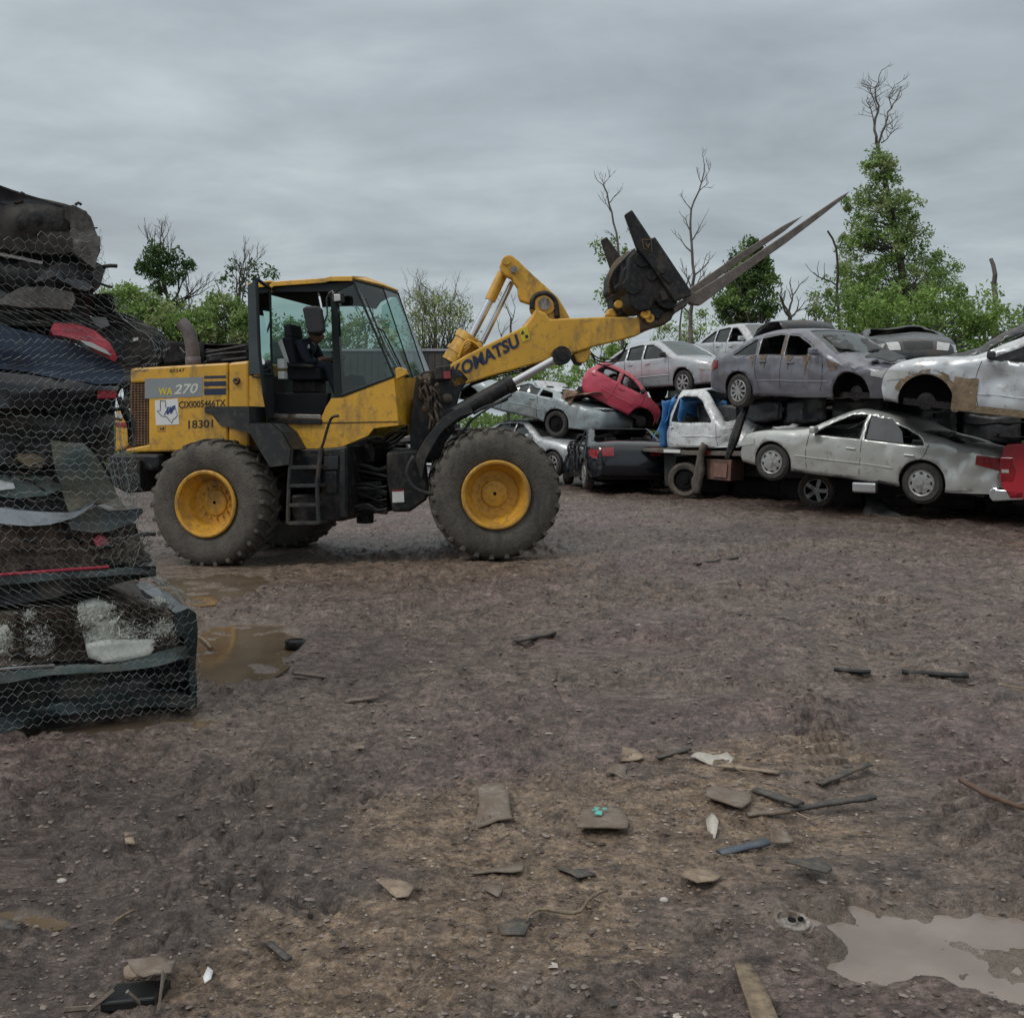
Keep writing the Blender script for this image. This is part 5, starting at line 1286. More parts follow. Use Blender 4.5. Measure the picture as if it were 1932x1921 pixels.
# white sedan above it with an open dark door
m4 = pose_hubs(1330, 692, 29, 1432, 690, True, 2.7, .88, .32, 0, True)
whs = make_car('crushed_sedan', 'white sedan with tinted rear glass and a raised dark bonnet, highest of the pale cars', SEDAN, m4, P_WSIL, kind='seven', near=-1, glass=(0, 1), seed=31, dent=.01, rg=True)
mb = MB(); P = [(2.30, 1.0), (2.35, 1.25), (2.7, 1.50), (3.2, 1.58), (3.5, 1.50)]
mb.grid([[Vector((x, y, z + .05 * (1 - (y / .8) ** 2))) for y in np.linspace(-.8, .8, 8)] for x, z in [(2.25, 1.02), (2.5, 1.28), (2.9, 1.42), (3.4, 1.42), (3.62, 1.2)]]); mb.build('open_bonnet', P_DARK, whs, solid=.03, smooth=True)
# blue-grey two-door with a peeled-back roof
def cr_blue(q):
    if q.z > .95: q.z = .95 + (q.z - .95) * (.75 if q.x > .9 else .5)
    return q
m4 = pose_hubs(1047.5, 799.7, 25.8, 884, 757, False, 2.85, .93, .33, 0, False)
blu = make_car('crushed_coupe', 'pale blue-grey two-door car with a flattened roof and steel wheel behind the lift cylinder', COUPE70, m4, P_BLUE, kind='steel', near=1, lights=False, glass=(1,), ws=False, rg=False, seed=41, dent=.018, crush=cr_blue, mirror=False, roofmat=P_WHITE, nowheel=('front',))
mb = MB(); rnd = random.Random(2)
crumple_sheet(mb, (-.1, .95, 1.0), (-.9, .9, 1.32), (-.9, -.5, 1.38), (-.1, -.7, 1.05), 10, 10, .09, 1.8, 3)
crumple_sheet(mb, (.1, .93, .86), (-.35, .96, .88), (-.5, .9, 1.22), (-.05, .85, 1.2), 8, 8, .06, 2.5, 5)
mb.build('bent_rusty_panel', RUST, blu, solid=.02, smooth=True)
mb = MB(); crumple_sheet(mb, (-.7, .7, .9), (-1.2, .7, .95), (-1.2, -.6, .95), (-.7, -.6, .9), 6, 6, .05, 3, 8); mb.build('boot_lid', P_WHITE, blu, solid=.02)
# red shell tipped nose down
m4 = pose_hubs(ZB(785, 848)[0], ZB(785, 848)[1], 25.6, ZB(1026, 975)[0], ZB(1022, 970)[1], True, 1.66, .82, .27, 0, True)
def cr_red(q):
    if q.z > .95: q.z = .95 + (q.z - .95) * .9
    return q
make_car('crushed_hatchback', 'faded red hatchback shell without glass, tipped nose down beside the white pickup cab', HATCH, m4, P_RED, near=-1, ws=False, rg=False, seed=51, nohood=False, dent=.014, nowheel=('front', 'rear'), crush=cr_red, lights=False, mirror='dark')
# white pickup cab on the truck deck
m4 = pose_hubs(ZB(1108, 1075)[0], ZB(1108, 1075)[1], 21.6, ZB(1420, 1088)[0], ZB(1420, 1088)[1], True, 2.0, .92, 0, 0, True)
m4 = m4 @ Matrix.Translation((0, 0, -.60))
pk = make_car('pickup_cab', 'cut-off white pickup cab with blue plastic behind it, standing on the truck deck', PICKUPCAB, m4, P_WHITE, near=-1, ws=False, rg=False, seed=61, dent=.018, lights=False, mirror=False, cat='pickup cab', dents=((1.0, .85, .2, .02),), crush=lambda q: q + (mnoise.noise_vector(q * 2.6) * .22 + mnoise.noise_vector(q * 7) * .08) * min(1, max(0, (q.x - 1.38) / .35)))
mb = MB(); crumple_sheet(mb, (-.06, -.9, .62), (-.05, -.86, 1.60), (-.10, .8, 1.66), (-.1, .8, .7), 14, 14, .06, 2.5, 7)
crumple_sheet(mb, (-.02, -.86, 1.1), (.16, -.66, 1.72), (-.25, -.5, 1.5), (-.35, -.8, .75), 10, 8, .07, 3, 9)
crumple_sheet(mb, (.26, -.72, 1.0), (.34, .85, 1.0), (.36, .8, 1.6), (.28, -.66, 1.64), 10, 8, .05, 3, 12)
mb.build('blue_plastic', M('blue_plastic', (.05, .20, .46), .4, var=.3, scale=4, coat=.2), pk, smooth=True, solid=.006)
# black saloon tail with a red lamp, on the ground
m4 = pose_hubs(ZB(792, 1185)[0], ZB(792, 1185)[1], 23.0, ZB(715, 1172)[0], ZB(715, 1172)[1], False, 2.72, .89, .325, 0, False)
def cr_bmw(q):
    k = min(1, max(0, (q.x - .3) / 1.2)); q.z = min(q.z, 1.35 - .25 * k) ; q += mnoise.noise_vector(q * 2.0) * .16 * k + mnoise.noise_vector(q * 6) * .05 * k
    return q
make_car('crushed_sedan', 'black sedan facing away on the ground with a red tail lamp and torn-open side', SEDAN, m4, P_BLK, kind='seven', near=1, ws=False, rg=False, seed=71, dent=.02, crush=cr_bmw, mirror=False)
# white car low behind the front loader wheel
m4 = pose_hubs(922, 866, 27.6, 1042, 876, True, 2.7, .88, .32, 0, True)
make_car('crushed_sedan', 'white sedan on the ground, half hidden behind the front wheel of the loader', SEDAN90, m4, P_WSIL, near=-1, glass=(0, 1), seed=81, dent=.01)
# dark cars on top, facing the camera
m4 = Matrix.Translation(at(1718, 700, 22.0)) @ Matrix.Rotation(R(-99), 4, 'Z') @ Matrix.Translation((-2.9, 0, -.2))
def cr_roof(q):
    if q.z > 1.0: q.z = 1.0 + (q.z - 1.0) * .5 + .1 * mnoise.noise(q * 1.5)
    return q
make_car('burnt_car', 'charcoal car facing the camera with a burnt open roof, on top behind the grey sedan', SEDAN, m4, P_DARK, near=1, ws=False, rg=False, seed=91, dent=.03, crush=cr_roof, mirror=False, seats=False)
m4 = Matrix.Translation(at(1590, 690, 25.0)) @ Matrix.Rotation(R(-20), 4, 'Z') @ Matrix.Translation((-1.3, 0, -.8))
make_car('burnt_car', 'blackened roofless wreck lying behind the grey sedan, its bent roof bars showing above', SEDAN, m4, JUNK, near=-1, ws=False, rg=False, seed=95, dent=.05, warp=.06, mirror=False, seats=False, lights=False, nowheel=('front', 'rear'), door_seams=False)
m4 = Matrix.Translation(at(1850, 745, 18.2)) @ Matrix.Rotation(R(150), 4, 'Z') @ Matrix.Translation((-2.2, 0, -.3))
make_car('crushed_sedan', 'black crushed car with wrinkled panels, wedged behind the bright silver car at the right edge', SEDAN, m4, P_DARK, near=1, ws=False, rg=False, seed=99, dent=.04, warp=.05, mirror=False, seats=False, lights=False, nowheel=('front', 'rear'))
# red pickup bed at the right edge
def red_bed():
    th = thing('pickup_truck', 'bright red pickup tail with a chrome bumper on the ground at the right edge', 'pickup truck', at(1905, 880, 15.3))
    F = Frame(tuple(at(1890, 880, 15.3).xy), -38)
    P = lambda s, z, w: F.sz(s, z, w)
    mb = MB(); prof = [(0, .72), (-.03, .95), (0, 1.12), (.02, 1.30), (.06, 1.36), (.3, 1.38), (2.4, 1.38), (2.4, .55), (1.45, .55), (1.4, .75), (1.25, .92), (1.05, .98), (.85, .92), (.7, .75), (.65, .55), (.10, .52)]
    # rounded side: two skins
    for w0, w1 in ((0, .07), (1.72, 1.79)): mb.prism([P(a, z, w0) for a, z in prof], [P(a, z, w1) for a, z in prof])
    mb.build('bed_side', P_RED2, th, bevel=.03, seg=3)
    mb = MB(); mb.prism([P(.02, .58, .08), P(.02, 1.34, .08), P(.07, 1.34, .08), P(.07, .58, .08)], [P(.02, .58, 1.7), P(.02, 1.34, 1.7), P(.07, 1.34, 1.7), P(.07, .58, 1.7)]); mb.build('tailgate', P_RED2, th, bevel=.015)
    mb = MB(); mb.prism([P(-.02, .80, -.008), P(-.02, 1.16, -.008), P(.16, 1.16, -.008), P(.2, .98, -.008), P(.16, .80, -.008)], [P(-.02, .80, .04), P(-.02, 1.16, .04), P(.16, 1.16, .04), P(.2, .98, .04), P(.16, .80, .04)]); mb.build('taillight', LENSR, th, bevel=.01)
    mb = MB(); mb.prism([P(.0, .93, -.012), P(.0, .98, -.012), P(.10, .98, -.012), P(.10, .93, -.012)], [P(.0, .93, .0), P(.0, .98, .0), P(.10, .98, .0), P(.10, .93, .0)]); mb.build('reversing_lamp', LENSW, th)
    mb = MB(); pr = [(-.14, .50), (-.18, .56), (-.18, .66), (-.12, .70), (-.06, .70), (-.06, .50)]; mb.prism([P(a, z, .02) for a, z in pr], [P(a, z, 1.75) for a, z in pr]); mb.prism([P(a, z, .0) for a, z in [(-.1, .50), (-.1, .68), (.30, .66), (.3, .54)]], [P(a, z, .05) for a, z in [(-.1, .50), (-.1, .68), (.30, .66), (.3, .54)]]); mb.build('rear_bumper', CHROME, th, bevel=.015)
    mb = MB(); mb.prism([P(.1, .45, .2), P(.1, .75, .2), P(2.4, .75, .2), P(2.4, .45, .2)], [P(.1, .45, 1.6), P(.1, .75, 1.6), P(2.4, .75, 1.6), P(2.4, .45, 1.6)]); mb.build('bed_floor', JUNK, th)
    for w in (.04, 1.75):
        e = put_wheel(th, P(1.05, .42, w) - Vector(th['_o']), .37, 'steel', -1); e.rotation_euler = (0, 0, R(-38) if w < 1 else R(142))
red_bed()
# flatbed truck under the pickup cab
def flatbed():
    F = Frame(tuple(at(1216, 880, 22.0).xy), -48)
    th = thing('flatbed_truck', 'rusty flatbed truck chassis with a narrow deck, carrying the white pickup cab', 'flatbed truck', (F.P.x, F.P.y, .1))
    Pz = lambda u, v, w=0: F.pt(u, v, w)
    def pr(name, pts, w0, w1, mat, bev=.01, par=None):
        mb = MB(); n = [F.pt(x, y, w0) for x, y in pts]; mb.prism(n, [q + F.L3() * (w1 - w0) for q in n]); return mb.build(name, mat, par or th, bevel=bev)
    pr('deck', [(1212, 846), (1300, 850), (1404, 852), (1560, 858), (1560, 866), (1404, 861), (1300, 859), (1212, 852)], 0, 2.2, M('deck_steel', (.16, .145, .13), .5, metal=.4, dirt=((.10, .06, .04), .3, 5)))
    pr('deck_edge', [(1252, 848), (1283, 849), (1283, 855), (1252, 854)], -.03, 0, WHT, .004)
    pr('side_marker', [(1322, 850), (1336, 851), (1336, 859), (1322, 858)], -.035, 0, LENSR, .004)
    pr('chassis_rail', [(1212, 860), (1560, 872), (1560, 905), (1212, 892)], .6, 1.6, JUNK)
    pr('mud_flap', [(1252, 856), (1276, 860), (1272, 915), (1254, 918)], .3, .33, DKG)
    tb_ = pr('toolbox', [(1333, 866), (1380, 868), (1378, 908), (1334, 904)], .05, .5, M('rusty_frame', (.09, .06, .05), .7, var=.3, dirt=((.2, .1, .07), .3, 6)), .01)
    pr('toolbox_door', [(1346, 874), (1372, 876), (1370, 902), (1346, 900)], .02, .05, M('faded_red_brown', (.20, .105, .085), .7, var=.3, scale=10), .006)
    c = F.pt(1291, 905, .02)
    for (u, v, w, nm) in ((1291, 906, .02, 'wheel'), (1540, 926, .05, 'wheel')):
        c = F.pt(u, v, w); rr_ = 33 / FPX * c.y if u < 1400 else 35 / FPX * c.y
        e = put_wheel(th, c - Vector(th['_o']), rr_, 'steel' if u < 1400 else 'five', -1); e.rotation_euler = (0, 0, R(-48 + 22))
        for ch in e.children:
            if ch.name.startswith('tyre'): ch.data = ch.data.copy(); ch.data.materials.clear(); ch.data.materials.append(M('muddy_tan_rubber', (.12, .10, .078), .85, var=.25, dirt=((.05, .045, .04), .4, 4)))
    mb = MB()
    for k in range(3): mb.tube([F.pt(x, y, -.1) for x, y in catmull([(1330, 838), (1322, 860), (1318 + k * 3, 885), (1310 + k * 4, 915), (1316, 930)], 14)], [.05 + .03 * abs(math.sin(i_ * 1.3 + k)) for i_ in range(len(catmull([(1330, 838), (1322, 860), (1318 + k * 3, 885), (1310 + k * 4, 915), (1316, 930)], 14)))], 7)
    mb.build('hanging_rag', M('muddy_rag', (.10, .085, .07), .9, var=.3), th, smooth=True)
flatbed()

# flattened wrecks filling the gaps of the row
def flat_wreck(name, label, c, yaw, Lx, Ly, H, seed, mat=JUNK, accents=(), tilt=0, group='flattened wrecks packed between the stacked cars'):
    rnd = random.Random(seed); th = thing(name, label, 'crushed car', c, group)
    th.rotation_euler = (R(tilt), R(rnd.uniform(-3, 3)), R(yaw)); th['_o'] = (0, 0, 0)
    mb = MB(); n = max(3, int(H / .17))
    for k in range(n):
        z = H * (k + .5) / n; sx, sy = Lx / 2 * rnd.uniform(.85, 1), Ly / 2 * rnd.uniform(.88, 1)
        crumple_sheet(mb, (-sx, -sy, z), (sx, -sy, z), (sx, sy, z), (-sx, sy, z), 22, 9, .085, 1.3, seed + k)
    mb.build('crushed_body', mat, th, solid=.03, auto=40)
    mb = MB()
    for s in (-1, 1):
        for k in range(4):
            x0 = -Lx / 2 + Lx * k / 4; x1 = x0 + Lx / 4 * rnd.uniform(.8, 1.1); z0 = rnd.uniform(.02, .2) * H; z1 = rnd.uniform(.6, 1.05) * H
            crumple_sheet(mb, (x0, s * Ly / 2, z0), (x1, s * Ly / 2 * rnd.uniform(.95, 1.05), z0 + .03), (x1, s * Ly / 2 * .97, z1), (x0, s * Ly / 2 * .96, z1 + .02), 9, 6, .06, 2.2, seed + 20 + k)
    for s in (-1, 1): crumple_sheet(mb, (s * Lx / 2, -Ly / 2, .05), (s * Lx / 2, Ly / 2, .05), (s * Lx / 2, Ly / 2, H), (s * Lx / 2, -Ly / 2, H), 8, 5, .07, 2.2, seed + 40)
    mb.build('outer_panel', accents[0] if accents else mat, th, solid=.02, auto=40)
    for k in range(9):
        mb = MB(); p = Vector((rnd.uniform(-Lx / 2, Lx / 2), -Ly / 2 * rnd.uniform(.9, 1.04), rnd.uniform(0, H))); q = p + Vector((rnd.uniform(-.6, .6), rnd.uniform(-.1, .1), rnd.uniform(-.15, .15)))
        mb.tube([p, p.lerp(q, .5) + Vector((0, 0, rnd.uniform(-.06, .06))), q], rnd.uniform(.008, .022), 5)
        mb.build('bent_rod', STEEL if k % 3 == 0 else JUNK, th)
    return th
def on(u, v, Y, dz=0): q = at(u, v, Y); return (q.x, q.y, q.z + dz)
FW = [('darkest flattened wreck on the ground beneath the light silver sedan, behind its rear wheel', (8.0, 18.7, .08), -52, 4.6, 1.8, .75, JUNK, ()),
      ('flattened wreck on the ground between the truck wheels and the light silver sedan', (6.1, 21.5, .08), -50, 4.4, 1.8, .6, JUNK, ()),
      ('flattened dark wreck sandwiched under the violet grey sedan', on(1530, 800, 20.6, -.05), -50, 4.3, 1.8, .55, JUNK, (P_DARK,)),
      ('flattened charcoal wreck behind the white pickup cab', on(1440, 800, 23.5, -.4), -48, 4.0, 1.8, .8, JUNK, (P_DARK,)),
      ('flattened wreck propping up the nose of the red shell', on(1200, 838, 25.5, -.2), -46, 3.8, 1.7, .45, JUNK, ()),
      ('flattened wreck on the ground behind the black sedan', (4.0, 25.6, .1), -46, 4.6, 1.8, 1.1, JUNK, ()),
      ('tall crushed wreck behind the bright silver car at the right edge', (9.3, 17.6, 1.2), -50, 4.6, 1.9, .9, JUNK, (P_DARK,)),
      ('flattened wreck on the ground at the far right edge behind the red pickup', (9.6, 17.0, .1), -50, 4.8, 1.9, 1.2, JUNK, ()),
      ('crushed wreck holding up the silver sedan with dark windows', on(1240, 790, 29, -.4), -44, 4.5, 1.8, 1.0, JUNK, ()),
      ('crushed wreck under the highest pale sedan', on(1420, 735, 29, -.6), -44, 4.5, 1.8, 1.2, JUNK, (P_DARK,)),
      ('flattened wreck under the pale blue-grey coupe', on(960, 812, 28, -.45), -30, 4.4, 1.8, .5, JUNK, ()),
      ('lower crushed wreck under the charcoal car facing the camera', on(1730, 760, 23, -.6), -50, 4.6, 1.8, 1.1, JUNK, ()),
      ('flattened wreck on the ground deep inside the row behind the grey sedan', (6.3, 22.8, .1), -50, 4.6, 1.8, 1.5, JUNK, ())]
for i, (lb, c, yaw, lx, ly, h_, mt, acc) in enumerate(FW): flat_wreck('flattened_car', lb, c, yaw, lx, ly, h_, 100 + i, mt, acc)
# loose pieces in the row
mb = MB(); crumple_sheet(mb, on(1466, 817, 18.6), on(1505, 818, 18.3), on(1512, 805, 19.0), on(1460, 806, 19.2), 8, 6, .10, 3, 4)
tag(mb.build('cloth', M('white_cloth', (.5, .5, .5), .9, var=.2), None, smooth=True, solid=.01, org=on(1485, 812, 18.8)), 'crumpled white cloth stuffed under the violet grey sedan', 'cloth')
mb = MB(); a = at(1632, 920, 16.9); mb.box(a, (.14, -.16, 0), (.04, .035, 0), (0, 0, .085))
tag(mb.build('bumper', CHROME, None, bevel=.03, org=a), 'dented chrome bumper lying beneath the light silver sedan', 'bumper')
mb = MB(); crumple_sheet(mb, gp(1628, 972), gp(1700, 976), gp(1655, 968) + Vector((0, 0, .22)), gp(1635, 968) + Vector((0, 0, .30)), 8, 6, .05, 4, 4)
tag(mb.build('fender_liner', DKG, None, smooth=True, solid=.01, org=gp(1660, 972)), 'torn black fender liner on the mud beside the flat truck tyre', 'car part')
mb = MB(); P = [at(1372, 866, 19.5), at(1385, 830, 19.5), at(1398, 790, 19.6), at(1414, 757, 19.8)]; mb.tube(P, [.05, .09, .08, .04], 6)
tag(mb.build('bent_beam', BLK, None, org=P[0]), 'black bent beam leaning between the white pickup cab and the silver sedan', 'beam')
# ------------------------------------------------------------------ tall stack of flattened cars on the left, wrapped in wire netting
FS = Frame((-1.82, 5.9), 30)
def sz_of(fr, u, v, w):
    q = fr.pt(u, v, w); d = Vector((q.x, q.y)) - fr.P - fr.l * w
    return (d.dot(fr.r), q.z)
def cslab(mb, fr, pts, w0, w1, Z=None, amp=.03, crease=.03, seed=1, step=.05, m=None, back=True, fs=(1.2, 7)):
    """crumpled slab: traced outline at depth w0, front face broken into dents and horizontal creases, swept back to w1"""
    P = [Z(*p) if Z else p for p in pts]
    out = dens([sz_of(fr, u, v, w0) for u, v in P], step * 1.2)
    V_, F_ = cdt_panel(out, [], step)
    def disp(s, z):
        n1 = mnoise.noise(Vector((s * 2.0, z * 2.4, seed * 3.3))); n2 = mnoise.noise(Vector((s * fs[0], z * fs[1], seed * 1.7)))
        n3 = mnoise.noise(Vector((s * 9, z * 14, seed))); n4 = 1 - abs(mnoise.noise(Vector((s * 2.2 + z * 3, z * 6, seed + 9.0)))) * 3
        return n1 * amp * 1.5 + n2 * crease * 1.6 + n3 * amp * .45 - max(0, n4) * crease * .7
    def pt(s, z, w): q = fr.sz(s, z, w); return q
    fv = []
    for s, z in V_:
        j = mnoise.noise_vector(Vector((s * 7, z * 7, seed + .5))) * .010
        fv.append(pt(s + j.x, z + j.y, w0 + disp(s, z)))
    mb.add(fv, F_, m)
    if w1 > w0:
        k = max(1, int((w1 - w0) / .15)); rows = []
        ring = out + out[:1]
        for i in range(k + 1):
            w = lerp(w0, w1, i / k); row = []
            for (s, z) in ring:
                if i == 0:
                    j = mnoise.noise_vector(Vector((s * 7, z * 7, seed + .5))) * .010; row.append(pt(s + j.x, z + j.y, w0 + disp(s, z)))
                else:
                    f = mnoise.noise_vector(Vector((s * 2.5, z * 4, w * 3 + seed))) * amp * 1.2
                    row.append(pt(s + f.x * 1.0, max(.01, z + f.z * .7), w))
            rows.append(row)
        mb.grid(rows, m)
def cpart(name, pts, w0, w1, mat, par, Z=ZE, **k):
    mb = MB(); cslab(mb, FS, pts, w0, w1, Z, **k); return mb.build(name, mat, par, auto=50)
def flat_strip(mb, fr, pts, w, rad, Z=ZE, n=6): mb.tube([fr.pt(*Z(*p), w) for p in pts], rad, n)
GRP = 'flattened cars in the netted stack'
G_DGRN = PAINT('dark_green_paint', (.010, .022, .024), .3, .2, dirt=((.07, .065, .055), .25, 3))
G_BLK2 = M('crushed_black_sheet', (.010, .011, .013), .4, spec=.3, var=.5, scale=9, dirt=((.08, .07, .06), .3, 5), bump=.35, bscale=14)
G_BRN = M('brown_torn_lining', (.065, .045, .034), .95, var=.6, scale=14, dirt=((.17, .13, .10), .4, 9), bump=1.0, bscale=26)
G_GRY = M('grey_torn_liner', (.115, .108, .10), .9, var=.4, scale=7, dirt=((.05, .042, .035), .4, 6), bump=.7, bscale=22)
G_FOAM = M('white_foam', (.80, .81, .75), .95, var=.10, scale=9, dirt=((.36, .29, .18), .16, 7), bump=.3, bscale=40)
# layer 1 (bottom)
l1 = thing('flattened_car', 'dark green flattened car with white padding spilling out, at the bottom of the netted stack', 'crushed car', tuple(FS.sz(-.6, 0.02, .8)), GRP)
cpart('crushed_body', [(-500, 1420), (-500, 2000), (0, 1830), (350, 1740), (740, 1655), (1150, 1640), (1158, 1560), (1150, 1330), (1120, 1180), (1050, 1090), (800, 1020), (400, 1040), (-500, 1150)], .10, 1.75, G_BLK2, l1, ZF, amp=.05, crease=.05, seed=2)
cpart('sill_panel', [(-500, 1840), (-500, 1990), (0, 1800), (260, 1700), (620, 1650), (1155, 1636), (1160, 1580), (900, 1545), (620, 1560), (330, 1620), (0, 1700)], -.02, .3, G_DGRN, l1, ZF, amp=.015, crease=.03, seed=3)
cpart('door_skin', [(-500, 1470), (0, 1425), (360, 1390), (700, 1380), (1000, 1290), (1110, 1270), (1115, 1350), (900, 1395), (700, 1420), (300, 1440), (0, 1500), (-500, 1600)], 0, .2, PAINT('green_grey_paint', (.06, .085, .08), dirt=((.15, .15, .13), .3, 4)), l1, ZF, amp=.02, crease=.03, seed=4)
cpart('rear_corner', [(1030, 1085), (1100, 1050), (1145, 1080), (1165, 1180), (1162, 1330), (1150, 1560), (1120, 1545), (1115, 1290), (1080, 1230), (1020, 1190)], -.01, 1.2, G_DGRN, l1, ZF, amp=.02, crease=.02, seed=5)
cpart('torn_lining', [(-500, 1120), (0, 1075), (440, 1040), (800, 1030), (1000, 1080), (1040, 1200), (900, 1330), (500, 1370), (340, 1370), (0, 1390), (-500, 1440)], .04, .3, G_BRN, l1, ZF, amp=.06, crease=.05, seed=6, step=.035)
mb = MB()
cslab(mb, FS, [(510, 1265), (640, 1240), (800, 1240), (905, 1235), (920, 1275), (880, 1325), (740, 1372), (600, 1375), (525, 1345)], -.02, .22, ZF, amp=.025, crease=.012, seed=7, step=.03)
cslab(mb, FS, [(490, 1200), (560, 1160), (760, 1165), (900, 1215), (840, 1250), (620, 1268), (505, 1265)], .02, .22, ZF, amp=.03, crease=.02, seed=8, step=.03)
for (P_, sd_) in (([(455, 1050), (560, 1030), (690, 1060), (720, 1150), (640, 1200), (520, 1200), (470, 1130)], 61), ([(560, 1130), (700, 1110), (900, 1160), (1000, 1150), (1030, 1230), (920, 1270), (760, 1250), (580, 1240)], 62), ([(140, 1190), (220, 1150), (320, 1200), (330, 1290), (240, 1340), (150, 1320)], 63), ([(-60, 1150), (40, 1150), (80, 1240), (60, 1330), (-60, 1330)], 64), ([(125, 1085), (175, 1070), (215, 1090), (190, 1125), (140, 1125)], 65)):
    cslab(mb, FS, P_, .01, .12, ZF, amp=.05, crease=.03, seed=sd_, step=.025)
mb.build('padding', G_FOAM, l1, smooth=True)
rnd = random.Random(9)
def fluff(name, zones, par, mat, n=900, ln=.04, Z=ZF):
    mb = MB(); rnd = random.Random(len(zones) + n)
    for (x0, y0, x1, y1, k) in zones:
        for _ in range(int(n * k)):
            a, b = rnd.gauss(.5, .22), rnd.gauss(.5, .22); q = FS.pt(*Z(lerp(x0, x1, a), lerp(y0, y1, b)), rnd.uniform(-.045, .05))
            d = Vector((rnd.gauss(0, 1), rnd.gauss(-.4, .6), rnd.gauss(.3, 1))).normalized() * ln * rnd.uniform(.4, 1.3)
            p = d.cross(Vector((rnd.random(), 1, rnd.random()))).normalized() * rnd.uniform(.0015, .0045)
            mb.add([q - p, q + p, q + p * .5 + d, q - p * .5 + d], [[0, 1, 2, 3]])
    mb.build(name, mat, par)
fluff('stuffing', [(450, 1030, 700, 1190, 1.3), (560, 1110, 900, 1260, 1.1), (880, 1110, 1040, 1280, 1.1), (130, 1150, 330, 1330, .9), (-20, 1140, 90, 1340, .5), (120, 1070, 220, 1130, .25), (880, 990, 960, 1030, .15)], l1, M('white_stuffing', (.80, .80, .74), .95, var=.2, scale=11), 900, .022)
fluff('brown_stuffing', [(0, 1080, 520, 1350, 1.6), (640, 1020, 1000, 1200, 1.2), (900, 1200, 1040, 1300, .5)], l1, G_BRN, 1500, .035)
mb = MB(); flat_strip(mb, FS, [(0, 1415), (160, 1402), (320, 1392)], -.03, .009, ZF); mb.build('chrome_strip', CHROME, l1)
# layer 2
l2 = thing('flattened_car', 'flattened black car with folded white panel and thin red edge, second from the stack bottom', 'crushed car', tuple(FS.sz(-.7, .75, .8)), GRP)
cpart('crushed_body', [(-500, 860), (0, 850), (500, 820), (905, 800), (915, 868), (760, 890), (500, 960), (0, 1050), (-500, 1150)], .0, 1.75, G_BLK2, l2, ZF, amp=.03, crease=.05, seed=12)
cpart('door_sill', [(-500, 870), (0, 862), (400, 840), (700, 812), (912, 806), (918, 862), (700, 850), (400, 880), (0, 925), (-500, 950)], -.02, .3, PAINT('dark_slate_paint', (.035, .048, .052), .4, .3, dirt=((.09, .085, .075), .3, 4)), l2, ZF, amp=.012, crease=.02, seed=13)
cpart('torn_lining', [(-500, 520), (0, 560), (300, 560), (560, 540), (640, 640), (780, 740), (760, 790), (500, 815), (0, 850), (-500, 860)], .08, 1.6, G_BRN, l2, ZF, amp=.07, crease=.06, seed=14, step=.04)
cpart('folded_panel', [(-500, 440), (0, 462), (280, 492), (400, 497), (470, 480), (560, 432), (548, 470), (430, 530), (300, 572), (180, 578), (0, 560), (-500, 520)], -.03, .10, PAINT('pale_blue_white_paint', (.42, .46, .50), .35, .1, dirt=((.16, .14, .12), .2, 3)), l2, ZF, amp=.015, crease=.015, seed=15)
cpart('wing', [(400, 545), (560, 450), (640, 480), (830, 470), (840, 495), (780, 555), (640, 600), (560, 610), (420, 590)], -.02, .5, PAINT('dark_slate_paint', (.035,) * 3), l2, ZF, amp=.03, crease=.03, seed=16)
mb = MB(); cslab(mb, FS, [(545, 655), (580, 625), (620, 640), (650, 680), (620, 700), (560, 690)], -.01, .10, ZF, amp=.03, crease=.02, seed=17, step=.03); mb.build('lamp_fragment', M('pink_red_plastic', (.45, .04, .07), .35, var=.3), l2)
mb = MB(); flat_strip(mb, FS, [(-300, 868), (0, 858), (250, 840), (450, 825), (640, 812)], -.05, .008, ZF); mb.build('red_trim', M('pink_red_plastic', (.45,) * 3), l2)
fluff('torn_strands', [(580, 620, 900, 790, 1.0)], l2, M('grey_strands', (.22, .20, .17), .9, var=.4), 420, .06)
cpart('rear_panel', [(620, 600), (800, 560), (850, 720), (905, 790), (700, 800), (610, 690)], .12, .8, G_GRY, l2, ZF, amp=.04, crease=.03, seed=18)
# layer 3
l3 = thing('flattened_car', 'flattened car with a crazed windscreen hanging over its end, third from the stack bottom', 'crushed car', tuple(FS.sz(-.8, 1.05, .8)), GRP)
cpart('crushed_body', [(-500, 60), (300, 60), (500, 100), (590, 170), (640, 260), (690, 400), (600, 440), (380, 495), (0, 465), (-500, 440)], .15, 1.75, G_BLK2, l3, ZF, amp=.06, crease=.05, seed=22)
cpart('door_skin', [(-500, 285), (0, 275), (340, 278), (355, 355), (270, 395), (100, 410), (0, 400), (-500, 420)], .02, .3, PAINT('green_grey_paint', (.06,) * 3), l3, ZF, amp=.025, crease=.03, seed=23)
cpart('torn_lining', [(90, 150), (200, 140), (270, 190), (250, 230), (170, 222), (100, 190)], .03, .2, M('tan_lining', (.19, .15, .10), .9, var=.3, bump=.6), l3, ZF, amp=.05, crease=.02, seed=24, step=.03)
cz = bpy.data.materials.new('crazed_glass'); cz.use_nodes = True
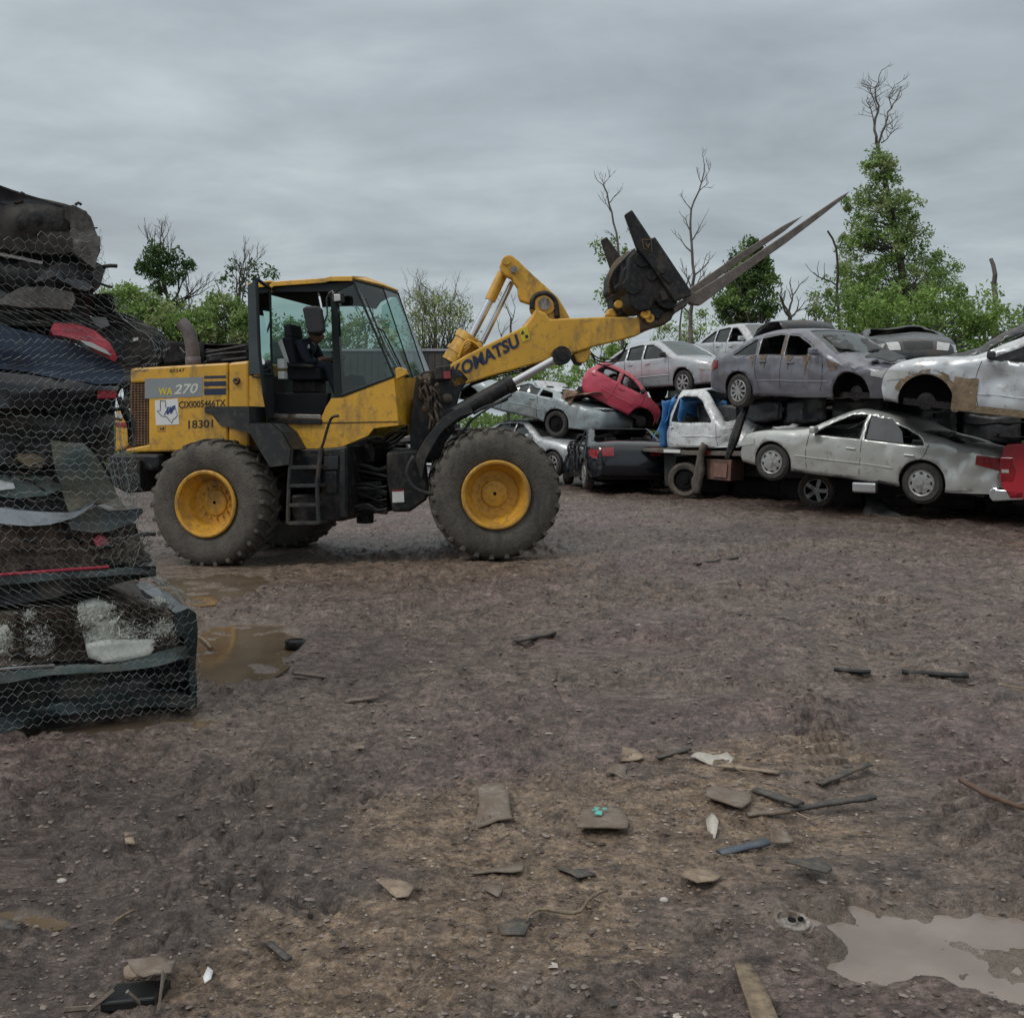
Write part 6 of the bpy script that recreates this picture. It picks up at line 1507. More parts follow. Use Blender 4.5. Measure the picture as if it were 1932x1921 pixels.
def crazed():
    nt = cz.node_tree; N = nt.nodes; L = nt.links; b = N['Principled BSDF']
    tc = N.new('ShaderNodeTexCoord'); v = N.new('ShaderNodeTexVoronoi'); v.feature = 'DISTANCE_TO_EDGE'; v.inputs['Scale'].default_value = 42; L.new(tc.outputs['Object'], v.inputs['Vector'])
    mr = N.new('ShaderNodeMapRange'); L.new(v.outputs['Distance'], mr.inputs[0]); mr.inputs[1].default_value = .01; mr.inputs[2].default_value = .07; mr.inputs[3].default_value = .95; mr.inputs[4].default_value = .66
    n = N.new('ShaderNodeTexNoise'); n.inputs['Scale'].default_value = 5; n.inputs['Detail'].default_value = 6; L.new(tc.outputs['Object'], n.inputs['Vector'])
    cr = N.new('ShaderNodeValToRGB'); L.new(n.outputs['Fac'], cr.inputs[0]); e = cr.color_ramp.elements
    e[0].position = .35; e[0].color = (.085, .125, .125, 1); e[1].position = .65; e[1].color = (.21, .18, .125, 1)
    L.new(cr.outputs[0], b.inputs['Base Color']); L.new(mr.outputs[0], b.inputs['Alpha']); b.inputs['Roughness'].default_value = .3
crazed()
cpart('shattered_windscreen', [(300, 70), (480, 88), (555, 155), (620, 255), (680, 372), (740, 465), (700, 478), (560, 432), (420, 490), (395, 480), (350, 330), (320, 200)], -.04, -.04, cz, l3, ZF, amp=.03, crease=.012, seed=25, step=.03)
mb = MB(); cslab(mb, FS, [(-500, 280), (0, 300), (80, 318), (90, 350), (0, 362), (-500, 350)], -.01, .05, ZF, amp=.02, crease=.01, seed=26, step=.03); mb.build('white_fragment', P_WHITE, l3)
# layer 4 : dark blue car
l4 = thing('flattened_car', 'dark blue car tail with a broken red lamp, in the middle of the netted stack', 'crushed car', tuple(FS.sz(-.9, 1.5, .8)), GRP)
cpart('crushed_body', [(-700, 1270), (0, 1290), (300, 1340), (640, 1400), (800, 1400), (770, 1500), (750, 1640), (700, 1760), (690, 1900), (300, 1920), (-700, 1960)], .06, 1.8, G_BLK2, l4, amp=.05, crease=.05, seed=32)
cpart('boot_panel', [(-700, 980), (0, 1010), (150, 1050), (300, 1075), (420, 1110), (600, 1180), (740, 1250), (800, 1290), (835, 1345), (800, 1398), (640, 1402), (400, 1365), (200, 1320), (0, 1300), (-700, 1240)], -.04, 1.7, P_DBLU, l4, amp=.02, crease=.025, seed=33)
cpart('bumper', [(-700, 1290), (0, 1310), (300, 1350), (640, 1412), (790, 1410), (770, 1440), (640, 1440), (560, 1500), (300, 1560), (0, 1560), (-700, 1500)], -.03, .5, P_BLK, l4, amp=.02, crease=.04, seed=34)
cpart('taillight', [(330, 1050), (352, 1002), (480, 1000), (620, 1040), (720, 1120), (778, 1225), (762, 1252), (640, 1190), (520, 1115), (400, 1090), (350, 1085)], -.075, .05, M('broken_red_lens', (.42, .025, .045), .25, var=.45, scale=9, coat=.5, bump=.5), l4, amp=.014, crease=.012, seed=35, step=.03)
cpart('reversing_lamp', [(520, 1112), (600, 1130), (700, 1180), (730, 1215), (640, 1180), (560, 1145)], -.10, -.04, LENSW, l4, amp=.01, crease=.01, seed=36, step=.03)
cpart('reflector', [(645, 1440), (700, 1432), (770, 1440), (765, 1490), (640, 1490)], -.045, .03, M('broken_red_lens', (.3,) * 3), l4, amp=.01, crease=.01, seed=37, step=.03)
cpart('hanging_trim', [(770, 1490), (800, 1480), (870, 1600), (888, 1640), (880, 1800), (865, 1800), (862, 1660), (820, 1590)], .05, .12, G_BLK2, l4, amp=.02, crease=.01, seed=38)
cpart('hanging_trim', [(690, 1500), (750, 1500), (752, 1700), (748, 1860), (690, 1900)], .12, .7, G_GRY, l4, amp=.03, crease=.03, seed=39)
# layer 5
l5 = thing('flattened_car', 'dark crushed car with a bulging black bumper corner, netted above the dark blue tail', 'crushed car', tuple(FS.sz(-.8, 1.95, .8)), GRP)
cpart('crushed_body', [(-700, 560), (0, 590), (300, 620), (460, 560), (640, 615), (692, 640), (655, 740), (600, 790), (620, 830), (600, 960), (640, 1040), (400, 1030), (0, 1020), (-700, 990)], .08, 1.8, G_BLK2, l5, amp=.06, crease=.06, seed=42)
cpart('bumper_corner', [(590, 960), (740, 930), (900, 978), (1000, 1020), (1062, 1060), (1096, 1112), (1082, 1190), (1030, 1245), (960, 1275), (860, 1285), (790, 1240), (740, 1140), (640, 1040)], .30, 1.0, G_BLK2, l5, amp=.05, crease=.03, seed=43)
cpart('head_restraint', [(560, 830), (620, 812), (715, 804), (745, 830), (762, 895), (740, 925), (640, 925), (560, 900)], .2, .4, DARK, l5, amp=.02, crease=.01, seed=44)
cpart('grey_panel', [(-700, 640), (0, 655), (150, 600), (290, 625), (285, 660), (205, 745), (120, 790), (0, 830), (-700, 850)], .0, .2, M('grey_crushed_sheet', (.10, .10, .105), .5, metal=.3, var=.4, dirt=((.05, .045, .04), .4, 5), bump=.4), l5, amp=.03, crease=.04, seed=45)
cpart('seat_back', [(0, 840), (130, 770), (300, 752), (480, 798), (486, 850), (450, 925), (300, 905), (150, 900), (0, 880), (-700, 890), (-700, 860)], -.02, .2, G_GRY, l5, amp=.03, crease=.03, seed=46)
cpart('lamp', [(590, 965), (700, 960), (725, 1020), (660, 1040), (600, 1010)], .18, .3, M('dull_lens', (.16, .18, .17), .3), l5, amp=.02, crease=.01, seed=47)
mb = MB(); cslab(mb, FS, [(868, 1098), (905, 1090), (902, 1110), (870, 1118)], .2, .3, ZE, amp=.01, crease=.0, seed=47, step=.03); mb.build('paper_scrap', WHT, l5)
cpart('folded_sheet', [(205, 745), (290, 660), (380, 600), (470, 640), (620, 770), (560, 800), (350, 700)], -.01, .3, P_DARK, l5, amp=.03, crease=.03, seed=48)
# layer 6 (top)
l6 = thing('flattened_car', 'black flattened car with a ragged grey wheel liner, at the top of the netted stack', 'crushed car', tuple(FS.sz(-.9, 2.5, .8)), GRP)
cpart('crushed_body', [(-700, -80), (0, 102), (160, 158), (430, 232), (560, 262), (640, 440), (660, 520), (620, 640), (460, 560), (300, 620), (0, 560), (-700, 520)], .05, 1.8, G_BLK2, l6, amp=.05, crease=.06, seed=52)
cpart('roof_panel', [(-700, -85), (0, 100), (160, 155), (432, 230), (430, 300), (200, 250), (0, 200), (-700, 60)], -.03, 1.7, P_BLK, l6, amp=.02, crease=.03, seed=53)
cpart('wheel_liner', [(430, 235), (485, 224), (560, 262), (600, 300), (622, 350), (640, 425), (664, 440), (662, 500), (640, 580), (620, 650), (560, 610), (480, 540), (466, 440), (466, 335), (432, 310)], -.04, .6, G_GRY, l6, amp=.03, crease=.025, seed=54, step=.035)
cpart('torn_lining', [(-700, 160), (0, 280), (440, 330), (460, 440), (470, 540), (300, 560), (0, 520), (-700, 420)], -.0, .3, M('dark_torn_lining', (.035, .03, .027), .9, var=.6, bump=.8, scale=10), l6, amp=.06, crease=.05, seed=55, step=.04)
mb = MB(); flat_strip(mb, FS, [(-200, 515), (0, 548), (140, 574), (280, 606)], -.05, .010); mb.build('chrome_strip', CHROME, l6)
cpart('bent_panel', [(540, 600), (640, 615), (694, 640), (660, 730), (610, 780), (560, 700)], .15, .5, G_BLK2, l6, amp=.03, crease=.02, seed=56)
# loose rods and folded edges on every layer
for L_, Z, zones in ((l1, ZF, (0, 1050, 1100, 1600)), (l2, ZF, (0, 600, 850, 950)), (l3, ZF, (0, 100, 400, 440)), (l4, ZE, (0, 1420, 740, 1880)), (l5, ZE, (0, 600, 700, 1000)), (l6, ZE, (0, 150, 600, 600))):
    rnd = random.Random(zones[1])
    for _ in range(20):
        mb = MB()
        x, y = rnd.uniform(zones[0], zones[2]), rnd.uniform(zones[1], zones[3]); d = rnd.uniform(30, 150)
        pts = catmull([(x, y), (x + d * .5, y + rnd.uniform(-18, 18)), (x + d, y + rnd.uniform(-25, 30))], 25)
        w = rnd.uniform(-.03, .05); flat_strip(mb, FS, [(p[0], p[1]) for p in pts], w, rnd.uniform(.004, .012), Z, 5)
        mb.build('bent_strip', G_BLK2 if rnd.random() < .5 else JUNK, L_, smooth=True)
# ---- hexagonal wire netting
def netting():
    prof = [(150, 380), (185, 432), (196, 500), (216, 560), (255, 600), (302, 628), (316, 655), (292, 690), (250, 712), (240, 760), (246, 820), (252, 880), (268, 950), (280, 985), (276, 1010), (290, 1050), (300, 1082), (318, 1105), (352, 1125), (372, 1160), (376, 1220), (378, 1330)]
    sp = sorted([(z, s) for s, z in [sz_of(FS, u, v, -.03) for u, v in prof]])
    top = lambda a: interp(-a, [(-2.6, 2.55), (-1.6, 2.50), (-.9, 2.47), (0, 2.72), (.6, 2.6)])
    mb = MB(); cell = .046
    NI = int(2.9 / (cell * .5)); V = {}
    # brick-pattern hexagons: nodes (i,j) zigzag rows joined by short verticals (twists)
    GY = .92; rows = int(2.75 / (cell * GY))
    def Q(i, r_, up):
        a = i * cell * .5 - .55; zr = .03 + r_ * cell * GY + (.42 * cell if up else 0)
        return a, zr
    paths = []; rj = random.Random(8)
    for r_ in range(rows):
        path = []
        for i in range(NI):
            up = (i + r_) % 2 == 0
            a, zr = Q(i, r_, up)
            z = zr + .06 * nz(a * 1.1, zr * 1.3, 8) + .035 * nz(a * 2.4, zr * 2.1, 2) + .07 * max(a, 0) * nz(zr, 7.7) + .012 * nz(a * 6, zr * 9, 12)
            if zr > top(a): 
                if len(path) > 1: paths.append(path)
                path = []; continue
            sR = interp(z, sp); wob = .012 * nz(a * 6, z * 6, 4)
            bulge = -.085 - .03 * nz(a * 1.7, z * 1.9, 6) + wob
            if a >= 0:
                rd = min(1, a / .12); q = FS.sz(sR - a * (1 + .12 * nz(zr * 2.2, a, 5)) + .02 * (1 - rd), z, bulge + .08 * (1 - rd) ** 2)
            else: q = FS.sz(sR + .02 - .05 * min(1, -a / .4), z, bulge + .08 - a * 1.3)
            q = q + Vector((rj.gauss(0, .0028), rj.gauss(0, .002), rj.gauss(0, .0035))); path.append(q); V[(i, r_)] = q
        if len(path) > 1: paths.append(path)
    for path in paths: mb.tube(path, .00105, 3, cap=False)
    for (i, r_), q in V.items():
        if (i + r_) % 2 == 0 and (i, r_ + 1) in V: mb.tube([q, V[(i, r_ + 1)]], .0004, 3, cap=False)
    # selvage wires running up the edge and strands pulled tight
    rnd = random.Random(3)
    for k in range(7):
        a = rnd.uniform(-.5, .02); mb.tube([V[(i0, r_)] for r_ in range(0, rows) for i0 in [int((a + .55) / (cell * .5))] if (i0, r_) in V], .0016, 3, cap=False)
    o = mb.build('wire_netting', M('galvanised_wire', (.30, .32, .31), .5, metal=.3, var=.55, scale=2.5), None, org=FS.sz(-.5, 0, 0))
    tag(o, 'galvanised hexagonal wire netting wrapped around the left stack of flattened cars', 'netting')
netting()
# ------------------------------------------------------------------ trees, trailer and wrecks behind the yard
def leafmat(name, c0, c1):
    m = bpy.data.materials.new(name); m.use_nodes = True; nt = m.node_tree; N = nt.nodes; L = nt.links; b = N['Principled BSDF']
    tc = N.new('ShaderNodeTexCoord'); n = N.new('ShaderNodeTexNoise'); n.inputs['Scale'].default_value = .8; n.inputs['Detail'].default_value = 4; L.new(tc.outputs['Object'], n.inputs['Vector'])
    oi = N.new('ShaderNodeNewGeometry'); ad = N.new('ShaderNodeMath'); ad.operation = 'MULTIPLY_ADD'; L.new(oi.outputs['Random Per Island'], ad.inputs[0]); ad.inputs[1].default_value = .5; L.new(n.outputs['Fac'], ad.inputs[2])
    cr = N.new('ShaderNodeValToRGB'); L.new(ad.outputs[0], cr.inputs[0]); e = cr.color_ramp.elements
    e[0].position = .45; e[1].position = 1.0; e[0].color = (*c0, 1); e[1].color = (*c1, 1); L.new(cr.outputs[0], b.inputs['Base Color'])
    b.inputs['Roughness'].default_value = .6; b.inputs['Specular IOR Level'].default_value = .3
    tr = N.new('ShaderNodeBsdfTranslucent'); L.new(cr.outputs[0], tr.inputs[0]); mx = N.new('ShaderNodeMixShader'); mx.inputs[0].default_value = .35
    L.new(b.outputs[0], mx.inputs[1]); L.new(tr.outputs[0], mx.inputs[2]); L.new(mx.outputs[0], N['Material Output'].inputs['Surface'])
    return m
LF_MID = leafmat('mid_green_leaves', (.075, .14, .035), (.27, .39, .12)); LF_DRK = leafmat('dark_green_leaves', (.028, .06, .018), (.09, .165, .045))
LF_YEL = leafmat('spring_yellow_green_leaves', (.15, .20, .07), (.38, .44, .20)); LF_BRI = leafmat('bright_green_leaves', (.10, .20, .04), (.33, .47, .13))
BARK = M('grey_bark', (.085, .075, .066), .9, var=.3, scale=3); DEADW = M('bare_dead_wood', (.12, .105, .095), .9, var=.3, scale=3)
def leaf(mb_v, mb_f, c, s, rnd):
    a = Vector((rnd.gauss(0, 1), rnd.gauss(0, 1), rnd.gauss(0, 1))).normalized(); b = a.orthogonal().normalized(); b.rotate(Matrix.Rotation(rnd.random() * 6.28, 3, a))
    c2 = a.cross(b); k = len(mb_v); w = s * .42
    mb_v += [c - b * s * .5, c + c2 * w * .5, c + b * s * .5, c - c2 * w * .5]; mb_f.append((k, k + 1, k + 2, k + 3))
def leaves_obj(name, clusters, mat, parent, rnd, size=.17):
    """clusters: (centre, radius, count)"""
    v = []; f = []
    for c, r_, n in clusters:
        for _ in range(n):
            d = Vector((rnd.gauss(0, 1), rnd.gauss(0, 1), rnd.gauss(0, .8)))
            d = d.normalized() * r_ * (rnd.random() ** .55)
            leaf(v, f, Vector(c) + d, size * rnd.uniform(.6, 1.35), rnd)
    o3 = Vector(parent['_o']); me = bpy.data.meshes.new(name); me.from_pydata([tuple(q - o3) for q in v], [], f); me.materials.append(mat)
    o = bpy.data.objects.new(name, me); COL.objects.link(o); o.parent = parent; return o
def limb(mb, a, b, r0, r1, rnd, n=5, wob=.06):
    a, b = Vector(a), Vector(b); ln = (b - a).length; pts = []; rads = []
    o1 = Vector((rnd.gauss(0, 1), rnd.gauss(0, 1), rnd.gauss(0, .5))) * ln * wob; o2 = Vector((rnd.gauss(0, 1), rnd.gauss(0, 1), rnd.gauss(0, .5))) * ln * wob
    for i in range(n + 1):
        t = i / n; pts.append(a.lerp(b, t) + o1 * math.sin(math.pi * t) + o2 * math.sin(2 * math.pi * t) * .6); rads.append(lerp(r0, r1, t))
    mb.tube(pts, rads, 5 if r0 > .03 else 3, cap=False); return pts
def twig(mb, p, d, ln, r_, lev, rnd, tips, spread=.6, up=.15):
    d = d.normalized(); pts = [p]; k = 4; q = p.copy(); dd = d.copy()
    for i in range(k):
        dd = (dd + Vector((rnd.gauss(0, .16), rnd.gauss(0, .16), rnd.gauss(0, .12) + up * .3))).normalized(); q = q + dd * ln / k; pts.append(q.copy())
    mb.tube(pts, [lerp(r_, r_ * .5, i / k) for i in range(k + 1)], 3 if r_ < .03 else 5, cap=False)
    if lev <= 0: tips.append(pts[-1]); return
    for j in range(rnd.choice((2, 3, 3))):
        t = pts[rnd.choice((2, 3, 4, 4))]
        nd = (dd + Vector((rnd.gauss(0, spread), rnd.gauss(0, spread), rnd.gauss(0, spread * .7) + up))).normalized()
        twig(mb, t, nd, ln * rnd.uniform(.5, .78), r_ * .55, lev - 1, rnd, tips, spread, up)
def gpt(u, Y): return Vector(((u - CX) * Y / FPX, Y, 0.0))
def leafy(name, label, ubase, Y, env, ncl, mat, seed, size=.17, dens_=70, rcl=.45, trunk=None, tr=.13, depth=.6, mats=None, group=None, bare=0):
    """env: photo outline of the crown; clusters scatter through its volume at real depth"""
    rnd = random.Random(seed); base = gpt(ubase, Y); th = thing(name, label, 'tree', tuple(base), group)
    mb = MB(); tp = trunk or [(ubase, 800), (ubase, (min(p[1] for p in env) * .35 + .65 * 800))]
    tpts = [base] + [at(u, v, Y) for u, v in tp]; kk = len(tpts)
    mb.tube(tpts, [lerp(tr, tr * .3, i / (kk - 1)) for i in range(kk)], 7)
    x0, x1 = min(p[0] for p in env), max(p[0] for p in env); y0, y1 = min(p[1] for p in env), max(p[1] for p in env)
    hw_ = (x1 - x0) / 2 * Y / FPX; cl = []; tries = 0
    while len(cl) < ncl and tries < ncl * 40:
        tries += 1; u, v = rnd.uniform(x0, x1), rnd.uniform(y0, y1)
        if not inpoly(u, v, env): continue
        # half width of the crown at this height -> depth spread
        row = [p for p in np.linspace(x0, x1, 24) if inpoly(p, v, env)]; hwv = (max(row) - min(row)) / 2 * Y / FPX if row else .5
        dy = rnd.uniform(-1, 1) * hwv * depth; c = at(u, v, Y); c.y += dy; c.x = (u - CX) * (Y) / FPX
        cl.append(c)
    anchors = tpts[1:]
    for c in cl:
        cand = [q for q in tpts if q.z < c.z - .2] or [tpts[0]]; t = min(cand, key=lambda q: (q - c).length)
        i = tpts.index(t); nx_ = tpts[min(i + 1, kk - 1)]; st = t.lerp(nx_, rnd.random() * .6)
        if rnd.random() < .6: limb(mb, st, c, .035, .008, rnd, 4, .08)
    tips = []
    for _ in range(bare):
        c = rnd.choice(cl); twig(mb, c, Vector((rnd.gauss(0, .6), rnd.gauss(0, .4), 1)), rnd.uniform(.35, .8), .014, 2, rnd, tips)
    mb.build('trunk', BARK, th)
    M_ = mats or [mat]
    for k, m_ in enumerate(M_):
        sub = [c for i, c in enumerate(cl) if i % len(M_) == k]
        leaves_obj('crown', [(c, rcl * rnd.uniform(.55, 1.25), int(dens_ * rnd.uniform(.5, 1.4))) for c in sub], m_, th, rnd, size)
    return th
def snag(name, label, Y, path, rads, twigs, seed, mat=DEADW, lev=2, ln=1.0, leaf_at=None, lm=LF_DRK, group=None, up=.25, spread=.5):
    rnd = random.Random(seed); base = gpt(path[0][0], Y); th = thing(name, label, 'tree', tuple(base), group)
    mb = MB(); pts = [base] + [at(u, v, Y) for u, v in path]; dp = catmull(pts, .5)
    for i, p in enumerate(dp): dp[i] = p + Vector((rnd.gauss(0, .02), rnd.gauss(0, .05), 0))
    n = len(dp); mb.tube(dp, [lerp(rads[0], rads[1], i / (n - 1)) for i in range(n)], 7)
    tips = []
    for (f, dx, l_) in twigs:
        p = dp[min(n - 1, int(f * n))]; twig(mb, p, Vector((dx, rnd.gauss(0, .3), .8)), l_ * ln, lerp(rads[0], rads[1], f) * .6 + .004, lev, rnd, tips, spread, up)
    mb.build('trunk', mat, th)
    if leaf_at: leaves_obj('crown', [(at(u, v, Y) + Vector((0, rnd.gauss(0, .2), 0)), r_, n_) for u, v, r_, n_ in leaf_at], lm, th, rnd, .17)
    return th
# tall green tree on the right with a dead crown tip
env = [(1650, 275), (1675, 285), (1702, 325), (1700, 370), (1745, 380), (1715, 430), (1762, 450), (1775, 505), (1815, 530), (1800, 570), (1770, 640), (1700, 660), (1600, 660), (1590, 600), (1585, 560), (1555, 520), (1592, 495), (1590, 450), (1612, 415), (1600, 385), (1596, 362), (1640, 350), (1630, 320)]
tall = leafy('tree', 'tallest green tree on the right with bare dead branches at its tip', 1690, 40, env, 340, LF_MID, 5, .15, 80, .36, trunk=[(1715, 800), (1712, 600), (1700, 500), (1688, 430), (1672, 350), (1655, 290)], tr=.22, mats=[LF_MID, LF_BRI, LF_MID, LF_YEL])
mb = MB(); tips = []; rnd = random.Random(12)
for pth, r_ in ((([(1660, 300), (1655, 270), (1650, 235), (1657, 200), (1650, 175), (1660, 140), (1664, 133)]), .07), ([(1655, 280), (1668, 240), (1680, 205), (1695, 185), (1702, 165)], .055), ([(1650, 235), (1640, 205), (1634, 190)], .03), ([(1662, 270), (1676, 262), (1684, 245)], .03), ([(1656, 215), (1645, 180), (1640, 150)], .025), ([(1680, 205), (1678, 180), (1690, 160)], .025)):
    P = catmull([at(u, v, 40) for u, v in pth], .25); mb.tube([p + Vector((rnd.gauss(0, .025), rnd.gauss(0, .05), 0)) for p in P], [lerp(r_, .012, i / (len(P) - 1)) for i in range(len(P))], 5)
    for _ in range(9): twig(mb, rnd.choice(P[len(P) // 3:]), Vector((rnd.gauss(0, 1), rnd.gauss(0, .4), rnd.uniform(.1, 1))), rnd.uniform(.25, .6), .016, 1, rnd, tips)
mb.build('dead_branches', DEADW, tall)
leafy('tree', 'low bright green bushy tree at the foot of the tallest tree', 1690, 36, [(1560, 560), (1620, 540), (1720, 545), (1800, 560), (1860, 570), (1905, 600), (1900, 690), (1560, 690), (1580, 620)], 170, LF_BRI, 6, .17, 100, .42, mats=[LF_BRI, LF_MID, LF_BRI])
leafy('tree', 'rounded dark green tree behind the fork tines', 1410, 42, [(1400, 462), (1425, 455), (1440, 490), (1462, 505), (1472, 545), (1455, 560), (1465, 590), (1440, 605), (1400, 612), (1365, 600), (1352, 570), (1380, 540), (1375, 500)], 125, LF_MID, 7, .17, 90, .36, mats=[LF_DRK, LF_MID, LF_MID])
leafy('tree', 'thin pale green young tree between the fork tines and the tallest tree', 1545, 44, [(1535, 545), (1555, 540), (1575, 560), (1575, 640), (1520, 650), (1500, 620), (1520, 590)], 34, LF_MID, 8, .16, 50, .32, mats=[LF_MID, LF_YEL])
leafy('tree', 'small bright bush far behind the white sedan roof', 1330, 46, [(1235, 625), (1290, 590), (1330, 585), (1345, 610), (1380, 625), (1380, 650), (1235, 650)], 34, LF_YEL, 9, .15, 45, .34, mats=[LF_BRI, LF_YEL])
leafy('tree', 'green bush showing under the boom above the silver sedan', 1130, 44, [(1070, 640), (1120, 620), (1200, 630), (1250, 640), (1240, 700), (1060, 720)], 50, LF_BRI, 10, .16, 60, .36)
leafy('tree', 'green bushes seen between the boom and the pale blue-grey coupe', 990, 40, [(880, 690), (960, 680), (1060, 690), (1080, 730), (880, 740)], 50, LF_BRI, 11, .16, 60, .34)
leafy('tree', 'yellow-green budding tree between the cab and the boom', 825, 42, [(760, 570), (790, 545), (830, 540), (870, 560), (890, 585), (895, 650), (860, 670), (770, 665), (750, 620)], 120, LF_YEL, 12, .12, 42, .42, tr=.12, bare=46)
# left thicket
leafy('tree', 'dense green thicket tree directly behind the netted stack and exhaust pipe', 320, 38, [(190, 560), (215, 535), (260, 545), (300, 570), (345, 575), (360, 600), (400, 620), (400, 690), (250, 700), (190, 690)], 230, LF_MID, 13, .16, 95, .42, mats=[LF_MID, LF_BRI, LF_YEL])
leafy('tree', 'dense green thicket tree behind the loader hood and cab rear', 430, 39, [(350, 600), (390, 560), (430, 570), (470, 575), (500, 590), (500, 700), (350, 700)], 170, LF_MID, 14, .16, 85, .42, mats=[LF_MID, LF_YEL, LF_BRI])
leafy('tree', 'green thicket tree seen through the cab windows', 620, 41, [(500, 600), (560, 585), (640, 600), (740, 610), (760, 690), (500, 700)], 110, LF_MID, 15, .16, 70, .42, mats=[LF_MID, LF_YEL, LF_DRK])
leafy('tree', 'green thicket at the far right edge behind the bright silver car', 1960, 38, [(1880, 590), (1940, 600), (2060, 580), (2150, 600), (2150, 700), (1870, 700)], 70, LF_MID, 16, .16, 70, .42)
leafy('tree', 'green thicket left of the netted stack', 60, 40, [(-160, 560), (-60, 540), (60, 550), (200, 560), (200, 700), (-160, 700)], 90, LF_MID, 17, .16, 60, .45)
sn = snag('tree', 'bare-topped tree full of dark mistletoe clumps, left of the exhaust pipe', 40, [(316, 700), (318, 620), (314, 560), (306, 520), (300, 480)], (.16, .05), [(.55, .9, 2.2), (.6, -.8, 1.6), (.7, .8, 1.9), (.72, .9, 1.7), (.78, -.6, 1.6), (.85, .3, 1.6), (.9, -.3, 1.5), (.97, .2, 1.4), (.97, -.5, 1.4), (.65, 1.2, 2.4), (.99, .6, 1.3)], 21, ln=.52, lev=3, leaf_at=[(280, 490, .45, 260), (300, 478, .5, 330), (330, 488, .5, 280), (272, 505, .4, 360), (352, 500, .35, 260), (315, 500, .5, 220), (290, 515, .4, 300), (328, 530, .36, 260), (296, 545, .36, 280), (345, 520, .28, 120), (305, 580, .5, 260), (330, 575, .5, 240), (290, 595, .4, 200), (318, 600, .5, 220), (312, 520, .3, 120)], mat=BARK)
snag('tree', 'bare spreading tree with sparse leaf clumps, just left of the cab', 40, [(440, 700), (440, 620), (450, 570), (452, 540)], (.12, .05), [(.5, -1.0, 2.2), (.55, .7, 1.9), (.7, -.7, 1.8), (.75, .9, 2.0), (.85, -.3, 1.6), (.9, .5, 1.7), (.98, 0, 1.4), (.95, 1.0, 1.6)], 22, ln=.55, lev=3, leaf_at=[(420, 525, .35, 60), (440, 505, .4, 70), (470, 520, .4, 80), (505, 515, .4, 70), (480, 500, .3, 50), (400, 555, .35, 50), (500, 550, .4, 70), (450, 545, .45, 90), (430, 580, .5, 110), (520, 520, .25, 40)], mat=BARK)
snag('tree', 'bare twiggy tree behind the budding yellow-green tree', 43, [(822, 700), (822, 620), (820, 590)], (.10, .05), [(.6, -.8, 1.8), (.6, .8, 1.8), (.75, .5, 1.9), (.8, -.4, 1.9), (.9, .9, 1.7), (.9, -1, 1.6), (.98, .1, 1.6), (.98, .4, 1.3)], 23, ln=.6, lev=3)
snag('tree', 'small bare tree seen through the cab side window', 43, [(693, 700), (690, 640), (688, 610)], (.08, .04), [(.7, -.8, 1.2), (.7, .8, 1.3), (.85, .3, 1.3), (.9, -.4, 1.2), (.98, .1, 1.0)], 24, ln=.7, lev=2)
snag('tree', 'small bare tree under the tilt cylinder rods', 43, [(960, 700), (962, 640), (965, 600)], (.08, .04), [(.7, -.6, 1.2), (.75, .7, 1.3), (.9, .3, 1.2), (.95, -.4, 1.2)], 25, ln=.7, lev=2)
snag('tree', 'dead tree behind the fork carriage with a few leafy clumps low on its stem', 41, [(1175, 800), (1172, 600), (1168, 500), (1162, 440), (1150, 385), (1140, 350)], (.10, .03), [(.86, -.6, .8), (.9, .8, .9), (.95, -.4, .7), (.98, .5, .6), (.7, .7, .8), (.98, -1, .6), (.75, -.7, .7)], 26, lev=2, ln=.65, leaf_at=[(1125, 460, .38, 60), (1140, 480, .4, 80), (1160, 455, .3, 50), (1180, 470, .35, 60), (1150, 530, .4, 60), (1140, 560, .45, 90), (1150, 580, .35, 60), (1190, 440, .25, 25)], lm=LF_MID)
snag('tree', 'tall leafless dead tree between the fork carriage and the rounded green tree', 41, [(1303, 800), (1303, 620), (1308, 520), (1302, 420), (1310, 380), (1325, 345), (1330, 310)], (.13, .02), [(.62, .9, 1.3), (.66, -.8, 1.0), (.72, .9, 1.3), (.74, -.6, .8), (.82, -.7, .7), (.88, .9, .9), (.92, .8, .9), (.97, -.4, .7), (.5, .5, 1.3), (.48, -.5, 1.3), (.55, -.6, 1.2), (.9, -.6, .6), (.55, .7, 1.2)], 27, ln=.62, lev=2)
snag('tree', 'second thinner dead trunk beside the tall leafless tree', 42, [(1285, 800), (1282, 640), (1290, 560), (1300, 520)], (.06, .03), [(.8, -.5, .7), (.9, .5, .7)], 28, lev=1)
snag('tree', 'crooked dark dead stem leaning in front of the tallest green tree', 38, [(1590, 800), (1584, 620), (1580, 520), (1578, 470), (1562, 436)], (.09, .035), [(.72, -1.4, 1.0)], 29, mat=M('dark_dead_wood', (.04, .033, .028), .9), lev=1)
snag('tree', 'broken bare trunk standing alone at the right edge', 38, [(1875, 800), (1876, 620), (1878, 540), (1872, 488)], (.21, .07), [], 30)
snag('tree', 'dead stub with fine bare twigs right of the rounded green tree', 43, [(1490, 800), (1490, 640), (1488, 590)], (.12, .09), [(.9, -.4, 1.0), (.97, .4, 1.2), (.98, -.2, 1.0), (.92, .8, 1.0)], 31, ln=.7, lev=2)
snag('tree', 'leaning dead branch left of the broken bare trunk', 38, [(1860, 800), (1858, 620), (1850, 590)], (.06, .03), [(.9, -.6, .7)], 32, mat=M('dark_dead_wood', (.04,) * 3), lev=1)
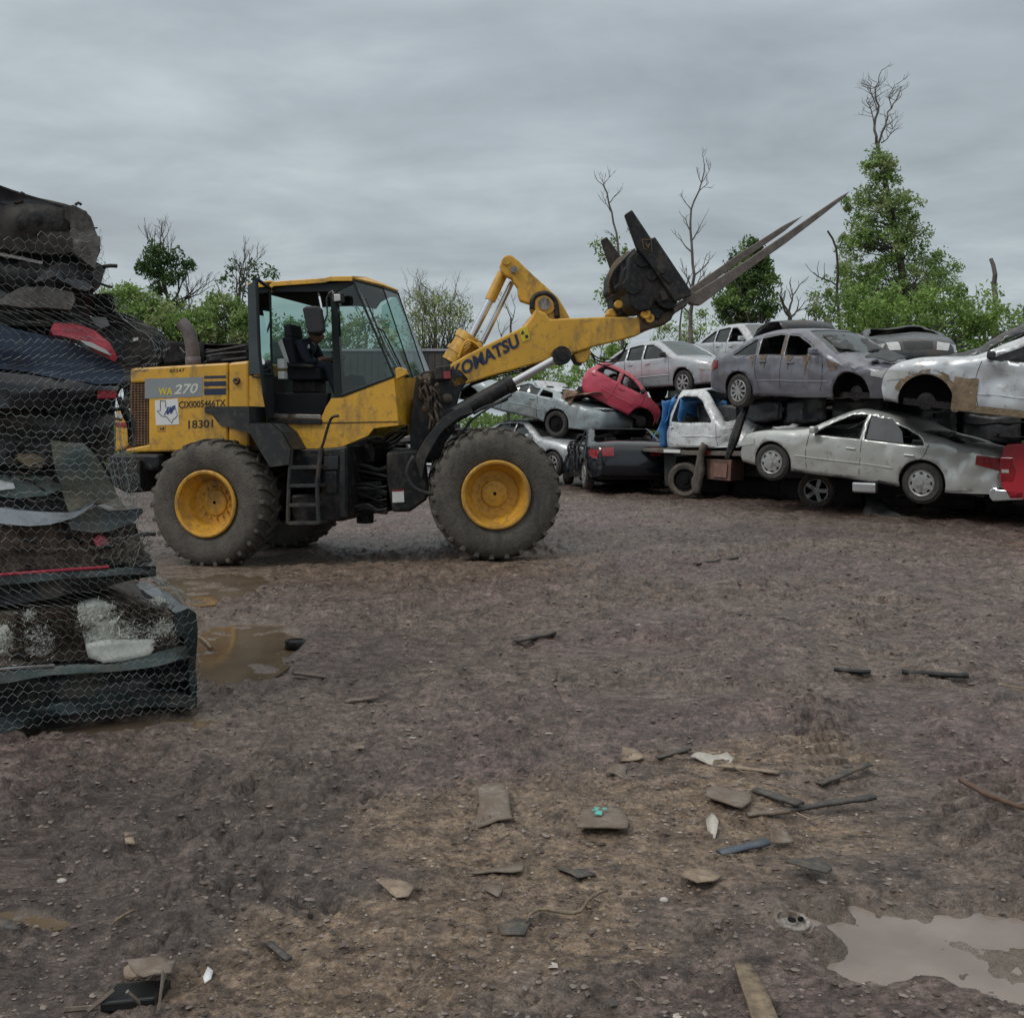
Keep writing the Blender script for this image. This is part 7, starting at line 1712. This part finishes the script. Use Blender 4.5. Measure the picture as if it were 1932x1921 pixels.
# undergrowth strip behind the yard, one continuous mass
def undergrowth():
    rnd = random.Random(77); v = []; f = []
    for _ in range(60000):
        x = rnd.uniform(-30, 34); y = 45 + rnd.uniform(-2.5, 2.5); h_ = 2.3 + 1.2 * nz(x * .25, 3) + .6 * nz(x, 9)
        leaf(v, f, Vector((x, y, rnd.uniform(.0, max(.6, h_)))), .27 * rnd.uniform(.6, 1.3), rnd)
    me = bpy.data.meshes.new('undergrowth'); me.from_pydata([tuple(q) for q in v], [], f); me.materials.append(LF_MID)
    o = bpy.data.objects.new('undergrowth', me); COL.objects.link(o); struct(o, 'stuff'); tag(o, 'low green undergrowth running behind the whole yard', 'undergrowth')
undergrowth()
# container trailer behind the cab
def trailer():
    Y = 30.0; a, b = at(560, 668, Y), at(851, 654, Y); a.z = b.z = (a.z + b.z) / 2 + .02
    th = thing('box_trailer', 'long dark grey box trailer behind the loader cab', 'trailer', (b.x, Y, 0))
    mt = M('dark_grey_trailer', (.045, .042, .044), .6, var=.15, dirt=((.08, .07, .06), .3, 1))
    mb = MB(); mb.cube(a.x, b.x, Y, Y + 2.5, .9, b.z - .05)
    for k in range(22):
        x = lerp(a.x + .1, b.x - .1, k / 21); mb.cube(x - .02, x + .02, Y - .02, Y, .95, b.z - .12)
    mb.build('trailer_body', mt, th)
    mb = MB(); mb.cube(a.x - .02, b.x + .03, Y - .05, Y + 2.55, b.z - .05, b.z + .02); mb.build('roof_rail', M('pale_roof_rail', (.30, .30, .31), .5), th)
    for x in (a.x + 1, b.x - 1): put_wheel(th, Vector((x, Y + .05, .5)) - Vector(th['_o']), .5, 'steel', -1, width=.3)
trailer()
# wrecks behind the hood
def back_wrecks():
    for i, (lb, u, v, Y, lx, h_) in enumerate((('black flattened wreck with bent roof bars behind the loader hood', 400, 690, 24, 3.6, .5), ('black wreck under the flattened one behind the loader hood', 380, 730, 24.5, 4.0, .8), ('lowest black wreck behind the loader hood', 420, 780, 25, 4.2, .9))):
        q = at(u, v, Y); flat_wreck('flattened_car', lb, (q.x, Y, max(.05, q.z)), 8 - i * 6, lx, 1.7, h_, 200 + i, JUNK, (P_DARK,) if i else (), group='wrecks behind the loader hood')
    th = bpy.data.objects['flattened_car'] if False else None
    mb = MB()
    for pts in ([(300, 688), (340, 672), (400, 664), (465, 652)], [(300, 688), (380, 684), (465, 676)], [(340, 680), (420, 668), (465, 664)]):
        mb.tube([at(u, v, 23.2) for u, v in pts], .035, 5)
    mb.tube([at(300, 688, 23.2), at(330, 676, 23.3), at(372, 670, 23.4)], .02, 5)
    tag(mb.build('roof_bars', BLK, None, org=at(380, 680, 23.2)), 'bent black roof bars lying on top of the wrecks behind the loader hood', 'scrap metal')
    for i, (lb, u, v, Y) in enumerate((('dark junk wreck seen below the cab and boom joint', 700, 760, 26), ('dark junk wreck behind the articulation joint', 800, 800, 25), ('pale wreck glimpsed between ladder and front frame', 790, 850, 24))):
        q = at(u, v, Y); flat_wreck('flattened_car', lb, (q.x, Y, .05), -5 + i * 4, 4.2, 1.7, .9 if i else 1.3, 210 + i, JUNK, (P_WSIL,) if i == 2 else (P_DARK,), group='wrecks seen under the loader')
back_wrecks()
# ------------------------------------------------------------------ litter on the mud
def gsm(u, v):
    p = gp(u, v); return p
def plate(name, label, cat, px, th, mat, lift=.012, tilt=0, seed=1, wob=.006, extra=None, bend=0):
    P = [gp(u, v) for u, v in px]; cz = sum(p.z for p in P) / len(P) + lift * .75; c = sum((Vector((p.x, p.y, 0)) for p in P), Vector()) / len(P); c.z = cz
    rnd = random.Random(seed); fl = dens([(p.x - c.x, p.y - c.y) for p in P], .03); V_, F_ = cdt_panel(fl, [], .03)
    R_ = max(math.hypot(x, y) for x, y in fl)
    def h(x, y): return cz + tilt * y + bend * (x / R_) ** 2 + wob * 2 * nz(x * 9 + seed, y * 9, seed)
    mb = MB(); mb.add([(c.x + x, c.y + y, h(x, y)) for x, y in V_], F_)
    o = mb.build(name, mat, None, org=c, solid=th * .6, auto=40); tag(o, label, cat)
    return o, c
def stick(name, label, cat, px, rad, mat, lift=.015, n=6, wob=.004, seed=0):
    P = [gp(u, v) for u, v in px]; pts = [p + Vector((0, 0, lift)) for p in P]; pts = catmull(pts, .05); rnd = random.Random(seed)
    # keep it lying flat: smooth the heights
    z0, z1 = pts[0].z, pts[-1].z; mx_ = max(p.z for p in pts) - lift
    for i, p in enumerate(pts): p.z = max(lerp(z0, z1, i / (len(pts) - 1)), mx_ * .6 + .4 * lerp(z0, z1, i / (len(pts) - 1)))
    pts = [p + Vector((rnd.gauss(0, wob), rnd.gauss(0, wob), rnd.gauss(0, wob * .4))) for p in pts]
    mb = MB(); m_ = len(pts); mb.tube(pts, [rad * (1 - .35 * abs(i / (m_ - 1) - .5)) for i in range(m_)], n)
    return tag(mb.build(name, mat, None, smooth=True, org=pts[0]), label, cat)
D_GRY = M('muddy_grey_plastic', (.21, .185, .155), .6, var=.2, scale=9, dirt=((.13, .095, .07), .6, 9), bump=.2)
D_DRK = M('muddy_dark_plastic', (.05, .047, .045), .6, var=.3, scale=9, dirt=((.13, .10, .075), .35, 8), bump=.2)
D_TAN = M('tan_fibre_board', (.26, .20, .145), .85, var=.25, scale=10, dirt=((.14, .10, .075), .35, 8), bump=.4)
D_WHT = M('muddy_white_scrap', (.42, .39, .35), .7, var=.15, dirt=((.25, .20, .15), .25, 9))
WOOD = M('weathered_wood', (.20, .15, .10), .85, var=.35, scale=14, dirt=((.09, .07, .05), .3, 8), bump=.6)
BLUEG = M('blue_grey_plastic', (.065, .085, .11), .5, var=.2, dirt=((.13, .11, .09), .25, 9))
o, c = plate('plastic_scrap', 'half-round grey plastic panel with a turquoise fragment stuck on it, in the sandy patch', 'plastic scrap', [(1088, 1580), (1092, 1562), (1100, 1545), (1118, 1534), (1145, 1531), (1172, 1540), (1186, 1555), (1184, 1578)], .012, D_GRY, .035, -.04, 1, .004)
mb = MB(); a, b = gp(1090, 1582), gp(1184, 1580); a.z = b.z = c.z + .012; mb.tube([a, b], .011, 6); mb.build('panel_lip', D_GRY, o, org=None) if False else None
mb = MB(); rnd = random.Random(4); q0 = Vector((c.x - .01, c.y + .02, c.z + .012))
for k in range(9):
    q = q0 + Vector((rnd.uniform(-.028, .028), rnd.uniform(-.035, .03), 0)); d = Vector((rnd.uniform(-.016, .016), rnd.uniform(-.016, .016), 0)); e_ = Vector((-d.y, d.x, rnd.uniform(0, .01))) * .7
    mb.prism([q - d, q + e_, q + d, q - e_], [p + Vector((0, 0, .004)) for p in (q - d, q + e_, q + d, q - e_)])
f = mb.build('turquoise_fragment', M('turquoise_plastic', (.12, .42, .36), .5, var=.3), None); f.parent = o; f.location = (-Vector(c))
plate('plastic_scrap', 'curled grey-brown plastic panel standing left of the half-round panel', 'plastic scrap', [(888, 1570), (905, 1535), (900, 1505), (945, 1497), (958, 1520), (966, 1556), (940, 1552), (915, 1560)], .008, D_GRY, .035, .10, 2, .016, bend=.05)
plate('board', 'flat grey board lying at the upper right of the sandy patch', 'board', [(1330, 1512), (1345, 1492), (1415, 1500), (1418, 1520), (1400, 1536), (1360, 1524)], .012, D_GRY, .03, -.03, 3, .008)
plate('board', 'pale bark-like scrap at the upper edge of the sandy patch', 'board', [(1172, 1436), (1174, 1414), (1195, 1412), (1216, 1434), (1205, 1442)], .008, D_TAN, .02, 0, 4, .01)
plate('cloth_scrap', 'pale crumpled scrap beside the trim strip above the grey board', 'scrap', [(1302, 1436), (1318, 1424), (1345, 1430), (1372, 1428), (1388, 1438), (1350, 1446), (1320, 1444)], .008, D_WHT, .02, 0, 5, .02)
plate('paper_scrap', 'small white paper scrap right of the half-round panel', 'scrap', [(1331, 1556), (1343, 1550), (1356, 1566), (1349, 1582), (1338, 1574)], .004, D_WHT, .03, .1, 6, .02)
plate('board', 'tan fibre board scrap in the middle of the sandy foreground', 'board', [(1284, 1670), (1298, 1650), (1330, 1645), (1363, 1660), (1346, 1680), (1315, 1684)], .008, D_TAN, .03, .05, 7, .012)
plate('board', 'tan strip of board lying left of the sandy foreground', 'board', [(708, 1672), (722, 1667), (784, 1688), (770, 1700), (748, 1698)], .007, D_TAN, .02, 0, 8, .006)
plate('board', 'small grey tile lying right of the tan strip', 'board', [(912, 1682), (922, 1674), (950, 1684), (940, 1700)], .008, D_GRY, .02, 0, 9, .004)
plate('plastic_scrap', 'muddy dark sheet half buried near the bent twig', 'plastic scrap', [(1050, 1650), (1065, 1634), (1110, 1640), (1125, 1655), (1090, 1664)], .008, D_DRK, .012, 0, 10, .01)
plate('plastic_scrap', 'thin dark sheet with a pale edge behind the sandy patch', 'plastic scrap', [(880, 1652), (905, 1645), (990, 1640), (985, 1650), (920, 1656)], .008, D_GRY, .015, 0, 11, .01)
plate('plastic_scrap', 'wedge of dark plastic left of the board scrap at the sand edge', 'plastic scrap', [(1142, 1464), (1165, 1450), (1182, 1452), (1180, 1468), (1158, 1466)], .008, D_GRY, .02, 0, 12, .015)
plate('paper_scrap', 'small white paper near the black plastic box', 'scrap', [(383, 1858), (392, 1846), (402, 1852), (398, 1866), (386, 1868)], .004, M('clean_white_scrap', (.62, .63, .63), .6), .03, .1, 13, .015)
plate('plastic_scrap', 'black plate propped above its own shadow beside the pale puddle', 'plastic scrap', [(1480, 1654), (1500, 1644), (1545, 1648), (1570, 1668), (1560, 1676), (1500, 1664)], .012, D_DRK, .07, -.08, 14, .01)
plate('plastic_scrap', 'grey angular sheet behind the black plastic box', 'plastic scrap', [(240, 1850), (300, 1832), (332, 1850), (322, 1885), (270, 1892)], .006, D_GRY, .08, -.2, 15, .01)
plate('plastic_scrap', 'flat dark scrap at the left edge of the foreground', 'plastic scrap', [(-20, 1740), (38, 1742), (40, 1758), (-20, 1764)], .01, D_DRK, .02, 0, 16, .01)
plate('board', 'small pale block lying in the dark mud at the left', 'board', [(236, 1590), (234, 1572), (250, 1570), (255, 1588)], .015, D_TAN, .02, 0, 17, .002)
plate('plastic_scrap', 'muddy grey slab scrap sunk in front of the sandy patch', 'plastic scrap', [(938, 1742), (970, 1736), (1005, 1744), (990, 1768), (945, 1765)], .01, D_DRK, .012, 0, 18, .006)
def strip_(name, label, px0, px1, wd, th, mat, lift=.02, seed=0, cat='trim strip', bow=0):
    a, b = gp(*px0), gp(*px1); z = (a.z + b.z) / 2 + lift * .7; a.z = z; b.z = z + .01; d = (b - a); ln = d.length; d.normalize(); s_ = Vector((-d.y, d.x, 0)).normalized(); n = max(4, int(ln / .06)); rows = []
    for i in range(n + 1):
        p = a + d * ln * i / n + Vector((0, 0, bow * math.sin(math.pi * i / n) + .006 * nz(i * .7, seed))); w = wd * (1 + .3 * nz(i * .9, seed, 5))
        rows.append([p - s_ * w / 2, p + Vector((0, 0, wd * .12)), p + s_ * w / 2])
    mb = MB(); mb.grid(rows); return tag(mb.build(name, mat, None, solid=th, auto=40, org=a), label, cat)
strip_('trim_strip', 'black channel strip slanting up at the right of the sandy patch', (1545, 1484), (1640, 1452), .035, .008, D_DRK, .03, 1)
strip_('trim_strip', 'short dark trim strip near the pale crumpled scrap', (1240, 1428), (1302, 1421), .03, .008, D_DRK, .02, 2)
strip_('trim_strip', 'long mud-coated strip right of the grey board', (1440, 1530), (1650, 1524), .035, .012, D_DRK, .02, 3)
strip_('trim_strip', 'crushed mud-coated moulding leading away from the grey board', (1425, 1496), (1510, 1535), .05, .012, D_DRK, .03, 4)
strip_('trim_strip', 'broken pale strip just below the grey board', (1410, 1538), (1490, 1548), .03, .01, D_GRY, .02, 5)
strip_('bracket', 'blue-grey plastic bracket near the white paper scrap', (1357, 1612), (1448, 1604), .045, .01, BLUEG, .02, 6, 'bracket')
strip_('trim_strip', 'long black bar lying in the mud at the middle right', (1702, 1281), (1828, 1292), .06, .02, BLK, .02, 7)
strip_('trim_strip', 'black bar left of the long black bar in the middle distance', (1575, 1266), (1642, 1276), .05, .02, BLK, .02, 8)
strip_('trim_strip', 'dark strip on the open mud right of the loader wheel', (1312, 1060), (1392, 1052), .06, .02, D_DRK, .02, 9)
strip_('trim_strip', 'dark curled strip in the centre of the yard', (972, 1210), (1046, 1206), .05, .02, D_DRK, .02, 10)
strip_('trim_strip', 'grey strip near the rubber piece in front of the brown puddle', (556, 1278), (672, 1286), .05, .012, D_GRY, .015, 11)
strip_('trim_strip', 'small strip with a pale top below the brown puddle', (650, 1326), (714, 1323), .05, .012, D_GRY, .02, 12)
strip_('trim_strip', 'tan strip of lining at the top of the sandy patch', (1360, 1452), (1470, 1462), .04, .006, D_TAN, .015, 13)
plate('plank', 'weathered wooden plank pointing at the camera at the bottom edge', 'plank', [(1385, 1830), (1416, 1824), (1440, 1870), (1475, 1960), (1428, 1965), (1405, 1890)], .02, WOOD, .025, 0, 24, .004)
strip_('plank', 'thin dark slat in the sand left of centre at the bottom', (505, 1782), (545, 1830), .02, .01, D_DRK, .02, 15, 'plank')
stick('twig', 'thin bent twig lying at the front of the sandy patch', 'twig', [(992, 1744), (1015, 1733), (1080, 1736), (1110, 1715), (1142, 1690)], .006, WOOD, .02)
stick('rod', 'long brown rod sticking in from the right edge over the mud', 'rod', [(1808, 1496), (1860, 1512), (1945, 1540)], .012, M('rusty_rod', (.10, .055, .035), .7), .04)
stick('twig', 'short pale stick by the brown puddle at the netted stack', 'twig', [(372, 1208), (384, 1220), (398, 1230)], .012, WOOD, .03)
stick('wire', 'thin pale wire curling above the grey board', 'wire', [(1385, 1436), (1380, 1450), (1400, 1462), (1440, 1468)], .004, D_TAN, .02)
stick('wire', 'curved wire running right from the moulding by the grey board', 'wire', [(1500, 1540), (1530, 1560), (1560, 1556)], .004, D_TAN, .02)
stick('twig', 'small pale twig in the dark mud at the left', 'twig', [(210, 1752), (235, 1738), (252, 1728)], .006, WOOD, .02)
stick('wire', 'small bent wire at the bottom centre', 'wire', [(1180, 1858), (1192, 1848), (1208, 1868)], .004, D_TAN, .02)
stick('twig', 'fine dark stick in the mud at the right middle distance', 'twig', [(1880, 1295), (1932, 1303), (1960, 1306)], .012, WOOD, .02)
# black rubber piece (curled) near the puddle
def rubber_piece():
    c = gp(560, 1226); mb = MB(); rows = []
    for i in range(15):
        t = math.pi * 1.25 * i / 14 - .3; rows.append([Vector((c.x - .10 + .13 * math.cos(t) + .012 * i, c.y + .09 * math.sin(t), c.z + h)) for h in (-.01, .03, .055, .06)])
    mb.grid(rows); P = [Vector((c.x - .05, c.y - .02, c.z + .02)), Vector((c.x + .07, c.y, c.z + .03)), Vector((c.x + .13, c.y + .04, c.z + .02))]; mb.tube(P, [.04, .03, .012], 8)
    tag(mb.build('rubber_piece', BLK, None, smooth=True, solid=.012, org=c), 'curled black rubber piece lying by the brown puddle', 'rubber scrap')
rubber_piece()
def disc():
    c = gp(1493, 1751) + Vector((0, 0, .026)); mb = MB(); ax = Vector((.08, -.12, 1)).normalized()
    mb.lathe([(.001, .012), (.018, .012), (.022, .004), (.045, .002), (.048, .014), (.060, .014), (.064, -.006)], c, ax, 30)
    o = tag(mb.build('metal_disc', M('muddy_aluminium', (.36, .34, .31), .5, metal=.3, var=.3, scale=20, dirt=((.13, .10, .08), .5, 12)), None, auto=35, org=c), 'round muddy metal hub disc left of the pale puddle', 'metal disc')
    mb = MB(); mb.tube([c + ax * .004, c + ax * .016], .014, 12); mb.tube([c + Vector((.03, .01, .01)), c + Vector((.035, .0, .016))], .008, 6); mb.build('hub_hole', DARK, o, org=c).location = (0, 0, 0)
disc()
def clip():
    c = gp(1472, 1598) + Vector((0, 0, .02)); mb = MB(); crumple_sheet(mb, c + Vector((-.035, -.02, 0)), c + Vector((.05, -.03, .01)), c + Vector((.045, .03, .03)), c + Vector((-.03, .02, .045)), 6, 5, .02, 9, 3)
    tag(mb.build('plastic_clip', D_GRY, None, solid=.006, auto=40, org=c), 'small crumpled grey clip right of the blue-grey bracket', 'plastic scrap')
clip()
def lump():
    for i, (u, v, s, lb, m_) in enumerate(((115, 1664, .013, 'small white lump in the dark mud at the left', D_WHT), (262, 1838, .034, 'rounded tan stone behind the black plastic box', D_TAN), (1252, 1700, .012, 'pale pebble in front of the tan board scrap', D_WHT))):
        c = gp(u, v) + Vector((0, 0, s * .3)); bm = bmesh.new(); bmesh.ops.create_icosphere(bm, subdivisions=3, radius=s)
        for q in bm.verts: q.co = Vector((q.co.x * 1.4, q.co.y, q.co.z * .7)) * (1 + .35 * mnoise.noise(q.co * 30 + Vector((i, 0, 0))))
        me = bpy.data.meshes.new('stone'); bm.to_mesh(me); bm.free(); me.materials.append(m_); o = bpy.data.objects.new('stone', me); COL.objects.link(o); o.location = c; tag(o, lb, 'stone')
lump()
def plastic_box():
    c = gp(235, 1915); th = thing('plastic_housing', 'broken black plastic housing with thin struts at the bottom left corner', 'plastic scrap', tuple(c)); z = Vector((0, 0, 1))
    mb = MB(); A, B = at(188, 1892, c.y), at(290, 1882, c.y); lo = c.z - .01
    for P in ([A, B, B + Vector((.01, .12, -.01)), A + Vector((0, .12, -.01))],):
        mb.prism([Vector((p.x, p.y, lo)) for p in P], [Vector((p.x, p.y, p.z)) for p in P])
    mb.build('housing', M('black_plastic', (.012, .013, .014), .35, var=.3), th, bevel=.006)
    mb = MB(); 
    for a, b, r_ in (((165, 1908), (215, 1868), .006), ((300, 1905), (308, 1830), .004), ((240, 1870), (290, 1915), .006), ((120, 1905), (185, 1900), .008), ((296, 1912), (312, 1836), .003)):
        mb.tube([at(*a, c.y - .02), at(*b, c.y + .03)], r_, 5)
    mb.build('strut', D_GRY, th)
plastic_box()
# countless small clods, flakes and grit: one object each kind
def scatter(name, label, n, mats, size, area, seed, flat=.6, sandy=None):
    rnd = np.random.RandomState(seed); rn = random.Random(seed)
    Y = area[2] * (area[3] / area[2]) ** rnd.rand(n); X = (rnd.rand(n) * 2 - 1) * (Y * .56 + .4)
    z, sand, rl, pd = ground_parts(X, Y); keep = pd < .4
    if sandy is not None: keep &= (sand > .35) if sandy else (sand < .6)
    X, Y, z = X[keep], Y[keep], z[keep]; V = []; F = []; Mi = []
    base = [Vector(q) for q in ((1, 0, 0), (.3, .9, .1), (-.8, .6, 0), (-.9, -.5, .1), (.2, -1, 0), (.1, .1, .8), (-.1, 0, -.5))]
    tri = [(0, 1, 5), (1, 2, 5), (2, 3, 5), (3, 4, 5), (4, 0, 5), (1, 0, 6), (2, 1, 6), (3, 2, 6), (4, 3, 6), (0, 4, 6)]
    for x, y, zz in zip(X, Y, z):
        s = size * min(1.9, math.exp(rn.gauss(0, .5))) * (.5 + y * .07); a = rn.random() * 6.28; ca, sa = math.cos(a), math.sin(a); el = rn.uniform(.5, 1.6); b = len(V)
        for q in base:
            j = 1 + rn.uniform(-.35, .35); qx, qy = q.x * el * j, q.y * j
            V.append((x + (qx * ca - qy * sa) * s, y + (qx * sa + qy * ca) * s, zz + q.z * s * flat * j + s * .15))
        mi = rn.randrange(len(mats))
        for t in tri: F.append((b + t[0], b + t[1], b + t[2])); Mi.append(mi)
    me = bpy.data.meshes.new(name); me.from_pydata(V, [], F)
    for m_ in mats: me.materials.append(m_)
    me.polygons.foreach_set('material_index', Mi)
    o = bpy.data.objects.new(name, me); COL.objects.link(o); struct(o, 'stuff'); tag(o, label, name.replace('_', ' '))
CL1 = M('mud_clod', (.125, .092, .078), .8, var=.3, bump=.5); CL2 = M('dark_mud_clod', (.058, .043, .036), .7, var=.3, bump=.5); CL3 = M('pale_mud_clod', (.20, .165, .145), .85, var=.3, bump=.5)
GR1 = M('tan_grit', (.24, .18, .12), .9, var=.3); GR2 = M('pale_grit', (.38, .34, .29), .9, var=.3)
scatter('mud_clods', 'countless clods of mud scattered over the yard', 20000, [CL1, CL1, CL3, CL2, CL3], .0085, (0, 0, 2.5, 24), 3, .45)
scatter('grit', 'countless grains of tan grit on the sandy patch', 9000, [GR1, GR1, GR2, CL1, CL2], .0055, (0, 0, 2.5, 7), 4, .7, True)
scatter('litter_flakes', 'countless small flakes of trash pressed in the mud', 420, [D_GRY, D_TAN, D_DRK, D_DRK, D_GRY, CL3, CL3, D_WHT], .013, (0, 0, 2.5, 20), 5, .12)
